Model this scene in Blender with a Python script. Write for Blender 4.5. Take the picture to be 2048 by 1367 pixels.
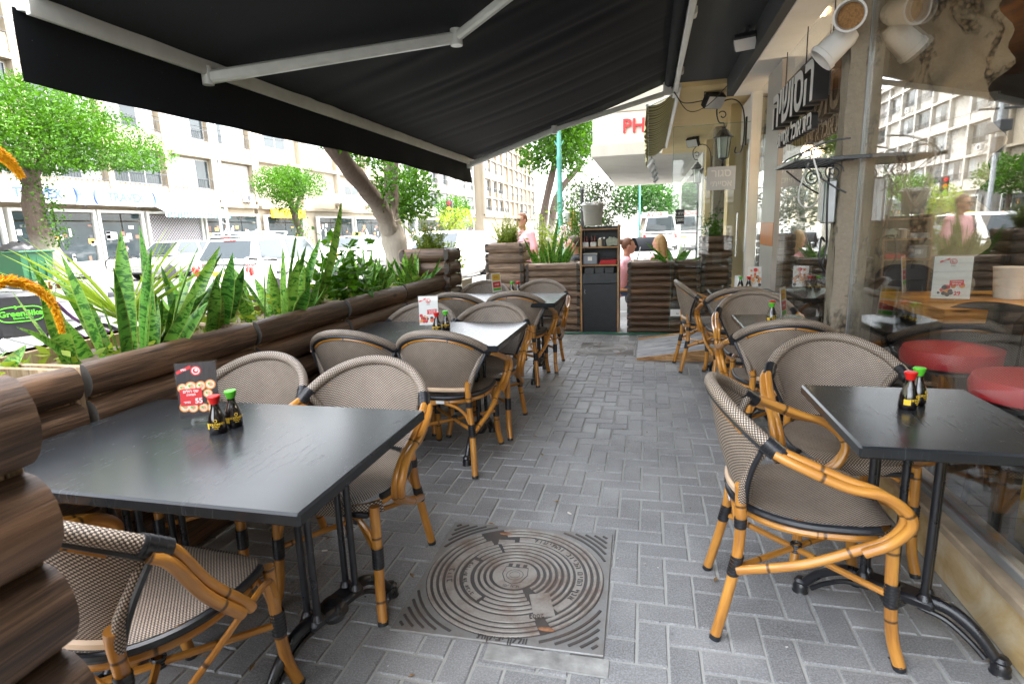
import bpy, bmesh, math, random
import numpy as np
from mathutils import Vector, Matrix
R = math.radians
rng = random.Random(7)
for o in list(bpy.data.objects): bpy.data.objects.remove(o)
scene = bpy.context.scene
COL = scene.collection
# ------------------------------------------------------------------ camera
F, PITCH, YAW, ROLL, CH = 1121.64, 0.196616, 0.240798, -0.0344318, 1.34289
cyw, syw, cpt, spt = math.cos(YAW), math.sin(YAW), math.cos(PITCH), math.sin(PITCH)
FW = Vector((-syw*cpt, cyw*cpt, -spt)); RT = Vector((cyw, syw, 0)); UPV = RT.cross(FW)
CR = RT*math.cos(ROLL)+UPV*math.sin(ROLL); CU = RT*-math.sin(ROLL)+UPV*math.cos(ROLL)
cam = bpy.data.cameras.new('camera'); camo = bpy.data.objects.new('camera', cam); COL.objects.link(camo)
m = Matrix((CR, CU, -FW)).transposed().to_4x4(); m.translation = (0, 0, CH); camo.matrix_world = m
cam.sensor_width = 36; cam.lens = 36*F/2048; cam.clip_end = 2000; cam.clip_start = .03
cam.dof.use_dof = True; cam.dof.focus_distance = 3.2; cam.dof.aperture_fstop = 7.0
scene.camera = camo
CAMP = Vector((0, 0, CH))
def ray(px, py): return CR*((px-1024)/F) - CU*((py-683.5)/F) + FW
def atx(px, py, X): d = ray(px, py); return CAMP + d*(X/d.x)
def aty(px, py, Y): d = ray(px, py); return CAMP + d*(Y/d.y)
def atz(px, py, Z): d = ray(px, py); return CAMP + d*((Z-CH)/d.z)
# ------------------------------------------------------------------ tags
def tag(o, label=None, cat=None, group=None, kind=None):
    if label: o['label'] = label
    if cat: o['category'] = cat
    if group: o['group'] = group
    if kind: o['kind'] = kind
    return o
def thing(name, label, cat, loc=(0, 0, 0), rz=0, group=None):
    o = bpy.data.objects.new(name, None); COL.objects.link(o); o.empty_display_size = .1
    o.location = loc; o.rotation_euler = (0, 0, rz)
    return tag(o, label, cat, group)
def copy_tree(o, parent=None):
    c = o.copy(); COL.objects.link(c)
    if parent is not None: c.parent = parent
    for ch in list(o.children): copy_tree(ch, c)
    return c
def V(*a): return Vector(a)
# ------------------------------------------------------------------ mesh builder
def smooth_path(P, k=6, closed=False):
    P = [Vector(p) for p in P]; n = len(P); out = []
    segs = n if closed else n-1
    for i in range(segs):
        if closed: p0, p1, p2, p3 = P[(i-1) % n], P[i], P[(i+1) % n], P[(i+2) % n]
        else:
            p1, p2 = P[i], P[i+1]
            p0 = P[i-1] if i > 0 else p1*2-p2
            p3 = P[i+2] if i+2 < n else p2*2-p1
        for j in range(k):
            t = j/k
            out.append(.5*((2*p1)+(p2-p0)*t+(2*p0-5*p1+4*p2-p3)*t*t+(3*p1-p0-3*p2+p3)*t**3))
    if not closed: out.append(P[-1])
    return out
class MB:
    def __init__(s): s.v, s.f, s.uv, s.m, s.c = [], [], [], [], []
    def add(s, vs, fs, uvs=None, m=0, M=None, col=None):
        b = len(s.v)
        if M is not None: vs = [M @ Vector(v) for v in vs]
        s.v.extend(tuple(v) for v in vs)
        for i, f in enumerate(fs):
            s.f.append(tuple(b+k for k in f)); s.m.append(m); s.c.append(col if col is not None else 1.0)
            s.uv.append(uvs[i] if uvs else None)
    def box(s, c, d, bev=0, M=None, m=0, col=None):
        x, y, z = d[0]/2, d[1]/2, d[2]/2; c = Vector(c)
        L = max(range(3), key=lambda k: d[k])
        if bev <= 0:
            vs = [Vector((sx*x, sy*y, sz*z)) for sz in (-1, 1) for sy in (-1, 1) for sx in (-1, 1)]
            fs = [(0, 2, 3, 1), (4, 5, 7, 6), (0, 1, 5, 4), (2, 6, 7, 3), (0, 4, 6, 2), (1, 3, 7, 5)]
        else:
            b = min(bev, x*.99, y*.99, z*.99); vs = []; ix = {}
            for sx in (-1, 1):
                for sy in (-1, 1):
                    for sz in (-1, 1):
                        for a in range(3):
                            p = [sx*(x-b), sy*(y-b), sz*(z-b)]; p[a] = (sx*x, sy*y, sz*z)[a]
                            ix[(sx, sy, sz, a)] = len(vs); vs.append(Vector(p))
            fs = []
            for a in range(3):
                o1, o2 = [(1, 2), (2, 0), (0, 1)][a]
                for sg in (-1, 1):
                    q = []
                    for (p1, p2) in ((-1, -1), (1, -1), (1, 1), (-1, 1)):
                        k = [0, 0, 0]; k[a] = sg; k[o1] = p1; k[o2] = p2; q.append(ix[(*k, a)])
                    fs.append(tuple(q if sg > 0 else q[::-1]))
            for a in range(3):
                o1, o2 = [(1, 2), (2, 0), (0, 1)][a]
                for s1 in (-1, 1):
                    for s2 in (-1, 1):
                        k0 = [0]*3; k0[a] = -1; k0[o1] = s1; k0[o2] = s2; k1 = list(k0); k1[a] = 1
                        q = (ix[(*k0, o1)], ix[(*k1, o1)], ix[(*k1, o2)], ix[(*k0, o2)])
                        fs.append(q if s1*s2 < 0 else q[::-1])
            for sx in (-1, 1):
                for sy in (-1, 1):
                    for sz in (-1, 1):
                        q = tuple(ix[(sx, sy, sz, a)] for a in range(3)); fs.append(q if sx*sy*sz > 0 else q[::-1])
        uvs = []
        for f in fs:
            P = [vs[k] for k in f]; n = (P[1]-P[0]).cross(P[2]-P[0]); a = max(range(3), key=lambda k: abs(n[k]))
            o = [k for k in range(3) if k != a]
            if L in o: o = [L]+[k for k in o if k != L]
            uvs.append([(p[o[0]]+c[0]*.37, p[o[1]]+c[1]*.21+c[2]*.13) for p in P])
        s.add([v+c for v in vs], fs, uvs, m, M, col)
    def tube(s, P, r, n=10, closed=False, caps=True, m=0, M=None, uoff=0, flat=None, col=None):
        P = [Vector(p) for p in P]; N = len(P); rr = r if isinstance(r, (list, tuple)) else [r]*N
        T = []
        for i in range(N):
            a = P[(i-1) % N] if (closed or i > 0) else P[i]; b = P[(i+1) % N] if (closed or i < N-1) else P[i]
            t = (b-a); T.append(t.normalized() if t.length > 1e-9 else Vector((0, 0, 1)))
        u = T[0].orthogonal().normalized(); U = []
        if abs(T[0].z) < .95:
            u = Vector((0, 0, 1)); 
        for i in range(N):
            u = (u-T[i]*u.dot(T[i]))
            u = u.normalized() if u.length > 1e-6 else T[i].orthogonal().normalized(); U.append(u)
        vs, L, l = [], [], 0
        for i in range(N):
            if i: l += (P[i]-P[i-1]).length
            L.append(l+uoff); w = T[i].cross(U[i])
            for k in range(n):
                a = 2*math.pi*k/n; fz = flat if flat else 1
                vs.append(P[i]+(U[i]*math.cos(a)*fz+w*math.sin(a))*rr[i])
        fs, uvs = [], []
        for i in range(N if closed else N-1):
            j = (i+1) % N; l0, l1 = L[i], (L[j] if j else L[i]+(P[0]-P[i]).length)
            for k in range(n):
                k2 = (k+1) % n
                fs.append((i*n+k, i*n+k2, j*n+k2, j*n+k))
                c0, c1 = rr[i]*2*math.pi*k/n, rr[i]*2*math.pi*(k+1)/n
                uvs.append([(l0, c0), (l0, c1), (l1, c1), (l1, c0)])
        if caps and not closed:
            fs.append(tuple(range(n-1, -1, -1))); uvs.append([(L[0], 0)]*n)
            fs.append(tuple((N-1)*n+k for k in range(n))); uvs.append([(L[-1], 0)]*n)
        s.add(vs, fs, uvs, m, M, col)
    def lathe(s, prof, n=24, c=(0, 0, 0), M=None, m=0, caps=True, arc=2*math.pi, col=None):
        vs, fs, uvs = [], [], []; c = Vector(c)
        full = abs(arc-2*math.pi) < 1e-6; cols = n if full else n+1
        for (r, z) in prof:
            for k in range(cols):
                a = arc*k/n; vs.append(c+Vector((r*math.cos(a), r*math.sin(a), z)))
        l = 0
        for i in range(len(prof)-1):
            d = math.hypot(prof[i+1][0]-prof[i][0], prof[i+1][1]-prof[i][1])
            for k in range(n):
                k2 = (k+1) % cols
                fs.append((i*cols+k, i*cols+k2, (i+1)*cols+k2, (i+1)*cols+k))
                uvs.append([(k/n, l), ((k+1)/n, l), ((k+1)/n, l+d), (k/n, l+d)])
            l += d
        if caps and full:
            if prof[0][0] > 1e-5: fs.append(tuple(range(n-1, -1, -1))); uvs.append([(0, 0)]*n)
            if prof[-1][0] > 1e-5: fs.append(tuple((len(prof)-1)*cols+k for k in range(n))); uvs.append([(0, l)]*n)
        s.add(vs, fs, uvs, m, M, col)
    def prism(s, poly, z0, z1, M=None, m=0, col=None):
        n = len(poly); vs = [(p[0], p[1], z0) for p in poly]+[(p[0], p[1], z1) for p in poly]
        fs = [tuple(range(n-1, -1, -1)), tuple(range(n, 2*n))]+[(i, (i+1) % n, n+(i+1) % n, n+i) for i in range(n)]
        uvs = [[(vs[k][0], vs[k][1]) for k in f] for f in fs[:2]]
        l = 0
        for i in range(n):
            d = math.dist(poly[i], poly[(i+1) % n]); uvs.append([(l, z0), (l+d, z0), (l+d, z1), (l, z1)]); l += d
        s.add(vs, fs, uvs, m, M, col)
    def surf(s, fn, nu, nv, uvfn=None, m=0, M=None, cu=False, col=None):
        vs = [Vector(fn(i/nu, j/nv)) for i in range(nu+1) for j in range(nv+1)]
        fs, uvs = [], []
        for i in range(nu):
            for j in range(nv):
                q = [(i, j), (i+1, j), (i+1, j+1), (i, j+1)]
                fs.append(tuple(a*(nv+1)+b for a, b in q))
                uvs.append([uvfn(a/nu, b/nv) if uvfn else (a/nu, b/nv) for a, b in q])
        s.add(vs, fs, uvs, m, M, col)
    def ball(s, c, r, n=16, k=10, m=0, M=None, col=None):
        rx, ry, rz = (r, r, r) if not isinstance(r, (tuple, list)) else r; c = Vector(c); vs = []
        for i in range(k+1):
            t = math.pi*i/k
            for j in range(n): a = 2*math.pi*j/n; vs.append(c+Vector((rx*math.sin(t)*math.cos(a), ry*math.sin(t)*math.sin(a), -rz*math.cos(t))))
        fs = []
        for i in range(k):
            for j in range(n): fs.append((i*n+j, i*n+(j+1) % n, (i+1)*n+(j+1) % n, (i+1)*n+j))
        s.add(vs, fs, [[(vs[q].x, vs[q].z) for q in f] for f in fs], m, M, col)
    def quad(s, a, b, c, d, m=0, uv=None, col=None, M=None):
        s.add([a, b, c, d], [(0, 1, 2, 3)], [uv or [(0, 0), (1, 0), (1, 1), (0, 1)]], m, M, col)
    def text(s, body, size, M, ext=.001, m=0, align='CENTER', bold=0, squash=1.0):
        vs, fs = text_geo(body, size, ext, align, bold)
        s.add([(v[0]*squash, v[1], v[2]) for v in vs], fs, None, m, M)
    def build(s, name, mats, parent=None, smooth=None, loc=None):
        me = bpy.data.meshes.new(name); me.from_pydata(s.v, [], s.f)
        uvl = me.uv_layers.new(name='UVMap'); buf = np.zeros((len(me.loops), 2), np.float32); k = 0
        for i, f in enumerate(s.f):
            u = s.uv[i]; n = len(f)
            if u is None: u = [(s.v[q][0], s.v[q][1]) for q in f]
            buf[k:k+n] = u; k += n
        uvl.data.foreach_set('uv', buf.ravel())
        if any(c != 1.0 for c in s.c):
            a = me.attributes.new('tint', 'FLOAT', 'FACE'); a.data.foreach_set('value', np.array(s.c, np.float32))
        if not isinstance(mats, (list, tuple)): mats = [mats]
        for mt in mats: me.materials.append(mt)
        me.polygons.foreach_set('material_index', np.array(s.m, np.int32))
        if smooth is not None:
            me.polygons.foreach_set('use_smooth', np.ones(len(s.f), bool)); me.set_sharp_from_angle(angle=R(smooth))
        me.update(); me.validate()
        o = bpy.data.objects.new(name, me); COL.objects.link(o)
        if parent is not None: o.parent = parent
        if loc is not None: o.location = loc
        return o
_tc = {}
def text_geo(body, size, ext, align, bold):
    key = (body, size, ext, align, bold)
    if key in _tc: return _tc[key]
    cu = bpy.data.curves.new('lettering', 'FONT'); cu.body = body; cu.size = size; cu.extrude = ext; cu.offset = bold
    cu.align_x = align; cu.align_y = 'CENTER'; cu.resolution_u = 3
    o = bpy.data.objects.new('lettering', cu); COL.objects.link(o)
    bpy.context.view_layer.update()
    dg = bpy.context.evaluated_depsgraph_get(); me = bpy.data.meshes.new_from_object(o.evaluated_get(dg))
    r = ([tuple(v.co) for v in me.vertices], [tuple(p.vertices) for p in me.polygons])
    bpy.data.objects.remove(o); bpy.data.curves.remove(cu); bpy.data.meshes.remove(me)
    _tc[key] = r; return r
def heb(t): return t[::-1]          # written right to left
def frame(o, x, y):                  # matrix with origin o, text axes x (along) and y (up)
    x = Vector(x).normalized(); y = Vector(y).normalized(); z = x.cross(y)
    M = Matrix((x, y, z)).transposed().to_4x4(); M.translation = Vector(o); return M
def rotz(a, t=(0, 0, 0)): return Matrix.Translation(Vector(t)) @ Matrix.Rotation(a, 4, 'Z')
# ------------------------------------------------------------------ materials
def mat(name):
    m = bpy.data.materials.new(name); m.use_nodes = True; nt = m.node_tree; nt.nodes.clear()
    out = nt.nodes.new('ShaderNodeOutputMaterial'); b = nt.nodes.new('ShaderNodeBsdfPrincipled')
    nt.links.new(b.outputs[0], out.inputs[0]); return m, nt, b, out
class NT:
    def __init__(s, nt): s.nt = nt
    def n(s, t, **k):
        nd = s.nt.nodes.new('ShaderNode'+t)
        for a, v in k.items():
            if a.startswith('i_'):
                key = a[2:]; key = int(key) if key.isdigit() else key.replace('_', ' ')
                s.set(nd.inputs[key], v)
            else: setattr(nd, a, v)
        return nd
    def set(s, inp, v):
        if isinstance(v, bpy.types.NodeSocket): s.nt.links.new(v, inp)
        elif isinstance(v, bpy.types.Node): s.nt.links.new(v.outputs[0], inp)
        elif isinstance(v, tuple) and len(v) == 3 and inp.type == 'RGBA': inp.default_value = (*v, 1)
        else: inp.default_value = v
    def math(s, op, a, b=0.0, c=0.0):
        nd = s.nt.nodes.new('ShaderNodeMath'); nd.operation = op; s.set(nd.inputs[0], a); s.set(nd.inputs[1], b); s.set(nd.inputs[2], c); return nd.outputs[0]
    def mix(s, f, a, b, mode='MIX'):
        nd = s.nt.nodes.new('ShaderNodeMix'); nd.data_type = 'RGBA'; nd.blend_type = mode
        s.set(nd.inputs['Factor'], f); s.set(nd.inputs[6], a); s.set(nd.inputs[7], b); return nd.outputs[2]
    def ramp(s, f, stops, interp='LINEAR'):
        nd = s.nt.nodes.new('ShaderNodeValToRGB'); s.set(nd.inputs[0], f); cr = nd.color_ramp; cr.interpolation = interp
        while len(cr.elements) < len(stops): cr.elements.new(.5)
        for e, (p, c) in zip(cr.elements, stops):
            e.position = p; e.color = (*c, 1) if isinstance(c, tuple) else (c, c, c, 1)
        return nd.outputs[0]
    def noise(s, vec, scale, detail=4, rough=.55, dist=0):
        nd = s.n('TexNoise', i_Scale=scale, i_Detail=detail, i_Roughness=rough, i_Distortion=dist)
        if vec is not None: s.set(nd.inputs['Vector'], vec)
        return nd.outputs[0]
    def map(s, vec, scale=(1, 1, 1), loc=(0, 0, 0)):
        nd = s.n('Mapping'); s.set(nd.inputs[0], vec); nd.inputs[3].default_value = scale; nd.inputs[1].default_value = loc; return nd.outputs[0]
    def bump(s, b, h, strength=.3, dist=.01):
        nd = s.n('Bump', i_Strength=strength, i_Distance=dist, i_Height=h); s.set(b.inputs['Normal'], nd.outputs[0])
    def obj(s): return s.n('TexCoord').outputs['Object']
    def uv(s): return s.n('TexCoord').outputs['UV']
    def tint(s, name='tint'): return s.n('Attribute', attribute_name=name).outputs['Fac']
    def rnd(s): return s.n('ObjectInfo').outputs['Random']
def simple(name, col, rough=.5, metal=0, var=.12, scale=6, bump=0, bscale=60, spec=.5, coat=0, emit=None):
    m, nt, b, out = mat(name); N = NT(nt); o = N.obj()
    if var > 0:
        f = N.noise(o, scale, 5)
        c = N.mix(N.ramp(f, [(.3, 0.), (.7, 1.)]), tuple(x*(1-var) for x in col), tuple(min(1, x*(1+var)) for x in col))
        N.set(b.inputs['Base Color'], c)
        N.set(b.inputs['Roughness'], N.math('MULTIPLY_ADD', f, .2, rough-.1))
    else:
        b.inputs['Base Color'].default_value = (*col, 1); b.inputs['Roughness'].default_value = rough
    b.inputs['Metallic'].default_value = metal; b.inputs['Specular IOR Level'].default_value = spec
    b.inputs['Coat Weight'].default_value = coat; b.inputs['Coat Roughness'].default_value = .08
    if bump: N.bump(b, N.noise(o, bscale, 4), bump, .004)
    if emit: b.inputs['Emission Color'].default_value = (*col, 1); b.inputs['Emission Strength'].default_value = emit
    return m
MT = {}
def mk_paver():
    m, nt, b, out = mat('paving_stone'); N = NT(nt); o = N.obj(); t = N.tint()
    fine = N.noise(o, 170, 3, .75); big = N.noise(o, 1.7, 5, .6); mid = N.noise(o, 14, 5)
    base = N.mix(t, (.15, .153, .156), (.31, .313, .312))
    base = N.mix(N.ramp(big, [(.38, 0.), (.60, 1.)]), N.mix(.62, base, (.085, .087, .09)), base)
    base = N.mix(N.ramp(fine, [(.42, 0.), (.62, .6)]), base, N.mix(.6, base, (.55, .555, .555)))
    spots = N.n('TexVoronoi', i_Scale=9, feature='F1'); N.set(spots.inputs['Vector'], o)
    sp = N.ramp(N.math('ADD', spots.outputs['Distance'], N.math('MULTIPLY', mid, .25)), [(.12, 1.), (.2, 0.)])
    base = N.mix(N.math('MULTIPLY', sp, .6), base, (.05, .05, .055))
    N.set(b.inputs['Base Color'], base)
    N.set(b.inputs['Roughness'], N.math('MULTIPLY_ADD', mid, .38, .26))
    N.bump(b, N.math('ADD', fine, N.math('MULTIPLY', mid, .8)), .45, .004)
    return m
def mk_wood(name, dark, light, rough=.5, ring=30, bump=.5):
    m, nt, b, out = mat(name); N = NT(nt); u = N.uv(); rr = N.rnd()
    off = N.n('CombineXYZ', i_X=N.math('MULTIPLY', rr, 17.0), i_Y=N.math('MULTIPLY', rr, 5.0))
    vec = N.n('VectorMath', operation='ADD'); N.set(vec.inputs[0], u); N.set(vec.inputs[1], off)
    g = N.noise(N.map(vec, (2.6, ring, 1)), 1.0, 6, .66, .9)
    g2 = N.noise(N.map(vec, (9, ring*6, 1)), 1.0, 4, .6)
    big = N.noise(N.map(vec, (1.3, 5, 1)), 1.0, 4)
    f = N.math('ADD', N.math('MULTIPLY', g, .65), N.math('MULTIPLY', g2, .35))
    c = N.ramp(f, [(.36, tuple(x*.35 for x in dark)), (.46, dark), (.58, light)])
    c = N.mix(N.ramp(big, [(.3, .75), (.5, 0.)]), c, tuple(x*.5 for x in dark)); c = N.mix(N.ramp(big, [(.55, 0.), (.75, .6)]), c, tuple(min(1, x*y) for x, y in zip(light, (1.9, 1.6, 1.25))))
    ck = N.noise(N.map(vec, (1.1, ring*.7, 1)), 1.0, 3, .5, .3); c = N.mix(N.ramp(ck, [(.285, .9), (.31, 0.)]), c, tuple(x*.12 for x in dark))
    kn = N.n('TexVoronoi', i_Scale=1.0); N.set(kn.inputs['Vector'], N.map(vec, (2.6, 7.5, 1)))
    c = N.mix(N.ramp(kn.outputs['Distance'], [(.07, .9), (.15, 0.)]), c, tuple(x*.22 for x in dark))
    N.set(b.inputs['Base Color'], c); N.set(b.inputs['Roughness'], N.math('MULTIPLY_ADD', g2, .3, rough-.15))
    N.bump(b, f, bump, .006); return m
def mk_bamboo():
    m, nt, b, out = mat('bamboo_pole'); N = NT(nt); u = N.uv(); sx = N.n('SeparateXYZ'); N.set(sx.inputs[0], u)
    fib = N.noise(N.map(u, (6, 700, 1)), 1., 3); pat = N.noise(N.map(u, (5, 40, 1)), 1., 4)
    c = N.ramp(pat, [(.28, (.24, .080, .010)), (.5, (.50, .200, .026)), (.7, (.64, .31, .055))])
    c = N.mix(N.math('MULTIPLY', fib, .35), c, (.64, .35, .08))
    w = N.math('FRACT', N.math('MULTIPLY', N.math('ADD', N.math('MULTIPLY_ADD', N.rnd(), 3.0, sx.outputs[0]), N.math('MULTIPLY', N.noise(N.map(u, (1.2, 0, 1)), 1., 1), .16)), 4.3))
    ringf = N.ramp(w, [(0., 0.), (.455, 0.), (.475, 1.), (.495, 1.), (.51, 0.)])
    c = N.mix(N.math('MULTIPLY', ringf, .85), c, (.035, .016, .006)); N.set(b.inputs['Base Color'], c)
    b.inputs['Roughness'].default_value = .3; b.inputs['Coat Weight'].default_value = .45; b.inputs['Coat Roughness'].default_value = .15
    N.bump(b, N.math('SUBTRACT', N.math('MULTIPLY', fib, .2), ringf), .35, .003); return m
def mk_weave():
    m, nt, b, out = mat('woven_wicker'); N = NT(nt); u = N.uv(); P = 1/.0052
    s = N.n('SeparateXYZ'); N.set(s.inputs[0], u)
    X = N.math('MULTIPLY', s.outputs[0], P); Y = N.math('MULTIPLY', s.outputs[1], P)
    par = N.math('MODULO', N.math('ADD', N.math('FLOOR', X), N.math('FLOOR', Y)), 2.0); par = N.math('ABSOLUTE', par)
    fx = N.math('ABSOLUTE', N.math('SUBTRACT', N.math('FRACT', X), .5)); fy = N.math('ABSOLUTE', N.math('SUBTRACT', N.math('FRACT', Y), .5))
    hump = N.math('SUBTRACT', 1.0, N.math('MULTIPLY', N.math('ADD', N.math('MULTIPLY', fx, fx), N.math('MULTIPLY', fy, fy)), 2.2))
    tan = N.mix(N.noise(u, 30, 3), (.54, .41, .30), (.74, .62, .49))
    dirt = N.noise(N.obj(), 7, 3)
    c = N.mix(par, (.040, .032, .028), tan)
    c = N.mix(N.ramp(hump, [(.45, .6), (.75, 0.)]), c, (.025, .02, .018))
    c = N.mix(N.ramp(dirt, [(.3, .25), (.6, 0.)]), c, (.05, .04, .035))
    c = N.mix(N.math('MULTIPLY', N.rnd(), .28), c, N.mix(.5, c, (.10, .085, .075)))
    N.set(b.inputs['Base Color'], c); b.inputs['Roughness'].default_value = .42
    N.bump(b, hump, .55, .002); return m
def mk_table():
    m, nt, b, out = mat('black_laminate'); N = NT(nt); o = N.obj()
    a = N.noise(N.map(o, (3, 90, 3)), 1., 5, .7); big = N.noise(o, 3.2, 5, .6); sc = N.noise(N.map(o, (60, 4, 4)), 1., 6, .75, 1.5)
    dust = N.math('MULTIPLY', N.ramp(big, [(.45, 0.), (.75, 1.)]), N.ramp(sc, [(.56, 0.), (.7, 1.)]))
    N.set(b.inputs['Base Color'], N.mix(N.math('MULTIPLY', dust, .35), N.mix(a, (.012, .0135, .015), (.022, .0245, .027)), (.22, .24, .25)))
    N.set(b.inputs['Roughness'], N.math('ADD', N.math('MULTIPLY_ADD', a, .08, .2), N.math('MULTIPLY', dust, .3)))
    b.inputs['Specular IOR Level'].default_value = .36
    N.bump(b, a, .03, .0004); return m
def mk_fabric():
    m, nt, b, out = mat('black_awning_fabric'); N = NT(nt); o = N.obj()
    f = N.noise(o, 420, 2); s = N.noise(N.map(o, (.35, 9, .35)), 1., 4)
    lint = N.ramp(N.noise(o, 130, 1), [(.79, 0.), (.82, 1.)])
    c = N.mix(f, (.009, .0102, .0125), (.0145, .0165, .0205)); c = N.mix(N.ramp(s, [(.5, 0.), (.75, .5)]), c, (.010, .012, .015))
    N.set(b.inputs['Base Color'], N.mix(N.math('MULTIPLY', lint, .5), c, (.25, .26, .28)))
    b.inputs['Roughness'].default_value = .82; b.inputs['Specular IOR Level'].default_value = .2; N.bump(b, f, .25, .001); return m
def mk_glass(name, tint=(.96, .985, .975), refl=1.0, ior=1.5, mixc=None):
    m = bpy.data.materials.new(name); m.use_nodes = True; nt = m.node_tree; nt.nodes.clear(); N = NT(nt)
    out = nt.nodes.new('ShaderNodeOutputMaterial'); tr = N.n('BsdfTransparent', i_Color=tint); gl = N.n('BsdfGlossy', i_Color=(1., 1., 1.), i_Roughness=0.)
    lw = N.n('LayerWeight', i_Blend=.5).outputs['Facing']; fr = N.math('MINIMUM', N.math('MULTIPLY', N.math('MULTIPLY_ADD', N.math('POWER', lw, 5.0), .96, .04), refl), 1.0)
    mx = N.n('MixShader'); N.set(mx.inputs[0], fr); N.set(mx.inputs[1], tr); N.set(mx.inputs[2], gl)
    nt.links.new(mx.outputs[0], out.inputs[0]); return m
def mk_leaf(name, c1, c2, trans=.35, rough=.45, spec=.2):
    m, nt, b, out = mat(name); N = NT(nt); t = N.tint()
    c = N.mix(t, c1, c2); N.set(b.inputs['Base Color'], c); b.inputs['Roughness'].default_value = rough; b.inputs['Specular IOR Level'].default_value = spec
    tl = N.n('BsdfTranslucent'); N.set(tl.inputs[0], N.mix(.5, c, tuple(min(1, x*1.6) for x in c2)))
    mx = N.n('MixShader', i_0=trans); N.set(mx.inputs[1], b.outputs[0]); N.set(mx.inputs[2], tl.outputs[0]); nt.links.new(mx.outputs[0], out.inputs[0]); return m
def mk_snake():
    m, nt, b, out = mat('snake_plant_leaf'); N = NT(nt); u = N.uv(); s = N.n('SeparateXYZ'); N.set(s.inputs[0], u); t = N.tint()
    n1 = N.noise(N.map(u, (1.1, 42, 1)), 1., 5, .68, 1.2)
    band = N.ramp(n1, [(.44, 0.), (.52, 1.)])
    c = N.mix(band, N.mix(t, (.010, .07, .006), (.025, .13, .010)), N.mix(t, (.07, .235, .028), (.21, .39, .05)))
    e = N.math('MULTIPLY', N.math('ABSOLUTE', N.math('SUBTRACT', s.outputs[0], .5)), 2.0)
    edge = N.ramp(e, [(.80, 0.), (.95, 1.)])
    c = N.mix(N.math('MULTIPLY', edge, .55), c, (.30, .34, .07))
    N.set(b.inputs['Base Color'], c); b.inputs['Roughness'].default_value = .38; b.inputs['Specular IOR Level'].default_value = .35
    tl = N.n('BsdfTranslucent'); N.set(tl.inputs[0], c); mx = N.n('MixShader', i_0=.12)
    N.set(mx.inputs[1], b.outputs[0]); N.set(mx.inputs[2], tl.outputs[0]); nt.links.new(mx.outputs[0], out.inputs[0])
    return m
def mk_plaster(name, c, stain=(.5, .47, .4), amt=.25, rough=.85):
    m, nt, b, out = mat(name); N = NT(nt); o = N.obj()
    st = N.noise(N.map(o, (1.2, 1.2, .25)), 1.3, 6, .62, .4); f = N.noise(o, 40, 4)
    cc = N.mix(N.math('MULTIPLY', N.ramp(st, [(.42, 0.), (.72, 1.)]), amt), c, stain)
    cc = N.mix(N.math('MULTIPLY', f, .12), cc, tuple(x*.8 for x in c)); N.set(b.inputs['Base Color'], cc)
    b.inputs['Roughness'].default_value = rough; N.bump(b, f, .15, .004); return m
def mk_concrete():
    m, nt, b, out = mat('rough_concrete'); N = NT(nt); o = N.obj()
    v = N.n('TexVoronoi', i_Scale=34.0, feature='F1'); N.set(v.inputs['Vector'], o)
    zone = N.ramp(N.noise(N.map(o, (5, 5, 2.2)), 1., 5, .6, .7), [(.55, 0.), (.62, 1.)])
    f = N.noise(o, 55, 5, .7); smooth = N.mix(f, (.20, .17, .125), (.37, .33, .26))
    peb = N.mix(v.outputs['Color'], (.10, .085, .06), (.34, .27, .18)); peb = N.mix(N.ramp(v.outputs['Distance'], [(.3, 0.), (.75, 1.)]), peb, (.035, .03, .022))
    N.set(b.inputs['Base Color'], N.mix(zone, smooth, peb)); b.inputs['Roughness'].default_value = .85
    N.bump(b, N.math('SUBTRACT', N.math('MULTIPLY', f, .4), N.math('MULTIPLY', v.outputs['Distance'], zone)), .8, .012); return m
def mk_marble():
    m, nt, b, out = mat('cream_stone'); N = NT(nt); o = N.obj()
    w = N.noise(o, 2.6, 7, .62, 1.6); st = N.noise(N.map(o, (2, 2, 5)), 1., 5)
    c = N.ramp(w, [(.3, (.38, .21, .07)), (.45, (.58, .42, .20)), (.62, (.70, .60, .42))]); c = N.mix(N.ramp(st, [(.58, 0.), (.75, .5)]), c, (.20, .15, .10))
    sx = N.n('SeparateXYZ'); N.set(sx.inputs[0], o)
    N.set(b.inputs['Base Color'], c); b.inputs['Roughness'].default_value = .42; N.bump(b, N.noise(o, 30, 4), .08, .004); return m
def mk_bark():
    m, nt, b, out = mat('grey_bark'); N = NT(nt); o = N.obj(); sx = N.n('SeparateXYZ'); N.set(sx.inputs[0], o)
    f = N.noise(N.map(o, (26, 26, 5)), 1., 6, .7); g = N.noise(o, 9, 4)
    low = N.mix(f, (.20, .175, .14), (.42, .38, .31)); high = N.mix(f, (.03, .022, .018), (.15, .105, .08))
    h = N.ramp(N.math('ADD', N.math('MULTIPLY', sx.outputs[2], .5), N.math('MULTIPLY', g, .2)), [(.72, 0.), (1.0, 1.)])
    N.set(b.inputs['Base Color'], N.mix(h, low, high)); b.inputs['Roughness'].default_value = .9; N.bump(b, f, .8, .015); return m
def mk_ground(name, c1, c2, scale=3., fine=90, rough=.85):
    m, nt, b, out = mat(name); N = NT(nt); o = N.obj()
    a = N.noise(o, scale*.15, 6, .6); f = N.noise(o, fine, 3, .7); g = N.noise(o, scale, 5)
    c = N.mix(N.math('ADD', N.math('MULTIPLY', a, .6), N.math('MULTIPLY', g, .4)), c1, c2); c = N.mix(N.math('MULTIPLY', f, .35), c, tuple(x*.6 for x in c1))
    N.set(b.inputs['Base Color'], c); b.inputs['Roughness'].default_value = rough; N.bump(b, f, .4, .004); return m
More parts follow.
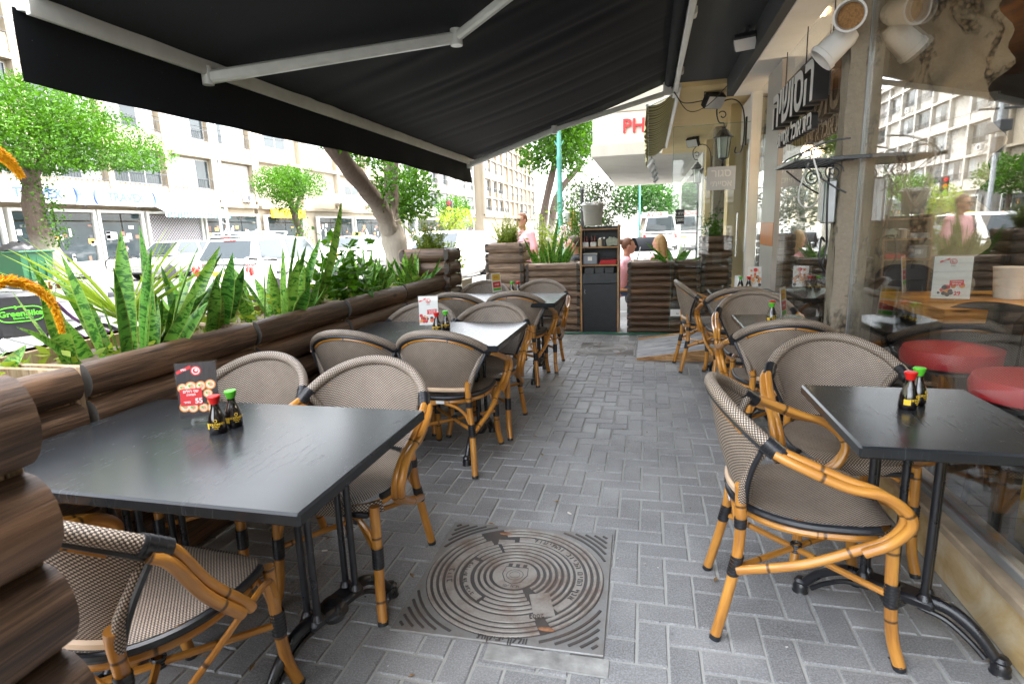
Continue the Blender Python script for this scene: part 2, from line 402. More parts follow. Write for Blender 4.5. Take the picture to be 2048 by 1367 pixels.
def mk_stripe(name, c1, c2, freq, axis=0, uvm=True, rough=.75):
    m, nt, b, out = mat(name); N = NT(nt); s = N.n('SeparateXYZ'); N.set(s.inputs[0], N.uv() if uvm else N.obj())
    w = N.math('FRACT', N.math('MULTIPLY', s.outputs[axis], freq)); N.set(b.inputs['Base Color'], N.mix(N.ramp(w, [(.48, 0.), (.52, 1.)]), c1, c2))
    b.inputs['Roughness'].default_value = rough; return m
def mk_lattice():
    m, nt, b, out = mat('lattice_parapet'); N = NT(nt); s = N.n('SeparateXYZ'); N.set(s.inputs[0], N.obj())
    def wv(sg): return N.math('ABSOLUTE', N.math('SUBTRACT', N.math('FRACT', N.math('MULTIPLY', N.math('ADD', s.outputs[1], N.math('MULTIPLY', s.outputs[2], sg)), 3.2)), .5))
    w = N.math('MAXIMUM', wv(1.), wv(-1.)); f = N.ramp(w, [(.36, 0.), (.4, 1.)])
    N.set(b.inputs['Base Color'], N.mix(f, (.20, .155, .115), (.40, .36, .30))); b.inputs['Roughness'].default_value = .85; N.bump(b, f, .6, .03); return m
MT.update(paver=mk_paver(), joint=mk_ground('sand_joint', (.32, .32, .30), (.50, .50, .47), 8, 200),
    log=mk_wood('dark_stained_log', (.066, .036, .021), (.175, .103, .060), .5, 60, .6),
    logp=mk_wood('brown_weathered_log', (.17, .108, .072), (.38, .27, .19), .6, 55, .5),
    logend=mk_ground('log_end_grain', (.045, .04, .035), (.11, .10, .085), 20, 60),
    crate=mk_wood('planter_board', (.30, .20, .11), (.52, .40, .26), .65, 18, .25),
    bamboo=mk_bamboo(), weave=mk_weave(), table=mk_table(), fabric=mk_fabric(),
    trim=simple('black_vinyl_trim', (.016, .018, .022), .38, var=.2, scale=30), iron=simple('black_cast_iron', (.011, .012, .015), .3, 0, .2, 25, .12, 70, .6),
    wrap=simple('black_binding_cord', (.014, .015, .018), .33, var=.3, scale=60), cream=simple('cream_cane_strip', (.62, .45, .30), .5, var=.15, scale=9),
    alu=simple('white_powder_coated_metal', (.56, .58, .56), .36, .1, .1, 8), soffit=simple('charcoal_painted_board', (.022, .026, .029), .75, var=.25, scale=2, bump=.1),
    white=simple('white_paint', (.74, .73, .70), .55, var=.06, scale=4), whitewall=mk_plaster('white_render', (.38, .365, .335), (.26, .235, .195), .4),
    beige=mk_plaster('beige_render', (.62, .49, .25), (.42, .30, .13), .3), cream_wall=mk_plaster('cream_render', (.30, .25, .18), (.20, .155, .105), .45),
    warm_wall=mk_plaster('sand_render', (.33, .285, .215), (.22, .18, .13), .4), greywall=mk_plaster('grey_render', (.50, .50, .47), (.34, .32, .29), .4),
    concrete=mk_concrete(), stone=mk_marble(), bark=mk_bark(), glass=mk_glass('clear_glass'), shopglass=mk_glass('shop_window_glass', (.965, .985, .975), 1.7, 1.5),
    glass_edge=simple('green_glass_edge', (.10, .30, .24), .15, var=.1), winglass=simple('window_glass_dark', (.025, .034, .038), .05, 0, .3, .5, spec=.5), signwhite=simple('sign_white', (.46, .46, .45), .5, var=.05), blind=simple('window_blind', (.30, .32, .32), .6, var=.15),
    asphalt=mk_ground('road_asphalt', (.06, .06, .061), (.10, .10, .099), 2, 120), kerb=mk_ground('kerb_concrete', (.24, .235, .22), (.34, .33, .31), 4, 60),
    footpath=mk_ground('pale_paving', (.15, .147, .14), (.24, .235, .22), 1.5, 40), lattice=mk_lattice(),
    carwhite=simple('white_car_paint', (.80, .80, .79), .3, 0, .02, 2, coat=.8), carsilver=simple('silver_car_paint', (.42, .44, .45), .3, .6, .03, 2, coat=.8),
    tyre=simple('black_tyre_rubber', (.018, .018, .02), .8, var=.2, scale=20), chrome=simple('bright_steel', (.62, .63, .64), .25, .9, .08, 12),
    black=simple('black_plastic', (.014, .014, .016), .45, var=.15, scale=20), darkgrey=simple('dark_grey_metal', (.055, .058, .062), .5, .2, .15, 12),
    red=simple('red_plastic', (.62, .018, .014), .35, var=.06, scale=9), green=simple('green_plastic', (.10, .52, .03), .35, var=.06, scale=9),
    soy=simple('dark_soy_glass', (.006, .003, .003), .05, 0, 0, spec=.7, coat=.6), yellow=simple('yellow_print', (.80, .52, .04), .5, var=0),
    paperwhite=simple('white_paper', (.80, .79, .77), .5, var=.03), ink=simple('dark_print', (.028, .024, .028), .5, var=.1, scale=30), redink=simple('red_print', (.66, .03, .035), .5, var=.05),
    orange=simple('orange_print', (.78, .28, .05), .5, var=.25, scale=60), salmon=simple('salmon_print', (.75, .38, .22), .5, var=.3, scale=90), rice=simple('rice_print', (.76, .66, .50), .5, var=.2, scale=90),
    acrylic=mk_glass('clear_acrylic', (.985, .99, .99), .6), bin=simple('green_bin_plastic', (.010, .075, .03), .5, var=.12, scale=3),
    leaf=mk_leaf('ficus_leaf', (.010, .050, .002), (.070, .185, .004), .25), leafd=mk_leaf('dark_tree_leaf', (.012, .05, .010), (.045, .13, .016), .22),
    leafo=mk_leaf('olive_tree_leaf', (.03, .06, .022), (.12, .15, .065), .25), leafy=mk_leaf('yellow_green_leaf', (.09, .17, .012), (.27, .34, .03), .4),
    fern=mk_leaf('fern_frond', (.07, .13, .012), (.22, .28, .03), .35), palm=mk_leaf('palm_leaf', (.15, .29, .015), (.36, .46, .05), .4), snake=mk_snake(),
    flower=mk_leaf('orange_yellow_flower', (.72, .14, .01), (.85, .50, .015), .3), soil=mk_ground('planter_soil', (.09, .06, .04), (.20, .15, .10), 20, 80),
    skin=simple('skin', (.48, .25, .16), .5, var=.08, scale=20), pinkcloth=simple('pink_cotton', (.75, .38, .40), .85, var=.08, scale=14), blackcloth=simple('black_cotton', (.03, .033, .038), .85, var=.2, scale=14),
    denim=simple('blue_denim', (.09, .13, .22), .85, var=.2, scale=20), hairb=simple('brown_hair', (.05, .028, .015), .6, var=.3, scale=60), hairg=simple('blonde_hair', (.34, .20, .07), .55, var=.25, scale=60), hairr=simple('reddish_hair', (.13, .05, .02), .6, var=.25, scale=60),
    redleather=simple('red_vinyl_cushion', (.55, .02, .03), .38, var=.08, scale=8), pine=mk_wood('honey_wood', (.50, .21, .04), (.74, .40, .11), .35, 14, .12),
    ramp=mk_wood('grey_ramp_board', (.28, .29, .30), (.42, .43, .44), .6, 14, .3), plywood=mk_wood('ramp_plywood', (.42, .22, .08), (.66, .42, .20), .6, 10, .2),
    cabinet=simple('black_melamine', (.016, .018, .022), .5, var=.25, scale=15, bump=.08), oakedge=mk_wood('oak_edge_band', (.34, .17, .06), (.52, .30, .12), .5, 20, .15),
    cabside=simple('grey_green_laminate', (.16, .19, .18), .5, var=.1, scale=4), bucket=simple('translucent_bucket', (.46, .46, .42), .45, var=.1, scale=7),
    tub=simple('grey_tub', (.22, .25, .29), .3, var=.1, scale=9), hose=simple('green_hose', (.02, .16, .09), .4, var=.1, scale=9), purple=simple('purple_plastic', (.30, .24, .58), .45, var=.06),
    bike=simple('purple_black_frame', (.035, .012, .045), .25, .3, .2, 12, coat=.6), lamp=simple('lamp_frosted_glass', (.55, .62, .56), .35, var=.1, scale=9), spotglass=simple('lamp_lens', (.6, .6, .6), .2, var=.1),
    poleg=simple('green_painted_pole', (.10, .34, .30), .4, .1, .12, 5), galv=simple('galvanised_steel', (.50, .52, .53), .45, .6, .15, 8), terracotta=simple('terracotta', (.48, .17, .08), .8, var=.15, scale=9),
    mangrey=None, blueprint=simple('blue_print', (.05, .09, .38), .5, var=0), orangesign=simple('orange_sign', (.80, .42, .02), .5, var=.05), brownwood=simple('brown_cladding', (.15, .075, .05), .7, var=.2, scale=6),
    ceiling=mk_wood('brown_ceiling_board', (.08, .037, .015), (.14, .07, .03), .5, 5, .1), tile=simple('pale_grey_tile', (.42, .40, .37), .4, var=.08, scale=7), orangetile=simple('orange_tile', (.55, .17, .02), .35, var=.1, scale=5),
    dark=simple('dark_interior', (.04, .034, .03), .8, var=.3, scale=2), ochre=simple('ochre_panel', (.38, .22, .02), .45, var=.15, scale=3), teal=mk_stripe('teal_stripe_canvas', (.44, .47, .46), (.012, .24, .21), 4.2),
    olive=mk_stripe('olive_stripe_canvas', (.40, .38, .16), (.13, .12, .03), 9.), greycanvas=simple('grey_canvas', (.42, .44, .45), .8, var=.1), greencanvas=simple('green_canvas', (.05, .55, .06), .7, var=.08),
    amber=simple('amber_reflector', (.85, .22, .01), .3, var=0), tail=simple('red_tail_lamp', (.60, .02, .015), .2, var=0, coat=.5), bulb=simple('warm_bulb', (1., .62, .30), .4, var=0, emit=6.))
# ------------------------------------------------------------------ the setting: ground, road, pavements
def sheet(name, x0, x1, y0, y1, z, mt, kind='structure', t=None):
    b = MB()
    if t: b.box(((x0+x1)/2, (y0+y1)/2, z-t/2), (x1-x0, y1-y0, t), .02 if t > .05 else 0)
    else: b.quad((x0, y0, z), (x1, y0, z), (x1, y1, z), (x0, y1, z))
    return tag(b.build(name, mt), kind=kind)
sheet('ground', -400, 400, -300, 900, -.19, MT['footpath'])
sheet('road', -21, -5.3, -80, 420, -.13, MT['asphalt'])
sheet('pavement', -5.1, 9, -40, 120, -.012, MT['footpath'], t=.16)
sheet('kerb', -5.3, -5.102, -40, 120, -.008, MT['kerb'], t=.16)
sheet('far_kerb', -21.2, -21, -80, 200, -.01, MT['kerb'], t=.17)
sheet('far_pavement', -34, -21.202, -80, 200, -.014, MT['footpath'], t=.16)
sheet('joint_bed', -2.75, 1.1, -.6, 9.2, -.0055, MT['joint'])
MH = (-.495, 1.93, .735, R(1.2))
b = MB(); X0, Y0 = -.0199, 3.068; rb = random.Random(3)
def brick(x0, x1, y0, y1):
    if x0 < -2.7 or x1 > 1.13 or y0 < -.5 or y1 > 9.1: return
    g, ch = .0029, .005; z = rb.uniform(-.0016, .0004); dx, dy = rb.uniform(-.0012, .0012), rb.uniform(-.0012, .0012)
    x0, x1, y0, y1 = x0+g+dx, x1-g+dx, y0+g+dy, y1-g+dy
    t = min(1, max(0, rb.gauss(.5, .2))); z1 = z+rb.uniform(-.001, .001)
    vs = [(x0, y0, z-.007), (x1, y0, z-.007), (x1, y1, z-.007), (x0, y1, z-.007),
          (x0+ch, y0+ch, z), (x1-ch, y0+ch, z1), (x1-ch, y1-ch, z1), (x0+ch, y1-ch, z)]
    b.add(vs, [(4, 5, 6, 7), (0, 1, 5, 4), (1, 2, 6, 5), (2, 3, 7, 6), (3, 0, 4, 7)], None, 0, None, t+.0001)
for k in range(-40, 25):
    for n in range(-26, 32):
        y = -4-k+4*n; brick(X0+(k-1)*.1, X0+(k+1)*.1, Y0+y*.1, Y0+(y+1)*.1)
        y = -3-k+4*n; brick(X0+k*.1, X0+(k+1)*.1, Y0+y*.1, Y0+(y+2)*.1)
tag(b.build('paved_floor', MT['paver'], smooth=30), kind='structure')
b = MB(); b.box((-.30, 1.525, -.0012), (.40, .075, .006), .003)
tag(b.build('cement_patch_floor', simple('cement_patch', (.30, .30, .285), .85, var=.4, scale=14, bump=.3, bscale=150)), kind='structure')
# ------------------------------------------------------------------ manhole covers
def mk_iron_cover(name, dark, light, amt):
    m, nt, bs, out = mat(name); N = NT(nt); o = N.obj(); f = N.noise(o, 9, 5, .65); g = N.noise(o, 120, 3)
    rust = N.ramp(f, [(.46, 0.), (.66, 1.)])
    c = N.mix(N.math('MULTIPLY', rust, amt), light, (.20, .125, .085)); c = N.mix(N.math('MULTIPLY', g, .4), c, dark)
    N.set(bs.inputs['Base Color'], c); bs.inputs['Metallic'].default_value = .35; N.set(bs.inputs['Roughness'], N.math('MULTIPLY_ADD', f, .3, .35)); N.bump(bs, g, .3, .003); return m
def arcbar(b, r, w, a0, a1, z0, z1, m, n=None):
    n = n or max(3, int(abs(a1-a0)/.09)); c = []
    for i in range(n+1):
        a = a0+(a1-a0)*i/n; c.append((math.cos(a), math.sin(a)))
    vs = []
    for (x, y) in c: vs += [((r-w/2)*x, (r-w/2)*y, z0), ((r-w/2+.002)*x, (r-w/2+.002)*y, z1), ((r+w/2-.002)*x, (r+w/2-.002)*y, z1), ((r+w/2)*x, (r+w/2)*y, z0)]
    fs = []
    for i in range(n):
        for j in range(3): fs.append((4*i+j, 4*i+4+j, 4*i+5+j, 4*i+1+j))
    fs += [(0, 1, 2, 3), (4*n+3, 4*n+2, 4*n+1, 4*n)]
    b.add(vs, fs, None, m)
def manhole(loc, size, rz, label, mats, rough=False):
    t = thing('manhole_cover', label, 'manhole cover', loc, rz, 'manhole covers in the paving'); h = size/2; s = size/.735
    f = MB(); f.box((0, 0, 0), (size, size, .012), .003); f.build('frame', mats[3], t, 30)
    c = MB(); rad = .348*s
    c.lathe([(rad, .006), (rad, .008)], 64)
    cover = c.build('lid', mats[0], t, 30)
    r = MB(); z0, z1 = .0078, .0125
    def a2(d): return math.radians(d)
    # concentric ribs, with gaps for plates and lettering rings
    for k, rr in enumerate((.338, .3145, .291)):
        arcbar(r, rr*s, .0135*s, a2(-56), a2(110-k), z0, z1, 0); arcbar(r, rr*s, .0135*s, a2(128), a2(296), z0, z1, 0)
    arcbar(r, .257*s, .034*s, a2(-44), a2(97), .0076, .0105, 0); arcbar(r, .257*s, .034*s, a2(124), a2(297), .0076, .0105, 0)
    for rr in (.2245, .201, .1775): arcbar(r, rr*s, .0135*s, a2(-46), a2(116), z0, z1, 0)
    for rr in (.2245,): arcbar(r, rr*s, .0135*s, a2(120), a2(299), z0, z1, 0)
    arcbar(r, .190*s, .030*s, a2(158), a2(238), .0076, .0105, 0)
    for rr in (.201, .1775): arcbar(r, rr*s, .0135*s, a2(120), a2(152), z0, z1, 0); arcbar(r, rr*s, .0135*s, a2(243), a2(299), z0, z1, 0)
    for rr in (.154, .1305, .107): arcbar(r, rr*s, .0130*s, a2(-44), a2(298), z0, z1, 0)
    r.lathe([(.088*s, .0078), (.088*s, .0105), (.0, .0105)], 40)
    r.box((.078*s, -.195*s, .0095), (.075*s, .13*s, .005), .001, rotz(a2(18)))
    r.box((-.06*s, .235*s, .0095), (.07*s, .03*s, .005), .001, rotz(a2(6)))
    dk = MB()
    for q in range(4):
        for k in range(5):
            rr = (.376+.0245*k)*s; span = math.acos(min(1, (h-.024*s)/rr)); a0 = a2(90*q)+span; a1 = a2(90*q+90)-span
            if a1 > a0+.03: arcbar(dk, rr, .0115*s, a0, a1, .006, .0095, 0)
    if not rough:
        def ringtext(txt, rad_, a_mid, size_, flip=False):
            n = len(txt); da = size_*.66/rad_
            for i, chh in enumerate(txt):
                if chh == ' ': continue
                a = a_mid+((n-1)/2-i)*da*(-1 if not flip else 1)*-1
                up = Vector((math.cos(a), math.sin(a), 0)); x = Vector((math.sin(a), -math.cos(a), 0))
                if flip: up, x = -up, -x
                dk.text(chh, size_, frame(up*rad_*(1 if not flip else -1)+Vector((0, 0, .0108)), x, up), .0018)
        ringtext(heb('אגף המים הביוב והתיעול'), .257, a2(28), .034)
        ringtext(heb('ביוב'), .257, a2(190), .036)
        ringtext(heb('עיריית תל אביב'), .196, a2(196), .024)
        dk.text('2003', .028, frame((.125, -.225, .0118), (-1, -.3, 0), (.3, -1, 0)), .0012)
        dk.text(heb('וולקן יציקות'), .036, frame((.03, -.349, .006), (1, 0, 0), (0, 1, 0)), .003, bold=.0006)
        arcbar(dk, .033, .004, 0, a2(359.9), .0097, .0118, 0); arcbar(dk, .02, .003, 0, a2(359.9), .0097, .0115, 0)
        P = [(-.045, .05), (.045, .05), (.05, .0), (.03, -.045), (0, -.06), (-.03, -.045), (-.05, 0)]
        dk.tube([(x, y, .0105) for x, y in P], .002, 6, closed=True)
        for dx in (-.03, 0, .03): dk.box((dx, .062, .0105), (.016, .018, .003), .0005)
        dk.text(heb('ת"א יפו'), .022, frame((.0, -.073, .0105), (1, 0, 0), (0, 1, 0)), .001)
    dk.build('lettering', mats[0], cover, 30)
    r.build('ribs', mats[1], cover, 30)
    for kx, ky in ((.17, -.283), (-.10, .292)): k = MB(); k.ball((kx*s, ky*s, .010), (.03*s, .010*s, .004)); k.build('lifting_slot', mats[2], cover, 40)
    return t
rusty = simple('rusty_slot', (.25, .12, .06), .8, var=.4, scale=60)
manhole((MH[0], MH[1], .0), MH[2], MH[3], 'square cast iron manhole cover with crisp lettering beside the nearest large black table', (mk_iron_cover('dark_cast_cover', (.045, .045, .047), (.085, .08, .078), .35), mk_iron_cover('worn_cast_ribs', (.13, .12, .11), (.40, .375, .34), .7), rusty, mk_iron_cover('worn_cast_frame', (.10, .10, .10), (.30, .30, .29), .3)))
manhole((-.44, 6.23, -.003), .65, R(-.5), 'dusty grey manhole cover in front of the black waiter cabinet', (mk_iron_cover('dusty_cast_cover', (.15, .15, .145), (.19, .19, .185), .2), mk_iron_cover('dusty_cast_ribs', (.2, .2, .19), (.28, .28, .27), .2), rusty, mk_iron_cover('dusty_cast_frame', (.15, .15, .145), (.25, .25, .24), .2)), True)
# ------------------------------------------------------------------ log-clad planters
def log_face(b, p0, p1, out, h, z0=0, rh=.13, dep=.05, rnd=random.Random(5)):
    p0, p1, out = Vector(p0), Vector(p1), Vector(out); L = (p1-p0).length; d = (p1-p0)/L; n = max(1, round((h-z0)/rh)); rh = (h-z0)/n
    for k in range(n):
        zc = z0+rh*(k+.5); ns = max(3, int(L/.12)); na = 9; vs = []; uo, vo = rnd.uniform(0, 30), rnd.uniform(0, 30)
        dd = dep*rnd.uniform(.88, 1.08); ph = rnd.uniform(0, 6)
        for i in range(ns+1):
            t = i/ns; wob = 1+.035*math.sin(ph+t*L*5)+.02*math.sin(ph*2+t*L*13); inset = .0
            for j in range(na):
                a = -math.pi/2+math.pi*j/(na-1); e = .93 if i in (0, ns) else 1
                vs.append(p0+d*(L*t)+out*(math.cos(a)*dd*wob*e)+Vector((0, 0, zc+math.sin(a)*rh*.5*e)))
        fs, uvs = [], []
        for i in range(ns):
            for j in range(na-1):
                fs.append((i*na+j, (i+1)*na+j, (i+1)*na+j+1, i*na+j+1))
                uvs.append([(uo+L*a/ns, vo+q*.024) for a, q in ((i, j), (i+1, j), (i+1, j+1), (i, j+1))])
        b.add(vs, fs, uvs, 0)
        b.add(vs[:na], [tuple(range(na))], None, 1); b.add(vs[-na:], [tuple(range(na-1, -1, -1))], None, 1)
def planter(label, x0, x1, y0, y1, h, sides, logm='log', cat='planter', group=None, soil=True, rh=.13, name='log_planter'):
    t = thing(name, label, cat, ((x0+x1)/2, (y0+y1)/2, 0), 0, group); cx, cy = (x0+x1)/2, (y0+y1)/2; hx, hy = (x1-x0)/2, (y1-y0)/2
    D = .046; ix = hx-(D if 'E' in sides else 0); wx = -hx+(D if 'W' in sides else 0); ny = hy-(D if 'N' in sides else 0); sy = -hy+(D if 'S' in sides else 0)
    bx = MB(); w = .022; zt = h-.012
    bx.box(((ix+wx)/2, sy+w/2, zt/2), (ix-wx, w, zt), .003); bx.box(((ix+wx)/2, ny-w/2, zt/2), (ix-wx, w, zt), .003)
    bx.box((wx+w/2, (sy+ny)/2, zt/2), (w, ny-sy-2*w-.002, zt), .003); bx.box((ix-w/2, (sy+ny)/2, zt/2), (w, ny-sy-2*w-.002, zt), .003)
    bx.build('box', MT['crate'], t, 30)
    rn = random.Random(int(1000*(x0+9)+77*y0))
    for sd, p0, p1, o in (('E', (ix, -hy, 0), (ix, hy, 0), (1, 0, 0)), ('W', (wx, hy, 0), (wx, -hy, 0), (-1, 0, 0)), ('S', (-hx, sy, 0), (hx, sy, 0), (0, -1, 0)), ('N', (hx, ny, 0), (-hx, ny, 0), (0, 1, 0))):
        if sd in sides: lg = MB(); log_face(lg, p0, p1, o, h, rh=rh, rnd=rn); lg.build('log_cladding', [MT[logm], MT['logend']], t, 50)
    if soil:
        s = MB(); s.surf(lambda u, v: (wx+w+(ix-wx-2*w)*u, sy+w+(ny-sy-2*w)*v, h-.07+.02*math.sin(u*9+v*14)), 8, 8); s.build('soil', MT['soil'], t, 60)
    return t
G = 'log planters along the street side'
for (y0, y1, lab) in ((.62, 1.50, 'dark log planter behind the nearest table, first from the orange flower'), (1.535, 2.42, 'dark log planter holding a tall banded snake plant and a palm seedling'),
    (2.455, 3.33, 'dark log planter behind the woven chairs at the middle left table'), (3.365, 4.27, 'dark log planter just in front of the forked tree trunk'), (4.305, 5.2, 'dark log planter next to the taller corner post planter')):
    planter(lab, -2.55, -1.925, y0, y1, .93, 'EW', group=G)
planter('tall grey log post planter with fern at the street corner of the terrace', -2.42, -1.9, 5.24, 5.62, 1.19, 'EWSN', group='tall square log post planters')
planter('tall brown log post planter with terracotta rim beside the low back fence', -2.12, -1.6, 7.28, 7.75, 1.18, 'EWSN', 'logp', group='tall square log post planters')
planter('tall dark log post planter cropped at the near end of the terrace', -1.32, -.745, .02, .52, 1.19, 'EWS', group='tall square log post planters', rh=.132)
planter('low brown log planter between the post planter and the waiter cabinet', -1.58, -.855, 7.3, 7.85, .9, 'SEW', 'logp', rh=.09)
planter('low dark log planter with scalloped ends right of the waiter cabinet', -.25, .62, 7.2, 7.7, .905, 'SEW', rh=.082)
planter('tall dark log post planter with pale end logs seen behind the glass panel', .635, .985, 7.22, 7.7, 1.19, 'SEWN', group='tall square log post planters', rh=.085)
# ------------------------------------------------------------------ awning
t = thing('retractable_awning', 'large black fabric awning with white folding arms stretched over the terrace', 'awning', (.2, 4.5, 2.95))
def L(p): return Vector(p)-Vector((.2, 4.5, 2.95))
AY0, AY1 = 1.80, 7.27; rf = random.Random(2)
folds = [(rf.uniform(0, 1), rf.uniform(.006, .02), rf.uniform(-.25, .25)) for _ in range(26)]+[(.97-.022*k, .012, -.1) for k in range(7)]
def fab(off):
    def f(u, v):
        y = AY0+(AY1-AY0)*v; x = .19+(-2.25-.19)*u; z = 2.965+(2.235-2.965)*u-.05*math.sin(math.pi*u)
        for (c, w, sk) in folds:
            d = (v-c-sk*(u-.5)*.15)/w; z += .007*math.exp(-d*d)*(.35+.65*math.sin(math.pi*min(1, u*1.05)))
        return L((x, y, z+off))
    return f
b = MB(); b.surf(fab(0), 24, 240); b.surf(lambda u, v: fab(.004)(u, 1-v), 24, 60)
b.build('canopy', MT['fabric'], t, 60)
b = MB()
def val(off):
    def f(u, v):
        y = AY0-.03+(AY1-AY0+.02)*v; w = .012*math.sin(y*5.1)+.008*math.sin(y*11+1); fl = max(0, (v-.96)/.04)
        return L((-2.27-off+w*u*u-.02*u+.05*fl*u, y+.03*fl*u, 2.205-.235*u-.02*u*math.sin(y*.9)))
    return f
b.surf(val(0), 8, 90); b.surf(lambda u, v: val(.004)(u, 1-v), 8, 90); b.build('valance', MT['fabric'], t, 60)
b = MB(); prof = [(.0, .045), (-.03, .035), (-.042, .0), (-.03, -.03), (.01, -.036), (.012, -.05), (.03, -.05), (.034, -.02), (.03, .03)]
vs = []
for y in (AY0-.02, AY1+.01): vs += [L((-2.235+px, y, 2.225+pz)) for px, pz in prof]
n = len(prof); b.add(vs, [tuple(range(n)), tuple(range(2*n-1, n-1, -1))]+[(i, n+i, n+(i+1) % n, (i+1) % n) for i in range(n)]); b.build('front_bar', MT['alu'], t, 35)
def barseg(b, p, q, w, h):
    p, q = L(p), L(q); d = q-p; M = d.to_track_quat('Y', 'Z').to_matrix().to_4x4(); M.translation = (p+q)/2; b.box((0, 0, 0), (w, d.length, h), .012, M)
for arm in (((-2.22, 2.66, 2.165), (-1.12, 3.44, 2.47), (.16, 2.74, 2.83)), ((-2.22, 7.08, 2.165), (-1.10, 6.95, 2.49), (.16, 7.16, 2.83))):
    b = MB(); barseg(b, arm[0], arm[1], .05, .062); barseg(b, arm[1]+V(0, 0, 0) if False else arm[1], arm[2], .045, .055)
    e = Matrix.Translation(L(arm[1])); b.lathe([(.0, -.045), (.036, -.045), (.036, .045), (0, .045)], 16, M=e)
    e = Matrix.Translation(L(arm[0])); b.lathe([(.0, -.035), (.028, -.035), (.028, .055), (0, .055)], 12, M=e)
    b.box(L((arm[2][0]+.03, arm[2][1], arm[2][2]+.05)), (.09, .07, .14), .008)
    b.build('folding_arm', MT['alu'], t, 35)
b = MB(); b.tube([L((.21, AY0-.02, 2.94)), L((.21, AY1, 2.94))], .052, 16); b.build('roller', MT['fabric'], t, 40)
b = MB(); b.box(L((.285, 3.0, 2.885)), (.05, 9.2, .055), .006); b.box(L((.255, AY1+.03, 2.92)), (.14, .05, .15), .01); b.box(L((.255, AY0-.05, 2.92)), (.14, .05, .15), .01)
for y in (2.3, 4.9, 6.6): b.box(L((.30, y, 2.93)), (.08, .12, .07), .01)
b.build('wall_bar', MT['alu'], t, 35)
# ------------------------------------------------------------------ the restaurant building
t = thing('restaurant_building', 'cream restaurant block with charcoal soffit, stone plinth and large shop windows', 'building', (1.12, 3, 0))
def W(p): return Vector(p)-Vector((1.12, 3, 0))
b = MB(); b.box(W((4.7, 2.9, 6.6)), (9.0, 8.75, 7.2), .01); b.build('upper_wall', MT['cream_wall'], t)
b = MB(); b.box(W((.60, 2.89, 2.975)), (.84, 8.7, .05), .002); b.box(W((.885, 2.88, 2.85)), (.075, 8.68, .20), .002); b.build('soffit_board', MT['soffit'], t)
b = MB(); b.box(W((1.13, 1.57, 2.86)), (.408, 11.3, .22), .004); b.build('fascia_beam', MT['white'], t)
b = MB(); b.box(W((1.155, 1.55, .098)), (.13, 4.1, .196), .003); b.box(W((1.155, 5.4, .098)), (.13, 2.8, .196), .003); b.build('plinth', MT['stone'], t)
b = MB(); b.box(W((1.145, .8, .214)), (.17, 5.6, .036), .006); b.build('sill', simple('veined_sill_stone', (.42, .33, .23), .45, var=.35, scale=5), t, 30)
b = MB()
b.box(W((1.135, .8, .247)), (.05, 5.5, .03), .003); b.box(W((1.124, 3.5495, 1.49)), (.016, .007, 2.44), .001); b.box(W((1.135, .55, 2.735)), (.05, 5.9, .03), .003); b.build('window_frame', simple('grey_window_profile', (.34, .36, .37), .4, .5, .1, 8), t, 30)
b = MB(); b.box(W((1.124, .80, 1.495)), (.012, 5.48, 2.45)); b.build('window_pane', MT['shopglass'], t)
def pil(u, v):
    a = u*4; e = int(min(3, a)); f = a-e; c = [(1.035, 3.575), (1.135, 3.575), (1.135, 3.70), (1.035, 3.70), (1.035, 3.575)]
    p = Vector(c[e]).lerp(Vector(c[e+1]), f); z = 2.75*v
    n = .0035*math.sin(z*11+a*5)+.002*math.sin(z*37+a*13)
    return W((p.x+n*(1 if e in (1,) else -1)*.7, p.y+n*.5, z))
b = MB(); b.surf(pil, 32, 90); b.build('concrete_pillar', MT['concrete'], t, 50)
b = MB(); b.box(W((1.16, 4.69, 1.46)), (.014, 1.96, 2.56)); b.build('front_pane', MT['shopglass'], t)
b = MB(); b.box(W((1.18, 6.05, 1.37)), (.10, .62, 2.74), .003); b.box(W((1.176, 6.05, 1.22)), (.10, .615, .22), .003, m=1); b.build('tiled_column', [MT['tile'], MT['orangetile']], t)
b = MB(); b.box(W((1.16, 6.72, 1.38)), (.012, .66, 2.70)); b.build('door_pane', MT['glass'], t)
b = MB(); b.box(W((1.15, 7.12, 1.38)), (.10, .12, 2.75), .004); b.build('white_jamb', MT['white'], t)
# interior
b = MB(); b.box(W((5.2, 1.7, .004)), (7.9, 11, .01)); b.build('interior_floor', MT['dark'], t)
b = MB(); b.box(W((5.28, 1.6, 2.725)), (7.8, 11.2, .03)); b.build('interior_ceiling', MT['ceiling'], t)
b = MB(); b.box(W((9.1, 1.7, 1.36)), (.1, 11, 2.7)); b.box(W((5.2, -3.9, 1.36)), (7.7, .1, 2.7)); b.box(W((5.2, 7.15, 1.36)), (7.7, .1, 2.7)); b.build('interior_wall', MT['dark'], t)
def rough(u, v):
    x = 1.27+.83*u+(.05*math.sin(v*31)+.03*math.sin(v*77+1))*u; z = .02+2.68*v
    return W((x, 4.3-.03*math.sin(u*25+v*9)*math.sin(v*40+u*7), z))
b = MB(); b.surf(rough, 24, 80); b.box(W((1.66, 4.42, 1.36)), (.80, .12, 2.66)); b.build('rough_wall', MT['concrete'], t, 60)
b = MB(); b.box(W((1.52, 1.3, .21)), (.05, 2.5, .40), .005); b.build('bench_panel', MT['ochre'], t)

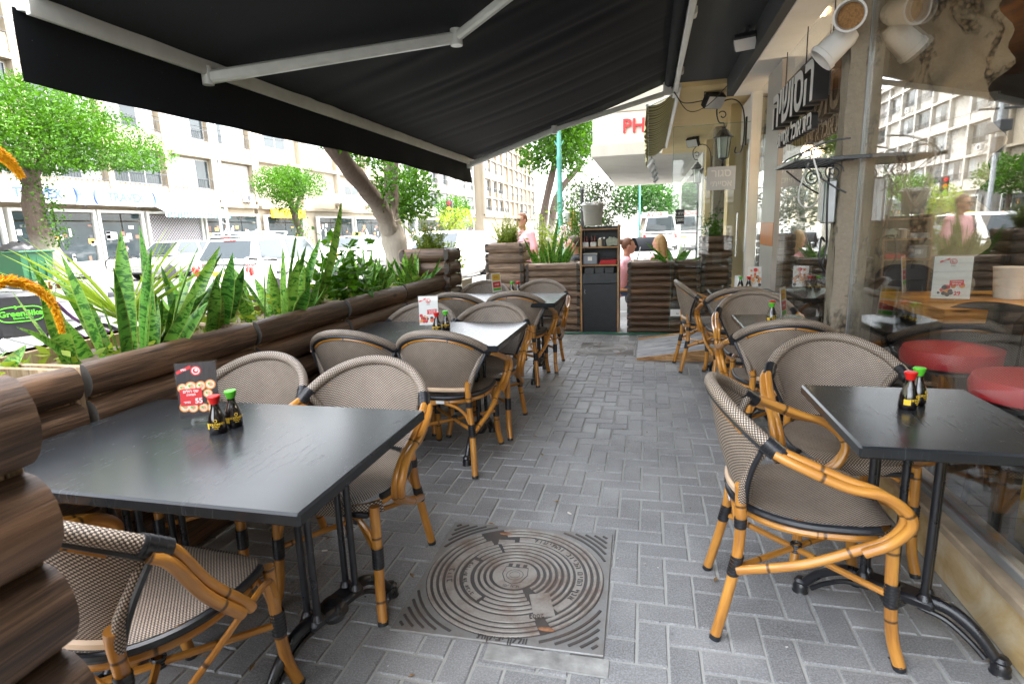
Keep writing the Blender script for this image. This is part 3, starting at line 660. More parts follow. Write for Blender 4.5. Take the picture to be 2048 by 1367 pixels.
# small litter on the paving
b = MB(); r = random.Random(77); LM = [simple('cigarette_paper', (.7, .66, .6), .8, var=.1), simple('dry_leaf_crumb', (.20, .12, .05), .8, var=.3, scale=60), simple('grey_crumb', (.07, .07, .07), .9, var=.2), simple('pale_crumb', (.5, .48, .44), .9, var=.2)]
for k in range(260):
    x, y = r.uniform(-1.8, 1.05), r.uniform(.6, 7.1); q = r.random(); M = rotz(r.uniform(0, 6.28), (x, y, .003))
    if q < .06: b.box((0, 0, .003), (.024, .007, .007), .002, M, m=0)
    elif q < .4: l = r.uniform(.008, .026); b.add([M @ Vector(p) for p in ((-l, 0, .001), (0, -l*.35, .004), (l, 0, .001), (0, l*.35, .005))], [(0, 1, 2, 3)], None, 1)
    else: l = r.uniform(.002, .006); b.box((0, 0, l*.3), (l*1.5, l, l*.7), 0, M, m=r.choice((2, 3, 3)))
tag(b.build('litter', LM), kind='stuff')
# ------------------------------------------------------------------ woven bistro chairs
SW = 1.45
def arch(a, off=0.0, lift=0.0):
    s = math.sin(a*SW)/math.sin(SW); c = (1-math.cos(a*SW))/(1-math.cos(SW))
    return Vector(((.272+off)*s, -.29-off+(.20+off)*c, .822+lift-.155*c))
def panel(s, t, off=0.0):          # s -1..1 across, t 0..1 bottom to top
    B = Vector((.152*s, -.208+.035*s*s, .478)); T = arch(.84*s)
    p = B.lerp(T, t); bow = math.sin(math.pi*t)
    return p+Vector((0, -.012*bow-off, 0))
def seat_pt(a, f=1.0):
    c, s = math.cos(a), math.sin(a)
    ex = .62 if s > 0 else .95
    x = .222*math.copysign(abs(c)**ex, c)*(1.0 if s > 0 else 1.0-.10*(-s)); y = .232*math.copysign(abs(s)**(.5 if s > 0 else .9), s)
    return Vector((x*f, .015+y*f, 0))
def make_chair(name, label, steep=False):
    t = thing(name, label, 'chair'); AE = .82 if steep else .87
    # seat
    b = MB(); nr, na = 9, 56; vs = []; uvs = []; fs = []
    for i in range(nr+1):
        f = i/nr
        for j in range(na):
            p = seat_pt(2*math.pi*j/na, f*.985); p.z = .458-.012*math.cos(f*math.pi/2)**2 - (.030*max(0, (p.y-.17)/.07)**2)
            vs.append(p)
    for i in range(nr):
        for j in range(na):
            q = (i*na+j, i*na+(j+1) % na, (i+1)*na+(j+1) % na, (i+1)*na+j); fs.append(q[::-1]); uvs.append([(vs[k].x, vs[k].y) for k in q[::-1]])
    b.add(vs, fs, uvs)
    fr = [j for j in range(na+1)]
    vs2, fs2, uv2 = [], [], []
    ks = 24
    for k in range(ks+1):
        a = math.radians(28+124*k/ks); p = seat_pt(a, .985)
        for j in range(5): vs2.append(Vector((p.x*(1+.01*j), p.y+.006*math.sin(j/4*math.pi), .43-.0105*j)) if j else Vector((p.x, p.y, .432)))
    l = 0
    for k in range(ks):
        for j in range(4):
            q = (k*5+j, k*5+j+1, (k+1)*5+j+1, (k+1)*5+j); fs2.append(q); uv2.append([(vs2[z].x, vs2[z].z) for z in q])
    b.add(vs2, fs2, uv2)
    b.build('seat', MT['weave'], t, 60)
    b = MB(); b.tube([seat_pt(math.radians(150+240*k/40), 1.0)+Vector((0, 0, .444)) for k in range(41)], .0125, 8)
    b.box((0, .238, .40), (.36, .014, .02), .004)
    b.build('seat_edging', MT['trim'], t, 40)
    b = MB(); b.tube([seat_pt(2*math.pi*k/40, .93)+Vector((0, 0, .415)) for k in range(40)], .0135, 8, closed=True)
    b.build('seat_ring', MT['bamboo'], t, 40)
    # backrest
    b = MB(); nu, nv = 26, 18
    arcl = .56
    b.surf(lambda u, v: panel(u*2-1, v, -.004), nu, nv, lambda u, v: ((u-.5)*(.32+.2*v), v*.34))
    b.surf(lambda u, v: panel(1-u*2, v, .005), nu, nv, lambda u, v: ((u-.5)*(.32+.2*v), v*.34))
    P = [arch((-1+2*k/36)*(AE+.04)) for k in range(37)]; b.tube(P, .0205, 12)
    for sx in (-1, 1):
        b.tube([Vector((sx*.160, -.197, .47)), Vector((sx*.185, -.193, .56)), Vector((sx*.222, -.165, .655)), Vector((sx*.243, -.14, .70))], .0155, 10)
    b.build('backrest', MT['weave'], t, 60)
    b = MB(); b.tube([arch((-1+2*k/36)*(AE+.04), -.004, -.020)+Vector((0, -.014, 0)) for k in range(37)], .0075, 6)
    for sx in (-1, 1): b.tube(smooth_path([panel(sx*.99, v, .012)+Vector((sx*.012, 0, 0)) for v in (-.02, .3, .6, .9)], 4), .0085, 6)
    b.tube([panel(-1+2*k/10, -.02, .006) for k in range(11)], .0075, 6); b.build('back_edging', MT['trim'], t, 40)
    b = MB(); b.tube([panel(-.97+1.94*k/10, .035, .012) for k in range(11)], .009, 6, flat=1.4)
    b.build('back_strip', MT['cream'], t, 40)
    b = MB(); b.tube([arch(-.62+1.24*k/16, -.012, -.034)+Vector((0, -.012, 0)) for k in range(17)], .0075, 6); b.build('back_pole', MT['bamboo'], t, 40)
    # arms: two parallel poles each
    for sx in (-1, 1):
        b = MB()
        for k, off in ((0, 0.0), (1, .026)):
            o = Vector((sx*off*.85, off*.1, -off*.55)) ; o2 = Vector((sx*off*.9, off*.4, 0)); o3 = Vector((sx*off*.9, 0, 0))
            path = [arch(sx*.87)+o*.8, Vector((sx*.276, -.075, .680))+o, Vector((sx*.286, .045, .632))+o, Vector((sx*.289, .145, .596))+o2*.8, Vector((sx*.281, .208, .532))+o2, Vector((sx*.262, .188, .455))+o3, Vector((sx*.250, .12, .405))+o3]
            if steep: o = o2 = o3 = Vector((sx*off*.45, -off*.95, -off*.45)); path = [arch(sx*AE)+o*.8, arch(sx*(AE+.08))+Vector((sx*.004, .012, -.012))+o, Vector((sx*.272, -.045, .56))+o2, Vector((sx*.288, .035, .455))+o3]
            if k == 0: path += ([Vector((sx*.29, .05, .43))] if steep else [Vector((sx*.236, -.03, .325)), Vector((sx*.190, -.203, .252))])
            b.tube(smooth_path(path, 6), .0148, 10)
        b.build('armrest', MT['bamboo'], t, 40)
        if steep:
            w = MB(); w.tube(smooth_path([(sx*.287, .035, .44), (sx*.25, -.05, .36), (sx*.205, -.19, .26)], 5), .0085, 8); w.tube(smooth_path([(sx*.287, .05, .44), (sx*.262, .12, .435), (sx*.225, .19, .40), (sx*.205, .225, .32)], 5), .0085, 8); w.build('arm_brace', MT['bamboo'], t, 40)
        w = MB(); p, q = arch(sx*(AE-.03)), arch(sx*(AE+.10)); d = (q-p).normalized()
        for k in range(7): c = arch(sx*(AE-.06+.022*k)); w.tube([c-d*.0045, c+d*.0045], .0245+.001*(k % 2), 12)
        w.build('arm_binding', MT['wrap'], t, 40)
    # legs
    for sx in (-1, 1):
        b = MB(); path = smooth_path([(sx*.198, -.262, .012), (sx*.186, -.232, .14), (sx*.174, -.205, .28), (sx*.163, -.196, .40), (sx*.160, -.200, .50), (sx*.168, -.203, .535)], 5)
        b.tube(path, .0172, 12, uoff=.1*sx); l = b.build('leg', MT['bamboo'], t, 40)
        f = MB(); f.tube([(sx*.199, -.264, 0), (sx*.1975, -.26, .016)], .0182, 12); f.build('foot_cap', MT['trim'], l, 40)
        f = MB()
        for k in range(6): z = .235+.011*k; f.lathe([(.0195, -.0058), (.0212, 0), (.0195, .0058)], 12, c=(sx*(.198-.086*z), -.262+.205*z, z), caps=False)
        f.build('binding', MT['wrap'], l, 40); f = MB()
        for k in range(3): z = .395+.011*k; f.lathe([(.0190, -.0058), (.0205, 0), (.0190, .0058)], 12, c=(sx*.164, -.197, z), caps=False)
        f.build('binding', MT['wrap'], l, 40)
        b = MB(); path = smooth_path([(sx*.212, .262, .012), (sx*.200, .240, .10), (sx*.196, .226, .24), (sx*.194, .218, .425)], 5)
        b.tube(path, .0178, 12, uoff=.23+.1*sx); l = b.build('leg', MT['bamboo'], t, 40)
        f = MB(); f.tube([(sx*.2125, .264, 0), (sx*.2105, .26, .016)], .0188, 12); f.build('foot_cap', MT['trim'], l, 40)
        f = MB()
        for k in range(7): z = .205+.011*k; f.lathe([(.0200, -.0058), (.0218, 0), (.0200, .0058)], 12, c=(sx*.1965, .229-.03*(z-.2), z), caps=False)
        f.build('binding', MT['wrap'], l, 40)
    # stretchers and braces
    b = MB()
    for sx in (-1, 1):
        b.tube([(sx*.178, -.205, .255), (-sx*.196, .222, .235)], .0105, 8)
    b.build('cross_stretcher', MT['bamboo'], t, 40)
    b = MB()
    for k in range(4): b.lathe([(.018, -.004), (.020, 0), (.018, .004)], 10, c=(0, .005, .236+.008*k), caps=False)
    b.build('cross_binding', MT['wrap'], t, 40)
    for yy, xx, lab in ((-.203, .168, 0), (.222, .190, 1)):
        b = MB()
        for sx in (-1, 1):
            b.tube(smooth_path([(sx*xx, yy, .28), (sx*(xx-.03), yy+.004, .345), (sx*(xx-.075), yy, .385), (sx*.028, yy, .405), (sx*.012, yy, .412)], 4), .0088, 8)
        b.build('brace', MT['bamboo'], t, 40)
    b = MB(); b.box((0, -.217, .418), (.05, .004, .018), .001); b.build('maker_tag', MT['paperwhite'], t)
    return t
chair0 = make_chair('bistro_chair', 'x'); used = [False]
GC = 'woven bamboo bistro chairs around the terrace tables'
def place_chair(x, y, rz, label):
    c = chair0 if not used[0] else copy_tree(chair0); used[0] = True
    c.location = (x, y, 0); c.rotation_euler = (0, 0, R(rz)); c['label'] = label; c['group'] = GC
CH_ = [(-1.33, .955, 2, 'woven chair seen from behind at the nearest big table with its whole seat showing'),
 (-1.80, .97, 0, 'woven chair nearly hidden by the cropped log post planter, only one arm showing'),
 (-1.105, 1.835, 181, 'woven chair facing the camera across the nearest big table, beside the aisle'),
 (-1.665, 1.87, 178, 'woven chair behind the menu stand of the nearest big table, close to the log planters'),
 (-1.115, 3.03, 0, 'woven chair with back to camera at the middle long table, on the aisle side'),
 (-1.645, 3.01, 1, 'woven chair with back to camera at the middle long table, against the log planters'),
 (-1.07, 3.62, 180, 'woven chair facing the camera across the middle long table, nearer the aisle'),
 (-1.60, 3.62, 181, 'woven chair behind the red and white menu of the middle long table'),
 (-1.115, 4.86, 1, 'woven chair with back to camera at the farthest long table, on the aisle side'),
 (-1.62, 4.82, -3, 'woven chair with back to camera at the farthest long table, against the log planters'),
 (-1.04, 5.36, 180, 'woven chair facing the camera before the low brown log planter'),
 (-1.63, 5.38, 182, 'woven chair facing the camera before the tall cream pot'),
 (.50, 1.915, -92, 'woven chair side on at the nearest small table with one full curved arm in view'),
 (.79, 2.47, 180, 'woven chair facing the camera behind the nearest small table'),
 (.735, 3.44, 0, 'woven chair with back to camera drawn up to the small table by the concrete pillar'),
 (.77, 4.22, 180, 'woven chair facing the camera behind the small table by the concrete pillar'),
 (.735, 5.05, 1, 'woven chair with back to camera at the small table beyond the pillar'),
 (.545, 5.46, -84, 'woven bamboo chair standing side on next to the wooden ramp')]
for a in CH_[1:]: place_chair(*a)
t = make_chair('bistro_chair', CH_[0][3], True); t.location = (-1.255, 1.035, 0); t.rotation_euler = (0, 0, R(-4)); t['group'] = GC
# ------------------------------------------------------------------ tables
def pedestal(t, x, y, rz, five=False):
    M = rotz(rz, (x, y, 0))
    rods = [(sx*.022, sy*.085) for sx in (-1, 1) for sy in (-1, 1)]+([(0, 0)] if five else [])
    b = MB()
    for (rx, ry) in rods: b.tube([M @ Vector((rx, ry, .15)), M @ Vector((rx, ry, .693))], .0115, 10)
    b.box(M @ Vector((0, 0, .686)), (.07, .24, .012), .003, None) if abs(rz) < .2 else b.tube([M @ Vector((0, -.12, .686)), M @ Vector((0, .12, .686))], .012, 8)
    b.build('post', MT['iron'], t, 40)
    b = MB(); b.lathe([(.0, .09), (.035, .10), (.05, .125), (.045, .15), (.03, .165), (0, .17)], 14, M=M)
    for sy in (-1, 1):
        b.box(Vector((0, 0, 0)), (.075, .11, .035), .01, M @ Matrix.Translation((0, sy*.06, .145)))
        b.lathe([(.012, -.012), (.022, -.004), (.018, .006), (.013, .014)], 10, c=(-.022, sy*.085, .165), M=M, caps=False); b.lathe([(.012, -.012), (.022, -.004), (.018, .006), (.013, .014)], 10, c=(.022, sy*.085, .165), M=M, caps=False)
    b.build('base', MT['iron'], t, 40)
    for sy in (-1, 1):
        b = MB()
        up = smooth_path([(0, sy*.09, .150), (0, sy*.15, .145), (0, sy*.215, .105), (0, sy*.262, .05), (0, sy*.28, .022)], 5)
        lo = smooth_path([(0, sy*.07, .115), (0, sy*.14, .105), (0, sy*.20, .068), (0, sy*.245, .028)], 5)
        n = len(up); b.tube([M @ p for p in up], [.021-.006*i/n for i in range(n)], 10); b.tube([M @ p for p in lo], .009, 8)
        b.lathe([(.0, .056), (.016, .054), (.024, .044), (.019, .036), (.026, .024), (.024, .008), (.028, .0)], 12, c=(0, sy*.282, 0), M=M)
        b.build('foot', MT['iron'], t, 40)
def table(x0, x1, y0, y1, label, peds, five=False):
    cx, cy = (x0+x1)/2, (y0+y1)/2; t = thing('cafe_table', label, 'table', (cx, cy, 0), 0, 'black cafe tables')
    b = MB(); b.box((0, 0, .712), (x1-x0, y1-y0, .036), .006); b.build('tabletop', MT['table'], t, 30)
    for (px, py, rz) in peds: pedestal(t, px-cx, py-cy, R(rz), five)
table(-1.90, -.76, 1.018, 1.768, 'large black table in the near left with scratches, a menu and soy bottles', [(-1.0, 1.46, -14), (-1.62, 1.42, 4)])
table(-1.90, -.785, 2.87, 3.66, 'middle one of the three long black tables beside the log planters', [(-1.02, 3.22, 0), (-1.62, 3.2, 0)])
table(-1.90, -.755, 4.62, 5.39, 'farthest long black table, in front of the low brown log planter', [(-.97, 4.98, 0), (-1.62, 4.98, 0)])
table(.572, 1.108, 1.628, 2.259, 'small square black table at the near right with only two soy bottles', [(.80, 1.89, 57)], True)
table(.558, .985, 3.385, 4.02, 'small square black table between two woven chairs by the concrete pillar', [(.78, 3.7, 20)], True)
table(.548, 1.10, 4.86, 5.63, 'small square black table beyond the pillar, next to the side on chair', [(.80, 5.2, 57)], True)
# ------------------------------------------------------------------ soy sauce bottles and menus
def wraptext(b, txt, size, z, rad, a0, m):
    vs, fs = text_geo(txt, size, .0002, 'CENTER', .0002)
    q = []
    for (x, y, zz) in vs:
        a = a0+x/rad; r_ = rad+.0006+zz; q.append((r_*math.cos(a), r_*math.sin(a), z+y))
    b.add(q, fs, None, m)
def make_bottle(capm, rz):
    t = thing('soy_sauce_bottle', 'x', 'sauce bottle'); q = .92
    b = MB(); prof = [(0, .0), (.026, .0), (.0295, .004), (.0298, .02), (.0285, .038), (.0245, .056), (.0185, .072), (.0138, .086), (.0125, .1)]
    b.lathe([(r*q, z) for r, z in prof], 28); b.build('glass', MT['soy'], t, 45)
    b = MB(); b.lathe([(.0125, .097), (.0135, .101), (.0185, .117), (.0195, .121), (.017, .124), (0, .1245)], 24); b.build('cap', MT[capm], t, 40)
    b = MB(); a = R(rz)
    wraptext(b, 'KIKKOMAN', .0105, .034, .0272, a, 0); wraptext(b, 'SOY SAUCE', .0042, .0265, .0276, a, 0); wraptext(b, '5 FL OZ', .0035, .0205, .0277, a, 0)
    for k in range(6):
        aa = a+.010/.026*math.cos(k*math.pi/3)*.5; bb = a+.010/.026*math.cos((k+1)*math.pi/3)*.5; r_ = .0262
        z1, z2 = .0455+.005*math.sin(k*math.pi/3), .0455+.005*math.sin((k+1)*math.pi/3)
        b.tube([(r_*math.cos(aa), r_*math.sin(aa), z1), (r_*math.cos(bb), r_*math.sin(bb), z2)], .0008, 5)
    for k in range(8):
        a1, a2 = a-1.55+.09*k, a-1.55+.09*(k+1); r_ = .0277
        b.quad(*[(r_*math.cos(x), r_*math.sin(x), z) for x, z in ((a1, .018), (a2, .018), (a2, .036), (a1, .036))])
    b.build('print', MT['yellow'], t); return t
botR = make_bottle('red', -78); botG = make_bottle('green', -78); bu = {}
def bottle(src, x, y, z, rz, label):
    c = src if src not in bu else copy_tree(src); bu[src] = 1
    c.location = (x, y, z); c.rotation_euler = (0, 0, R(rz)); c['label'] = label; c['group'] = 'soy sauce bottles on the tables'
TZ = .7302
p = atz(428, 868, TZ); bottle(botR, p.x, p.y+.02, TZ, 20, 'red capped soy sauce bottle beside the dark sushi menu on the nearest left table')
p = atz(461, 855, TZ); bottle(botG, p.x, p.y+.02, TZ, 48, 'green capped soy sauce bottle beside the dark sushi menu on the nearest left table')
p = atz(1820, 820, TZ); bottle(botR, p.x, p.y+.02, TZ, 30, 'red capped soy sauce bottle on the nearest right table')
p = atz(1840, 812, TZ); bottle(botG, p.x, p.y+.03, TZ, 30, 'green capped soy sauce bottle on the nearest right table')
bottle(botR, -1.285, 3.27, TZ, 0, 'red capped soy sauce bottle next to the white menu on the middle left table')
bottle(botG, -1.255, 3.35, TZ, 0, 'green capped soy sauce bottle next to the white menu on the middle left table')
bottle(botG, -1.285, 5.31, TZ, 0, 'green capped soy sauce bottle on the farthest long table')
bottle(botR, -1.225, 5.31, TZ, 0, 'red capped soy sauce bottle on the farthest long table')
bottle(botG, .74, 3.68, TZ, 10, 'green capped soy sauce bottle on the small table by the concrete pillar')
bottle(botR, .76, 3.77, TZ, 10, 'red capped soy sauce bottle half hidden behind the green one by the concrete pillar')
bottle(botG, .83, 5.51, TZ, 0, 'green capped soy sauce bottle on the small table beyond the pillar')
bottle(botR, .90, 5.51, TZ, 0, 'red capped soy sauce bottle on the small table beyond the pillar')
def menu(x, y, rz, label, style, w=.125, h=.185, z=TZ):
    t = thing('menu_stand', label, 'menu stand', (x, y, z), R(rz), 'acrylic menu stands')
    tilt = Matrix.Rotation(R(-6), 4, 'X')
    b = MB(); b.box((0, -.004, h/2+.022), (w+.008, .0022, h+.012), 0, tilt); b.box((0, .004, h/2+.022), (w+.008, .0022, h+.012), 0, tilt); b.build('acrylic_sleeve', MT['acrylic'], t)
    b = MB(); b.box((0, .0, .010), (.055, .05, .02), .004); b.build('foot', MT['acrylic'], t, 40)
    mats = [MT[k] for k in ('paperwhite', 'ink', 'redink', 'orange', 'salmon', 'rice', 'yellow', 'green')]
    b = MB(); bg = 1 if style == 'dark' else 0
    b.box((0, 0, h/2+.022), (w, .0016, h), 0, tilt, m=bg)
    def disc(cx, cz, r, m, d, sx=1.): 
        n = 20; M = tilt @ Matrix.Translation((0, -.001-d, 0)); b.add([(cx+r*sx*math.cos(2*math.pi*k/n), 0, cz+r*math.sin(2*math.pi*k/n)) for k in range(n)], [tuple(range(n))], None, m, M)
    def rect(cx, cz, ww, hh, m, d, sk=0): b.add([(cx-ww/2, -.001-d, cz-hh/2-sk), (cx+ww/2, -.001-d, cz-hh/2+sk), (cx+ww/2, -.001-d, cz+hh/2+sk), (cx-ww/2, -.001-d, cz+hh/2-sk)], [(0, 1, 2, 3)], None, m, tilt)
    def txt(s, cx, cz, sz, m, d, bo=.0004): b.text(s, sz, tilt @ frame((cx, -.001-d, cz), (1, 0, 0), (0, 0, 1)), .0002, m, bold=bo)
    T = h+.022; rr_ = random.Random(int(abs(x)*1000))
    if style in ('dark', 'white'):
        disc(.0, T-.028, .0165, 2, .0004); disc(.0, T-.028, .0125, 0, .0006); disc(.0, T-.028, .009, 2, .0008); disc(.002, T-.026, .005, 0, .001)
        rect(-.037, T-.022, .045, .011, 2, .0004, .009); txt(heb('חדש'), -.037, T-.022, .009, 0, .0006)
    if style == 'dark':
        for (cx, cz) in ((-.046, .125), (-.020, .128), (.010, .128), (.040, .130), (.030, .100), (.040, .075), (-.02, .055), (.012, .052), (.040, .05), (-.045, .06)):
            r_ = .0155+rr_.uniform(-.001, .003); disc(cx, cz, r_, 3, .0004); disc(cx, cz, r_*.78, 5, .0006); disc(cx+.002, cz, r_*.42, 4, .0008); disc(cx-.004, cz+.003, r_*.2, 7, .001)
        rect(-.022, .092, .068, .058, 2, .0012); txt(heb('שני רולים'), -.022, .112, .0125, 0, .0014); txt(heb('לבחירה'), -.022, .100, .009, 0, .0014); txt('55', .0, .077, .024, 0, .0014, .0008); txt(heb('מחיר'), -.036, .075, .010, 0, .0014)
    elif style == 'white':
        for k in range(16): disc(-.02+rr_.gauss(0, .02), .065+rr_.gauss(0, .014), rr_.uniform(.006, .014), rr_.choice((1, 2, 3, 1, 4)), .0004+.0001*k)
        rect(.022, .108, .062, .030, 2, .0024, .002); txt(heb('ארוחת עוף'), .022, .115, .011, 0, .0026); txt(heb('לצהריים'), .022, .102, .011, 0, .0026); txt('29', .028, .05, .03, 2, .0026, .001); txt(heb('תפריט'), 0, T-.052, .008, 1, .0004)
    elif style == 'side':
        rect(0, T-.045, w*.8, .06, 6, .0004); rect(0, T-.115, w*.8, .055, 2, .0004); rect(0, T-.16, w*.8, .025, 7, .0004); txt(heb('תפריט'), 0, T-.115, .02, 0, .0006); txt(heb('צהריים'), 0, T-.045, .02, 2, .0006)
    else:
        for k in range(26): disc(rr_.uniform(-.05, .05), rr_.uniform(.04, T-.02), rr_.uniform(.008, .018), rr_.choice((3, 4, 2, 5, 1, 3)), .0004+.00008*k)
    b.build('menu_card', mats, t)
menu(-1.485, 1.535, 29, 'dark menu card with sushi rolls and a red price box on the nearest left table', 'dark', .125, .187)
menu(-1.39, 3.40, 14, 'white menu card with red logo and chicken dish on the middle left table', 'white')
menu(-1.44, 5.34, 58, 'white, yellow and red menu card on the farthest long table', 'side')
menu(.84, 3.79, 64, 'white menu card seen nearly edge on at the small table by the pillar', 'side')
menu(.96, 5.56, 12, 'orange and red menu card on the small table beyond the pillar', 'photo')
# ------------------------------------------------------------------ waiter cabinet
t = thing('waiter_cabinet', 'black waiter cabinet with oak edges and open shelves between two log planters', 'cabinet', (-.6, 7.5, 0))
cw, x0, x1, fy, by = .49, -.245, .245, -.25, .10
b = MB()
for sx in (-1, 1):
    b.prism([(-.25, 0), (-.25, .86), (-.18, 1.36), (.12, 1.36), (.12, 0)], -.009, .009, Matrix(((0, 0, 1, sx*.235), (1, 0, 0, 0), (0, 1, 0, 0), (0, 0, 0, 1))))
b.build('side_panel', MT['cabside'], t)
b = MB()
for sx in (-1, 1):
    b.prism([(-.256, 0), (-.256, .862), (-.19, 1.366), (-.175, 1.366), (-.235, .862), (-.235, 0)], -.0105, .0105, Matrix(((0, 0, 1, sx*.235), (1, 0, 0, 0), (0, 1, 0, 0), (0, 0, 0, 1))))
for z, y in ((.865, -.245), (1.09, -.215), (1.315, -.185)): b.box((0, y, z), (.448, .014, .018), .002)
b.build('edge_band', MT['oakedge'], t, 30)
b = MB()
for z, y in ((.865, -.06), (1.09, -.05), (1.315, -.04)): b.box((0, y, z), (.446, .34-abs(y), .014))
b.box((0, .10, .7), (.446, .012, 1.3)); b.box((0, -.08, .62), (.446, .3, .012)); b.build('shelf', MT['cabinet'], t)
b = MB(); b.box((0, -.232, .35), (.444, .018, .56), .002); b.tube(smooth_path([(-.19, -.244, .56), (-.186, -.247, .545), (-.194, -.247, .53), (-.187, -.247, .512), (-.191, -.244, .50)], 4), .0016, 6, m=1); b.build('door', [MT['cabinet'], MT['paperwhite']], t, 30)
b = MB(); b.box((0, -.236, .70), (.444, .018, .125), .002); b.build('drawer', simple('faded_black_board', (.045, .05, .056), .6, var=.3, scale=8), t, 30)
b = MB(); b.box((0, -.225, .035), (.444, .02, .07)); b.build('kick_board', MT['cabinet'], t)
for k in range(3):
    b = MB(); cx = -.13+.125*k; M = Matrix.Translation((cx, -.14, .80))
    b.add([(-.052, -.09, -.04), (.052, -.09, -.04), (.052, .09, -.04), (-.052, .09, -.04), (-.06, -.095, .035), (.06, -.095, .035), (.06, .095, .035), (-.06, .095, .035)], [(3, 2, 1, 0), (0, 1, 5, 4), (1, 2, 6, 5), (2, 3, 7, 6), (3, 0, 4, 7)], None, 0, M); b.build('cutlery_bin', MT['darkgrey'], t)
def C_(x, y, z): return (x-.6, y+7.5, z)
def jar(x, y, z, r, h, mt, lid, label, name='condiment_jar'):
    t = thing(name, label, 'jar', C_(x, y, z), 0, 'things on the cabinet shelves')
    b = MB(); b.lathe([(0, 0), (r, 0), (r*1.02, h*.8), (r*.9, h*.86), (0, h*.86)], 16); b.build('body', mt, t, 40)
    b = MB(); b.lathe([(r*.95, h*.86), (r*.95, h), (0, h)], 16); b.build('lid', lid, t, 40)
sauce = simple('dark_red_sauce', (.12, .02, .012), .25, var=.2, scale=30)
for k, (x, lab) in enumerate(((-.185, 'white rack of dark sauce bottles at the left end of the cabinet shelf'), (-.085, 'white rack of dark sauce bottles second along the cabinet shelf'))):
    t = thing('sauce_rack', lab, 'rack', C_(x, -.13, 1.098), 0, 'things on the cabinet shelves'); b = MB(); b.box((0, 0, .03), (.075, .07, .06), .004); b.build('holder', MT['paperwhite'], t, 30)
    for q in (-.018, .018):
        b = MB(); b.lathe([(.014, .06), (.016, .10), (.008, .13), (.008, .14), (0, .14)], 12, c=(q, 0, 0)); b.build('bottle', sauce, t, 40)
jar(.0, -.12, 1.098, .03, .11, MT['rice'], MT['chrome'], 'tall cream jar with steel lid in the middle of the cabinet shelf')
jar(.055, -.13, 1.098, .025, .115, MT['darkgrey'], MT['chrome'], 'dark grinder beside the cream jar on the cabinet shelf')
t = thing('napkin_pack', 'clear bag of pale packets at the right end of the cabinet shelf', 'packets', C_(.15, -.13, 1.098), 0, 'things on the cabinet shelves')
b = MB(); rr = random.Random(4)
for k in range(14): b.box((rr.uniform(-.05, .05), rr.uniform(-.03, .03), .05+rr.uniform(-.01, .02)), (.04, .006, .085), .001, Matrix.Rotation(rr.uniform(-.35, .35), 4, 'Y'))
b.build('packets', simple('pale_green_packets', (.50, .55, .45), .5, var=.2, scale=30), t)
t = thing('storage_tub', 'grey see-through tub with a white label on the lower cabinet shelf', 'tub', C_(-.125, -.12, .873), 0, 'things on the cabinet shelves')
b = MB(); b.box((0, 0, .065), (.19, .17, .13), .012); b.build('tub', MT['tub'], t, 30); b = MB(); b.box((0, 0, .138), (.2, .18, .014), .004); b.build('lid', MT['bucket'], t, 30); b = MB(); b.box((.0, -.087, .075), (.055, .002, .05)); b.build('sticker', MT['paperwhite'], t)
t = thing('menu_folders', 'stack of red menu folders on the lower cabinet shelf', 'folders', C_(.1, -.13, .873), 0, 'things on the cabinet shelves')
b = MB()
for k in range(4): b.box((.004*k, .003*k, .008+.014*k), (.21, .16, .012), .002)
b.build('folder_stack', MT['redink'], t); b = MB(); b.box((0, 0, .075), (.2, .15, .018), .004); b.build('black_folder', MT['black'], t)
t = thing('white_bucket', 'large greyish white plastic bucket standing on top of the waiter cabinet', 'bucket', C_(-.10, -.03, 1.366))
b = MB(); b.lathe([(0, 0), (.112, 0), (.133, .26), (.138, .262), (.138, .275), (.13, .275), (.128, .255)], 32); b.build('body', MT['bucket'], t, 40)
b = MB(); b.tube(smooth_path([(-.136, 0, .24), (-.12, -.07, .19), (0, -.135, .15), (.12, -.07, .19), (.136, 0, .24)], 6), .003, 6); b.build('handle', MT['galv'], t, 40)
b = MB(); rr = random.Random(8)
b.surf(lambda u, v: (.15*math.cos(6.283*u)*(1-.25*v)*(1+.06*math.sin(u*40)), .15*math.sin(6.283*u)*(1-.25*v)*(1+.06*math.sin(u*34)), .255+.035*v+.012*math.sin(u*50)*v), 48, 6); b.build('bin_liner', MT['bucket'], t, 60)
# ------------------------------------------------------------------ ramp, hose
t = thing('wooden_ramp', 'low wooden ramp with grey top boards leading up to the shop door', 'ramp', (.6, 6.25, 0))
b = MB(); b.prism([(-.70, .004), (.75, .225), (.75, .205), (-.68, -.0)], -.52, .50, Matrix(((1, 0, 0, 0), (0, 0, 1, 0), (0, 1, 0, 0), (0, 0, 0, 1)))); b.build('top_board', MT['ramp'], t)
b = MB(); b.prism([(-.70, .0), (.76, .0), (.76, .235), (-.70, .022)], -.545, -.522, Matrix(((1, 0, 0, 0), (0, 0, 1, 0), (0, 1, 0, 0), (0, 0, 0, 1)))); b.build('side_board', MT['plywood'], t); b = MB(); b.prism([(-.70, .0), (.76, .0), (.76, .235), (-.70, .022)], .502, .525, Matrix(((1, 0, 0, 0), (0, 0, 1, 0), (0, 1, 0, 0), (0, 0, 0, 1)))); b.build('side_board', MT['plywood'], t)
b = MB(); b.tube(smooth_path([(-1.7, 7.12, .012), (-1.3, 7.08, .012), (-.95, 7.10, .012), (-.6, 7.14, .014), (-.3, 7.10, .012), (.1, 7.13, .012), (.5, 7.06, .012)], 8), .011, 8)
tag(b.build('garden_hose', MT['hose'], smooth=60), 'green garden hose lying along the foot of the log planters', 'hose')
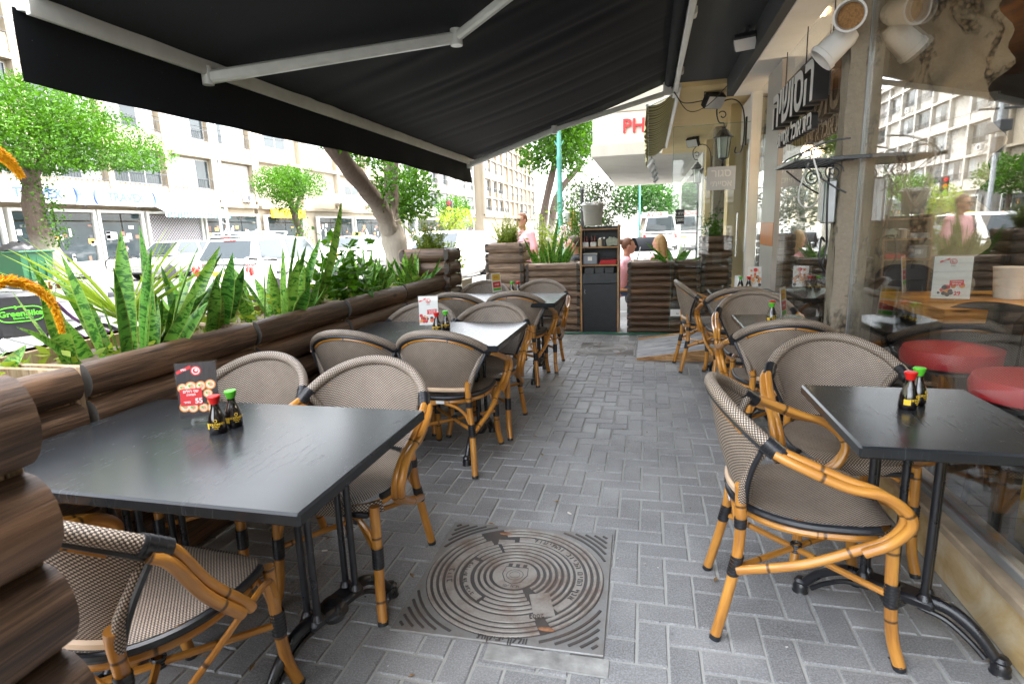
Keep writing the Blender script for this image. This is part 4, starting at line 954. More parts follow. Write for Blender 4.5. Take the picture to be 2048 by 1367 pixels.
# ------------------------------------------------------------------ glass panel with stickers
t = thing('glass_panel', 'frameless glass wind panel with a frosted sign in front of the dark planters', 'glass panel', (.69, 7.08, 0))
b = MB(); b.box((0, 0, 1.26), (.84, .012, 2.36)); b.build('pane', MT['glass'], t)
b = MB(); b.box((-.4215, 0, 1.26), (.003, .0125, 2.36)); b.box((0, 0, 2.4415), (.84, .0125, .003)); b.build('edge', MT['glass_edge'], t)
frost = simple('frosted_film', (.52, .56, .62), .6, var=.04); frostl = simple('pale_film', (.74, .77, .80), .6, var=.03)
b = MB(); b.box((.115, -.0085, 1.845), (.31, .004, .26)); fr = lambda x, z: frame((x, -.011, z), (1, 0, 0), (0, 0, 1))
b.text(heb('סגור'), .12, fr(.115, 1.90), .0006, 1, bold=.002); b.text(heb('אסייתי'), .09, fr(.115, 1.785), .0006, 1, bold=.0015); b.build('frosted_sign', [frost, frostl], t)
b = MB(); b.box((-.35, -.0085, .285), (.13, .004, .085)); b.text('ks', .035, fr(-.33, .275), .0005, 1); b.build('white_sticker', [MT['paperwhite'], MT['darkgrey']], t)
b = MB(); b.prism([(-.42, .34), (-.27, .34), (-.355, .92), (-.375, .92)], .0065, .0085, Matrix(((1, 0, 0, 0), (0, 0, -1, 0), (0, 1, 0, 0), (0, 0, 0, 1)))); b.build('frosted_stripe', mk_glass('misty_film', (.75, .78, .78), 1.2), t)
b = MB(); b.box((-.33, -.012, 1.43), (.10, .008, .17), .002); f2 = lambda x, z: frame((x, -.0175, z), (1, 0, 0), (0, 0, 1)); b.text(heb('דחוף'), .045, f2(-.33, 1.47), .0005, 1, bold=.001); b.text(heb('משוך'), .045, f2(-.33, 1.395), .0005, 1, bold=.001); b.box((-.33, -.0165, 1.433), (.10, .001, .004), 0, m=1); b.build('push_pull_sign', [MT['black'], MT['paperwhite']], t)
for x in (.72, .80):
    pass
b = MB(); b.tube([(.30, -.06, .95), (.30, -.06, 1.45)], .011, 10); b.tube([(.30, -.06, 1.02), (.30, -.005, 1.02)], .008, 8); b.tube([(.30, -.06, 1.38), (.30, -.005, 1.38)], .008, 8); b.build('door_handle', MT['chrome'], t, 40)
# ------------------------------------------------------------------ sign letters on the shop front
t = thing('shop_sign', 'black and white raised Hebrew lettering hung over the shop window', 'sign', (1.08, 4.7, 2.1))
fm = lambda y, z, x=0.: frame((x, y, z), (0, -1, 0), (0, 0, 1))
b = MB(); b.text(heb('הסושיה'), .40, fm(.02, .115, -.04), .045, 0, bold=.012, squash=.98); b.text(heb('הסושיה'), .40, fm(.02, .115, -.0875), .0008, 1, bold=.010, squash=.98); b.build('large_letter', [MT['black'], MT['white']], t)
b = MB(); b.text(heb('בית אוכל אסייתי'), .165, fm(.06, -.115, -.03), .02, 0, bold=.005, squash=.96); b.text(heb('בית אוכל אסייתי'), .165, fm(.06, -.115, -.0515), .0008, 1, bold=.004, squash=.96); b.build('small_letter', [MT['black'], MT['white']], t)
for y in (-.62, 0, .62): b = MB(); b.tube([(0, y, .0), (0, y, .58)], .004, 6); b.build('hanger', MT['darkgrey'], t)
# ------------------------------------------------------------------ fittings: duct lamp, shelf, cables, floodlights, lanterns
t = thing('white_spot_lamp', 'two white can lamps with a rusty inside at the top of the concrete pillar', 'lamp', (1.02, 3.53, 2.28))
for ax, c in (((-.35, -.9, -.2), (-.02, -.05, .08)), ((-.8, .1, -.75), (-.06, .05, -.03))):
    M = Vector(ax).normalized().to_track_quat('Z', 'Y').to_matrix().to_4x4(); M.translation = c
    b = MB(); b.lathe([(0, -.10), (.05, -.10), (.062, -.07), (.07, .06), (.076, .065), (.076, .09), (.066, .09), (.06, .05)], 28, M=M, caps=False); h = b.build('can', MT['white'], t, 40)
    b = MB(); b.lathe([(.06, .045), (0, .045)], 24, M=M, caps=False); b.build('rusty_face', simple('rusty_mesh', (.30, .16, .06), .9, var=.4, scale=90), h)
b = MB(); b.tube([(0, 0, .13), (.0, -.03, .03)], .014, 8); b.box((.0, .02, .16), (.06, .08, .1), .006); b.build('bracket', MT['galv'], t, 40)
t = thing('wire_shelf', 'black perforated wall shelf with scrolled wire brackets on the concrete pillar', 'wall shelf', (.935, 3.66, 1.66))
b = MB()
for i in range(9): b.box((-.165+.04*i, -.0, .0), (.007, .46, .008))
for j in range(12): b.box((.0, -.22+.04*j, .001), (.345, .007, .006))
b.box((-.172, 0, .0), (.008, .48, .02), .002); b.box((.10, -.236, 0), (.2, .008, .02), .002); b.box((.0, .236, 0), (.345, .008, .02), .002); b.build('rack', MT['iron'], t)
for sy in (-1, 1):
    b = MB(); y = .2*sy
    b.tube(smooth_path([(.1, y, .10), (.0, y, .09), (-.11, y, .05), (-.16, y, .0)], 6), .005, 6)
    b.tube(smooth_path([(.1, y, -.18), (.03, y, -.14), (-.05, y, -.08), (-.12, y, -.02)], 6), .005, 6)
    b.tube(smooth_path([(.03+.05*math.cos(a)*(1-a/14), y, -.07+.05*math.sin(a)*(1-a/14)) for a in [k*.5 for k in range(24)]], 2), .004, 6)
    b.build('scroll_bracket', MT['iron'], t, 40)
b = MB(); b.tube([Vector((.86+.02*math.sin(a*2), 3.50+.17*math.cos(a), 1.56+.15*math.sin(a))) for a in [2*math.pi*k/40 for k in range(40)]], .0045, 6, closed=True)
tag(b.build('white_cable_coil', MT['white'], smooth=60), 'white cable loop hanging from the black wall shelf', 'cable')
b = MB(); b.tube(smooth_path([(.985, 3.6, 1.62), (.96, 3.52, 1.5), (.97, 3.53, 1.32), (.985, 3.56, 1.2), (.97, 3.55, 1.1), (.98, 3.55, 1.02)], 8), .0065, 6); b.tube(smooth_path([(.985, 3.6, 1.22), (.94, 3.5, 1.24), (.93, 3.47, 1.12), (.97, 3.5, 1.05)], 8), .006, 6)
tag(b.build('black_cable', MT['black'], smooth=60), 'black cable strapped down the face of the concrete pillar', 'cable')
t = thing('junction_box', 'grey electrical box on the concrete pillar below the wall shelf', 'electrical box', (1.03, 3.64, 1.44)); b = MB(); b.box((-.03, 0, 0), (.06, .09, .24), .008); b.build('case', MT['galv'], t, 30); b = MB(); b.box((-.069, 0, 0), (.008, .08, .21), .002); b.build('cover', MT['galv'], t, 30)
def flood(loc, rx, rz, label, s=1., lens='spotglass'):
    t = thing('floodlight', label, 'floodlight', loc, rz, 'floodlights under the soffits'); M = Matrix.Rotation(rx, 4, 'X')
    b = MB(); b.box((0, 0, 0), (.19*s, .07*s, .13*s), .012, M)
    for k in range(6): b.box((-.07*s+.028*s*k, .045*s, 0), (.006, .03*s, .11*s), 0, M)
    b.build('housing', MT['black'], t, 30); b = MB(); b.box((0, -.037*s, 0), (.17*s, .006, .11*s), .002, M); b.build('lens', MT[lens], t)
    b = MB(); b.box((0, .02, .11*s), (.03, .03, .14*s), .004); b.tube([(-.1*s, 0, 0), (-.1*s, .0, .07*s), (.1*s, 0, .07*s), (.1*s, 0, 0)], .006, 6); b.build('bracket', MT['black'], t)
flood((.78, 5.45, 2.83), R(50), R(-20), 'small floodlight with white lens on the charcoal soffit')
flood((.76, 7.75, 2.82), R(40), R(30), 'boxy dark floodlight at the start of the beige soffit', 1.35)
flood((.78, 11.4, 2.82), R(30), R(-35), 'slim black floodlight farther along the beige soffit', 1.25)
for k, (x, y) in enumerate(((.03, 14.6), (.10, 16.2), (.16, 18.0), (.22, 20.0))):
    t = thing('spot_lamp', ('grey tube spot lamp, nearest of the row under the pharmacy overhang', 'grey tube spot lamp, second of the row under the pharmacy overhang', 'grey tube spot lamp, third of the row under the pharmacy overhang', 'grey tube spot lamp, farthest of the row under the pharmacy overhang')[k], 'spot lamp', (x, y, 2.82), 0, 'spot lamps under the overhang')
    b = MB(); M = Matrix.Rotation(R(35), 4, 'Y'); b.lathe([(0, -.11), (.05, -.11), (.06, .1), (0, .1)], 14, M=M); b.build('tube', MT['galv'], t, 40); b = MB(); b.tube([(0, 0, 0), (.03, 0, .16)], .012, 6); b.build('arm', MT['darkgrey'], t)
def lantern(loc, label, s=1., wall=.26):
    t = thing('wall_lantern', label, 'lantern', loc, 0, 'black scrolled wall lanterns')
    b = MB(); b.lathe([(.0, -.20), (.018, -.19), (.06, -.18), (.085, .06), (.0, .06)], 6); b.build('glass', MT['lamp'], t)
    b = MB()
    for k in range(6):
        a = math.pi/3*k; c, s_ = math.cos(a), math.sin(a); b.tube([(.062*c, .062*s_, -.185), (.088*c, .088*s_, .065)], .005, 6)
    b.lathe([(.118, .062), (.122, .07), (.085, .10), (.05, .155), (.03, .165), (.022, .19), (0, .20)], 6); b.lathe([(0, -.30), (.008, -.285), (.018, -.26), (.008, -.24), (.012, -.215), (.05, -.195), (.064, -.185), (.0, -.183)], 8); b.build('cage', MT['iron'], t, 30)
    b = MB(); b.tube([(0, 0, .20), (0, 0, .235)], .006, 6)
    P = [(0, 0, .235)]+[(-.05+.10*math.cos(a)*(1), 0, .335+.10*math.sin(a)) for a in [R(-60+20*k) for k in range(0)]]
    spir = [(-.02-(.085-.0035*k)*math.cos(R(-90+22*k))*0+(.02+.0025*k)*math.cos(R(200+24*k)), 0, .33+(.02+.0025*k)*math.sin(R(200+24*k))) for k in range(14)]
    b.tube(smooth_path(spir, 3), .0065, 6)
    b.tube(smooth_path([(-.09, 0, .33), (-.085, 0, .42), (-.0, 0, .50), (.12, 0, .50), (wall-.05, 0, .40), (wall-.02, 0, .2), (wall-.03, 0, -.05), (wall-.07, 0, -.14), (wall-.12, 0, -.12), (wall-.11, 0, -.06)], 8), .0085, 6)
    b.tube(smooth_path([(0, 0, .235), (-.06, 0, .25), (-.09, 0, .33)], 6), .0075, 6)
    b.box((wall, 0, .12), (.02, .05, .34), .004); b.build('scroll_arm', MT['iron'], t, 40)
lantern((.905, 7.85, 2.33), 'black wall lantern, the larger near one on the white jamb')
lantern((.90, 11.7, 2.30), 'black wall lantern, the smaller one on the beige pillar beyond')
t = thing('striped_awning', 'small rolled olive and cream striped awning over the next shop', 'awning', (.20, 10, 2.7))
b = MB(); b.surf(lambda u, v: (.10-.34*u, -2.6+5.2*v, .22-.16*u-.06*math.sin(math.pi*u)+.02*math.sin(v*60)*u), 10, 80, lambda u, v: (v*5.2, u*.4)); b.surf(lambda u, v: (-.24-.02*u+.015*math.sin(v*70), -2.6+5.2*v, .06-.22*u-.03*abs(math.sin(v*26))*u), 6, 120, lambda u, v: (v*5.2, u)); b.build('canvas', MT['olive'], t, 60)
b = MB(); b.box((.13, 0, .235), (.05, 5.4, .05), .005); b.box((-.235, 0, .06), (.03, 5.3, .03), .004); b.tube([(.12, -2.5, .2), (-.2, -2.5, .08)], .014, 8); b.tube([(.12, 2.5, .2), (-.2, 2.5, .08)], .014, 8); b.build('frame', MT['alu'], t, 30)
b = MB(); b.tube(smooth_path([(.27, 7.24, 2.86), (.38, 7.4, 2.76), (.60, 7.6, 2.80), (.74, 7.7, 2.84)], 8), .006, 6); b.tube(smooth_path([(.27, 7.24, 2.85), (.45, 7.5, 2.68), (.66, 7.5, 2.72), (.86, 7.25, 2.88)], 8), .005, 6)
tag(b.build('sagging_cable', MT['black'], smooth=60), 'dark cables sagging under the beige soffit near the awning bracket', 'cable')
# ------------------------------------------------------------------ neighbouring shop
t = thing('neighbour_building', 'beige soffited shop front with pale pillars beyond the terrace', 'building', (1.2, 10.5, 0))
def W2(p): return Vector(p)-Vector((1.2, 10.5, 0))
b = MB(); b.box(W2((4.9, 10.62, 6.4)), (9.2, 6.5, 6.9)); b.build('upper_wall', MT['beige'], t)
b = MB(); b.box(W2((.78, 10.61, 2.945)), (1.02, 6.52, .05)); b.build('soffit', MT['beige'], t)
for k, y in enumerate((8.75, 10.6, 12.1)):
    b = MB(); b.box(W2((1.18, y, 1.46)), (.22, .34, 2.92), .005); b.build('pillar', MT['beige'] if k != 1 else MT['concrete'], t, 30)
b = MB(); b.box(W2((1.24, 10.4, 2.62)), (.06, 6.0, .5), .003); b.box(W2((1.24, 10.4, .3)), (.06, 6.0, .6), .003); b.build('panel', MT['white'], t)
b = MB(); b.box(W2((1.25, 10.4, 1.48)), (.012, 6.0, 1.75)); b.build('shop_pane', MT['shopglass'], t)
b = MB(); b.text('fresh', .62, frame(W2((1.235, 9.7, 1.78)), (0, -1, 0), (0, 0, 1)), .002, bold=.002); b.build('window_lettering', frostl, t)
b = MB(); b.box(W2((4.9, 10.6, 1.4)), (.1, 6, 2.8)); b.box(W2((3, 7.42, 1.4)), (3.4, .06, 2.8)); b.box(W2((3, 13.7, 1.4)), (3.4, .06, 2.8)); b.build('inner_wall', MT['warm_wall'], t)
def flowerpot(loc, label, mt, w, h, leafm, fol, n, square=True, rz=0, cat='potted plant', seed=1, foot=True, group=None, spr=.7):
    t = thing('potted_plant', label, cat, loc, rz, group); b = MB()
    a, c = w/2*.78, w/2
    b.add([(-a, -a, 0), (a, -a, 0), (a, a, 0), (-a, a, 0), (-c, -c, h), (c, -c, h), (c, c, h), (-c, c, h), (-c*.86, -c*.86, h), (c*.86, -c*.86, h), (c*.86, c*.86, h), (-c*.86, c*.86, h), (-c*.84, -c*.84, h-.05), (c*.84, -c*.84, h-.05), (c*.84, c*.84, h-.05), (-c*.84, c*.84, h-.05)],
          [(3, 2, 1, 0), (0, 1, 5, 4), (1, 2, 6, 5), (2, 3, 7, 6), (3, 0, 4, 7)]+[(4+i, 4+(i+1) % 4, 8+(i+1) % 4, 8+i) for i in range(4)]+[(8+i, 8+(i+1) % 4, 12+(i+1) % 4, 12+i) for i in range(4)]+[(12, 13, 14, 15)])
    b.build('pot', mt, t, 30); f = MB(); fol(f, h, n, random.Random(seed), spr); f.build('foliage', leafm, t, 60); return t
def fol_bush(f, h, n, r, spr):
    for k in range(n):
        a = r.uniform(0, 6.283); lean = r.uniform(0, .8); L_ = r.uniform(.5, 1)*spr
        tip = Vector((math.cos(a)*lean*L_*.6, math.sin(a)*lean*L_*.6, h+L_*(1-.35*lean))); base = Vector((0, 0, h-.06)); mid = base.lerp(tip, .5)+Vector((0, 0, .06))
        f.tube(smooth_path([base, mid, tip], 3), .004, 4)
        for q in range(12):
            p = base.lerp(tip, .35+.65*q/11)+Vector((r.gauss(0, .03), r.gauss(0, .03), r.gauss(0, .03))); leaf(f, p, Vector((r.gauss(0, 1), r.gauss(0, 1), r.uniform(-.3, .8))), r.uniform(.05, .10), .36, r.random(), r)
def leaf(f, p, d, L_, wr, t, r, nrm=None):
    d = d.normalized() if d.length > 1e-6 else Vector((0, 0, 1)); s = d.cross(Vector((r.gauss(0, 1), r.gauss(0, 1), r.gauss(0, 1)+.6)))
    s = s.normalized() if s.length > 1e-6 else d.orthogonal().normalized(); n = d.cross(s); w = L_*wr*.5
    f.add([p, p+d*L_*.45+s*w+n*w*.35, p+d*L_, p+d*L_*.45-s*w+n*w*.35], [(0, 1, 2), (0, 2, 3)], None, 0, None, max(.001, min(.999, t)))
# ------------------------------------------------------------------ inside the restaurant
t = thing('wooden_counter', 'thick honey coloured wooden counter top inside the shop window', 'counter', (2.6, 3.7, 0))
b = MB(); b.prism([(-1.12, -.42), (2.0, -.42), (2.0, .42), (-1.12, .42)], .80, .868); b.build('counter_top', MT['pine'], t, 30)
b = MB()
for x in (-.7, 1.0): b.box((x, 0, .40), (.07, .5, .80), .006)
b.build('leg', MT['iron'], t, 30)
menu(1.62, 3.55, -18, 'white and red menu stand with a price of 29 on the wooden counter', 'white', .17, .23, .87)
menu(1.52, 3.86, 62, 'dark edge-on menu stand on the wooden counter by the glass', 'side', .15, .22, .87)
t = thing('white_pot', 'glossy white tub standing on the wooden counter behind the menu', 'tub', (2.0, 3.75, .869)); b = MB(); b.lathe([(0, 0), (.07, 0), (.085, .17), (.088, .175), (.08, .175)], 24); b.build('body', MT['white'], t, 40)
def stool(x, y, rz, label):
    t = thing('bar_stool', label, 'stool', (x, y, .01), R(rz), 'red cushioned wicker seats inside the window')
    b = MB(); b.lathe([(0, .60), (.19, .60), (.214, .615), (.218, .66), (.205, .69), (.12, .70), (0, .702)], 36); b.build('cushion', MT['redleather'], t, 50)
    b = MB(); b.surf(lambda u, v: (.225*math.cos(R(-20+220*u))*(1-.12*(1-v)), .225*math.sin(R(-20+220*u))*(1-.12*(1-v)), .30+.30*v), 30, 8, lambda u, v: (u*.9, v*.3)); b.build('wicker_skirt', simple('dark_wicker', (.03, .027, .025), .5, var=.5, scale=160, bump=.5, bscale=160), t, 60)
    b = MB(); b.lathe([(.195, .585), (.222, .59), (.222, .603), (.19, .603)], 30, caps=False); b.build('rim', MT['black'], t, 40)
    for k in range(4):
        a = R(45+90*k); b = MB(); b.tube([(.15*math.cos(a), .15*math.sin(a), .6), (.2*math.cos(a), .2*math.sin(a), 0)], .014, 8); b.build('leg', MT['black'], t, 40)
    b = MB(); b.surf(lambda u, v: (.23*math.cos(R(20+140*u)), .23*math.sin(R(20+140*u))+.02*v, .64+.26*v-.05*(2*u-1)**4*v), 30, 8, lambda u, v: (u*.6, v*.3)); b.surf(lambda u, v: (.236*math.cos(R(160-140*u)), .236*math.sin(R(160-140*u))+.02*v, .64+.26*v-.05*(2*u-1)**4*v), 30, 8, lambda u, v: (u*.6, v*.3))
    return t, b
for x, y, rz, lab in ((1.47, 3.14, -80, 'red round stool cushion below the end of the wooden counter'), (1.50, 2.55, -95, 'red round stool cushion cropped at the right, nearer than the counter')):
    t, b = stool(x, y, rz, lab)
    b.build('wicker_back', simple('black_wicker_back', (.028, .026, .025), .5, var=.6, scale=140, bump=.5, bscale=140), t, 60)
t = thing('black_chair', 'black plastic chair back behind the counter end by the rough wall', 'chair', (1.62, 4.12, .01)); b = MB()
b.surf(lambda u, v: (-.17+.34*u, .03*math.cos((u-.5)*3), .45+.58*v*(1-.10*(2*u-1)**4)), 12, 10); b.surf(lambda u, v: (.17-.34*u, .03*math.cos((u-.5)*3)+.02, .45+.58*v*(1-.10*(2*u-1)**4)), 12, 10); b.build('backrest', MT['black'], t, 60)
b = MB(); b.box((0, -.18, .44), (.38, .36, .03), .01); b.build('seat', MT['black'], t, 30)
for sx in (-1, 1):
    for y in (-.32, .0): b = MB(); b.tube([(sx*.16, y, 0), (sx*.15, y, .43)], .012, 8); b.build('leg', MT['black'], t)
for k, (x, y, z) in enumerate(((1.52, 6.4, 2.02), (1.72, 6.9, 2.05), (1.65, 4.9, 2.05))):
    t = thing('pendant_bulb', ('warm pendant bulb left of the tiled column', 'warm pendant bulb just beside the tiled column', 'warm bulb glowing behind the raised Hebrew letters')[k], 'lamp', (x, y, z), 0, 'warm pendant bulbs')
    b = MB(); b.ball((0, 0, 0), (.045, .045, .055)); b.build('bulb', MT['bulb'], t, 60); b = MB(); b.tube([(0, 0, .05), (0, 0, .65)], .006, 6); b.lathe([(.022, .04), (.022, .1), (.0, .11)], 10); b.build('cord', MT['black'], t)

for k, loc in enumerate(((1.9, 5.6, 2.0), (2.3, 3.3, 1.75))):
    l = bpy.data.lights.new('pendant_light', 'POINT'); l.energy = 2.2; l.color = (1., .84, .64); l.shadow_soft_size = .06; o = bpy.data.objects.new('pendant_light', l); COL.objects.link(o); o.location = loc
    t = thing('pendant_bulb', ('warm pendant bulb deep inside the shop behind the tiled column', 'warm pendant bulb over the wooden counter')[k], 'lamp', (loc[0], loc[1], loc[2]+.13), 0, 'warm pendant bulbs'); b = MB(); b.ball((0, 0, 0), (.045, .045, .055)); b.build('bulb', MT['bulb'], t, 60); b = MB(); b.tube([(0, 0, .05), (0, 0, .5)], .006, 6); b.build('cord', MT['black'], t)
# ------------------------------------------------------------------ plants
def blade(b, base, az, lean, L_, w, r, curl=.15, twist=None, wide_at=.45, segs=12, fold=.25, t=None):
    d = Vector((math.cos(az)*math.sin(lean), math.sin(az)*math.sin(lean), math.cos(lean))); out = Vector((math.cos(az), math.sin(az), 0)); tw = twist if twist is not None else r.uniform(-.7, .7)
    side0 = d.cross(out); side0 = side0.normalized() if side0.length > .05 else Vector((-math.sin(az), math.cos(az), 0)); ph = r.uniform(0, 3.14); vs = []; n = segs; p = Vector(base); ra = r.uniform(0, 6.28)
    side0 = Matrix.Rotation(ra, 3, d) @ side0; uo = r.uniform(0, 20)
    for i in range(n+1):
        f = i/n; dd = (d+out*curl*f*f*1.4-Vector((0, 0, curl*f*f*.5))).normalized()
        if i: p = p+dd*(L_/n)
        s = Matrix.Rotation(tw*f, 3, dd) @ side0; s = (s-dd*s.dot(dd)).normalized(); nn = dd.cross(s)
        ww = w*(.62+.38*math.sin(min(1, f/wide_at)*math.pi/2)) if f < wide_at else w*max(.0, 1-((f-wide_at)/(1-wide_at))**2.1)
        ww = max(ww, .0012); q = fold*ww*.5
        vs += [p-s*ww*.5+nn*q, p-s*ww*.25+nn*q*.3, p, p+s*ww*.25+nn*q*.3, p+s*ww*.5+nn*q]
    fs, uv = [], []
    for i in range(n):
        for j in range(4):
            fs.append((i*5+j, i*5+j+1, (i+1)*5+j+1, (i+1)*5+j)); uv.append([(x/4, uo+L_*y/n) for x, y in ((j, i), (j+1, i), (j+1, i+1), (j, i+1))])
    b.add(vs, fs, uv, 0, None, max(.001, min(.999, t if t is not None else r.random())))
def snake(label, pos, n, h, spread, seed, group='snake plants in the log planters', special=(), lean=.42, w=.062, rad=(.16, .2)):
    r = random.Random(seed); b = MB()
    for k in range(n):
        a = r.uniform(0, 6.283); rr = math.sqrt(r.random()); bx, by = rr*math.cos(a)*rad[0], rr*math.sin(a)*rad[1]
        blade(b, (bx, by, -.05), math.atan2(by, bx)+r.gauss(0, .5), abs(r.gauss(0, 1))*lean*.5+rr*lean*.5, h*r.uniform(.5, 1.05), w*r.uniform(.75, 1.2), r, r.uniform(-.05, .25))
    for (bx, by, az, ln, L_, ww, cu) in special: blade(b, (bx, by, -.05), az, ln, L_, ww, r, cu)
    o = b.build('snake_plant', MT['snake'], smooth=60, loc=pos); return tag(o, label, 'snake plant', group)
Zs = .87
snake('broad banded snake plant standing tall behind the nearest table', (-2.22, 1.93, Zs), 22, .54, 0, 11, special=((.05, .1, 1.4, .05, .60, .075, .0), (.0, .03, 1.0, .06, .58, .08, .02), (-.03, -.06, 3.9, .12, .5, .06, .1), (.1, .12, 1.45, .62, .62, .065, .05), (.08, .16, 1.5, .8, .55, .06, -.05), (.06, .14, 1.4, .7, .6, .07, 0)), lean=.5)
snake('dense dark snake plant leaning to the right in the second planter', (-2.28, 2.38, Zs), 21, .46, 0, 12, lean=.6, rad=(.14, .12))
snake('tallest snake plant cluster, in front of the white hatchback, one leaf leaning far up', (-2.22, 3.03, Zs), 27, .50, 0, 13, special=((.1, .2, 1.4, .52, .86, .085, -.12), (.0, .15, 1.6, .6, .66, .06, .1), (.05, .18, 1.2, .72, .7, .055, .05), (-.05, .1, 1.3, .3, .62, .07, 0)), lean=.55, rad=(.17, .3))
snake('snake plant with dark upright leaves just left of the forked trunk', (-2.22, 4.0, Zs), 26, .45, 0, 14, lean=.4, rad=(.17, .22))
snake('spiky snake plant with thin dark leaves in front of the corner post planter', (-2.2, 4.95, Zs), 28, .40, 0, 15, lean=.75, w=.05, rad=(.17, .2), special=((.1, -.1, 4.9, .95, .6, .045, .3), (.15, -.1, 4.6, 1.2, .5, .04, .45)))
snake('short snake plant near the orange flower in the first planter', (-2.3, 1.42, Zs), 4, .30, 0, 16, lean=.5, rad=(.1, .06))
snake('snake plant with long dark leaves in the low brown planter at the back', (-1.27, 7.58, .84), 28, .52, 0, 17, lean=.5, w=.055, rad=(.24, .12), special=((.1, 0, .1, .45, .62, .07, 0), (-.02, .0, .3, .18, .72, .075, 0)))
snake('snake plant with splayed glossy leaves right of the waiter cabinet', (.30, 7.48, .85), 9, .42, 0, 18, lean=.8, w=.07, rad=(.08, .08), special=((.0, 0, 3.1, .75, .48, .06, .1), (.02, 0, 0, 1.2, .42, .05, .1)))
# palm seedling
b = MB(); r = random.Random(21)
for az0, ln0, L0 in ((3.9, .75, .50), (1.2, .72, .52)):
    for k in range(11): blade(b, (r.uniform(-.01, .01), r.uniform(-.01, .01), 0), az0+r.gauss(0, .12), ln0+(k-5)*.055, L0*r.uniform(.75, 1.0), .016, r, .12, 0, .3, 10, .4)
t = thing('palm_seedling', 'yellow green palm seedling with pleated fans behind the broad snake plant', 'palm', (-2.28, 2.02, 1.0)); b.build('frond', MT['palm'], t, 60)
b = MB(); b.tube([(0, 0, -.16), (0, 0, .01)], .012, 6); b.build('stem', MT['fern'], t, 60)
# orange yellow flower spikes
b = MB(); r = random.Random(22)
def spike(P):
    P = smooth_path(P, 12)
    for i, p in enumerate(P):
        d = (P[min(i+1, len(P)-1)]-P[max(0, i-1)]).normalized(); f = i/len(P)
        for q in range(18):
            a = r.uniform(0, 6.28); o = d.orthogonal().normalized(); o = Matrix.Rotation(a, 3, d) @ o
            leaf(b, p, o+d*.8, .027*(1.1-f*.6), .3, r.betavariate(3, .8) if o.z < .55 else r.betavariate(1, 1.6), r)
b0 = Vector((-1.86, 1.17, .0))
spike([atx(-45, 585, -1.84), atx(10, 562, -1.84), atx(60, 572, -1.84), atx(100, 600, -1.84), atx(118, 640, -1.84), atx(124, 662, -1.84)]); spike([atx(-30, 290, -1.84), atx(5, 312, -1.84), atx(25, 330, -1.84), atx(42, 352, -1.84)])
tag(b.build('orange_flower', MT['flower'], smooth=60), 'drooping orange and yellow flower spike at the left edge above the log planter', 'flower')
b = MB(); r = random.Random(5); b.tube(smooth_path([(-2.2, 1.05, .86), (-2.05, 1.03, 1.1), atx(-45, 585, -1.84)], 6), .006, 6); b.tube(smooth_path([(-2.2, 1.0, .86), (-2.05, 1.0, 1.4), atx(-30, 290, -1.84)], 6), .006, 6)
for k in range(22): blade(b, (-2.2+r.uniform(-.1, .1), 1.12+r.uniform(-.15, .15), .85), r.uniform(0, 6.28), r.uniform(.2, .9), r.uniform(.18, .34), .03, r, .3)
tag(b.build('flower_plant', MT['snake'], smooth=60), 'clump of green strap leaves under the orange flower spike', 'plant')
# ground greenery in the planters
b = MB(); r = random.Random(23)
for k in range(520):
    y = r.uniform(.75, 5.1); x = -2.24+r.gauss(0, .14)
    if x > -2.02 or x < -2.5: continue
    leaf(b, Vector((x, y, Zs+abs(r.gauss(0, .05)))), Vector((r.gauss(0, 1), r.gauss(0, 1), r.uniform(.1, 1))), r.uniform(.03, .075), .5, r.random(), r)
tag(b.build('planter_undergrowth', MT['leafy'], smooth=60), kind='stuff')
b = MB(); r = random.Random(24)
for k in range(420):
    a = r.uniform(0, 6.28); q = Vector((-2.2+r.gauss(0, .10), 3.72+r.gauss(0, .16), Zs+abs(r.gauss(0, .18)))); leaf(b, q, Vector((r.gauss(0, 1), r.gauss(0, 1), r.uniform(-.2, .6))), r.uniform(.05, .1), .6, r.random(), r)
tag(b.build('leafy_shrub', MT['leaf'], smooth=60), 'bright green broad leaved shrub between the two right hand snake plants', 'shrub')
# ferns
def fern(label, pos, n, L_, seed, up=.5, group='ferns in the post planters'):
    r = random.Random(seed); b = MB()
    for k in range(n):
        az = r.uniform(0, 6.28); ln = r.uniform(.02, up); LL = L_*r.uniform(.55, 1.05); P = []; p = Vector((r.gauss(0, .04), r.gauss(0, .04), -.03))
        for i in range(15):
            f = i/14; a = ln+f*f*1.0*ln; d = Vector((math.cos(az)*math.sin(a), math.sin(az)*math.sin(a), math.cos(a))); P.append(p.copy()); p = p+d*LL/14
        b.tube(P, .002, 4)
        for i in range(1, 15):
            d = (P[i]-P[i-1]).normalized(); s = d.cross(Vector((r.gauss(0, .3), r.gauss(0, .3), 1)))
            s = s.normalized() if s.length > .01 else d.orthogonal()
            for sg in (-1, 1):
                for q in (0, .5): leaf(b, P[i-1].lerp(P[i], q), s*sg+d*.45, (.052*(1.05-i/15)+.012), .34, min(1, max(0, r.gauss(.45, .25))), r)
    return tag(b.build('fern', MT['fern'], smooth=60, loc=pos), label, 'fern', group)
fern('upright ragged fern on the grey corner post planter', (-2.16, 5.43, 1.14), 30, .52, 31, .6)
fern('bushy yellow green fern on the brown post planter', (-1.86, 7.5, 1.13), 60, .50, 32, .75)
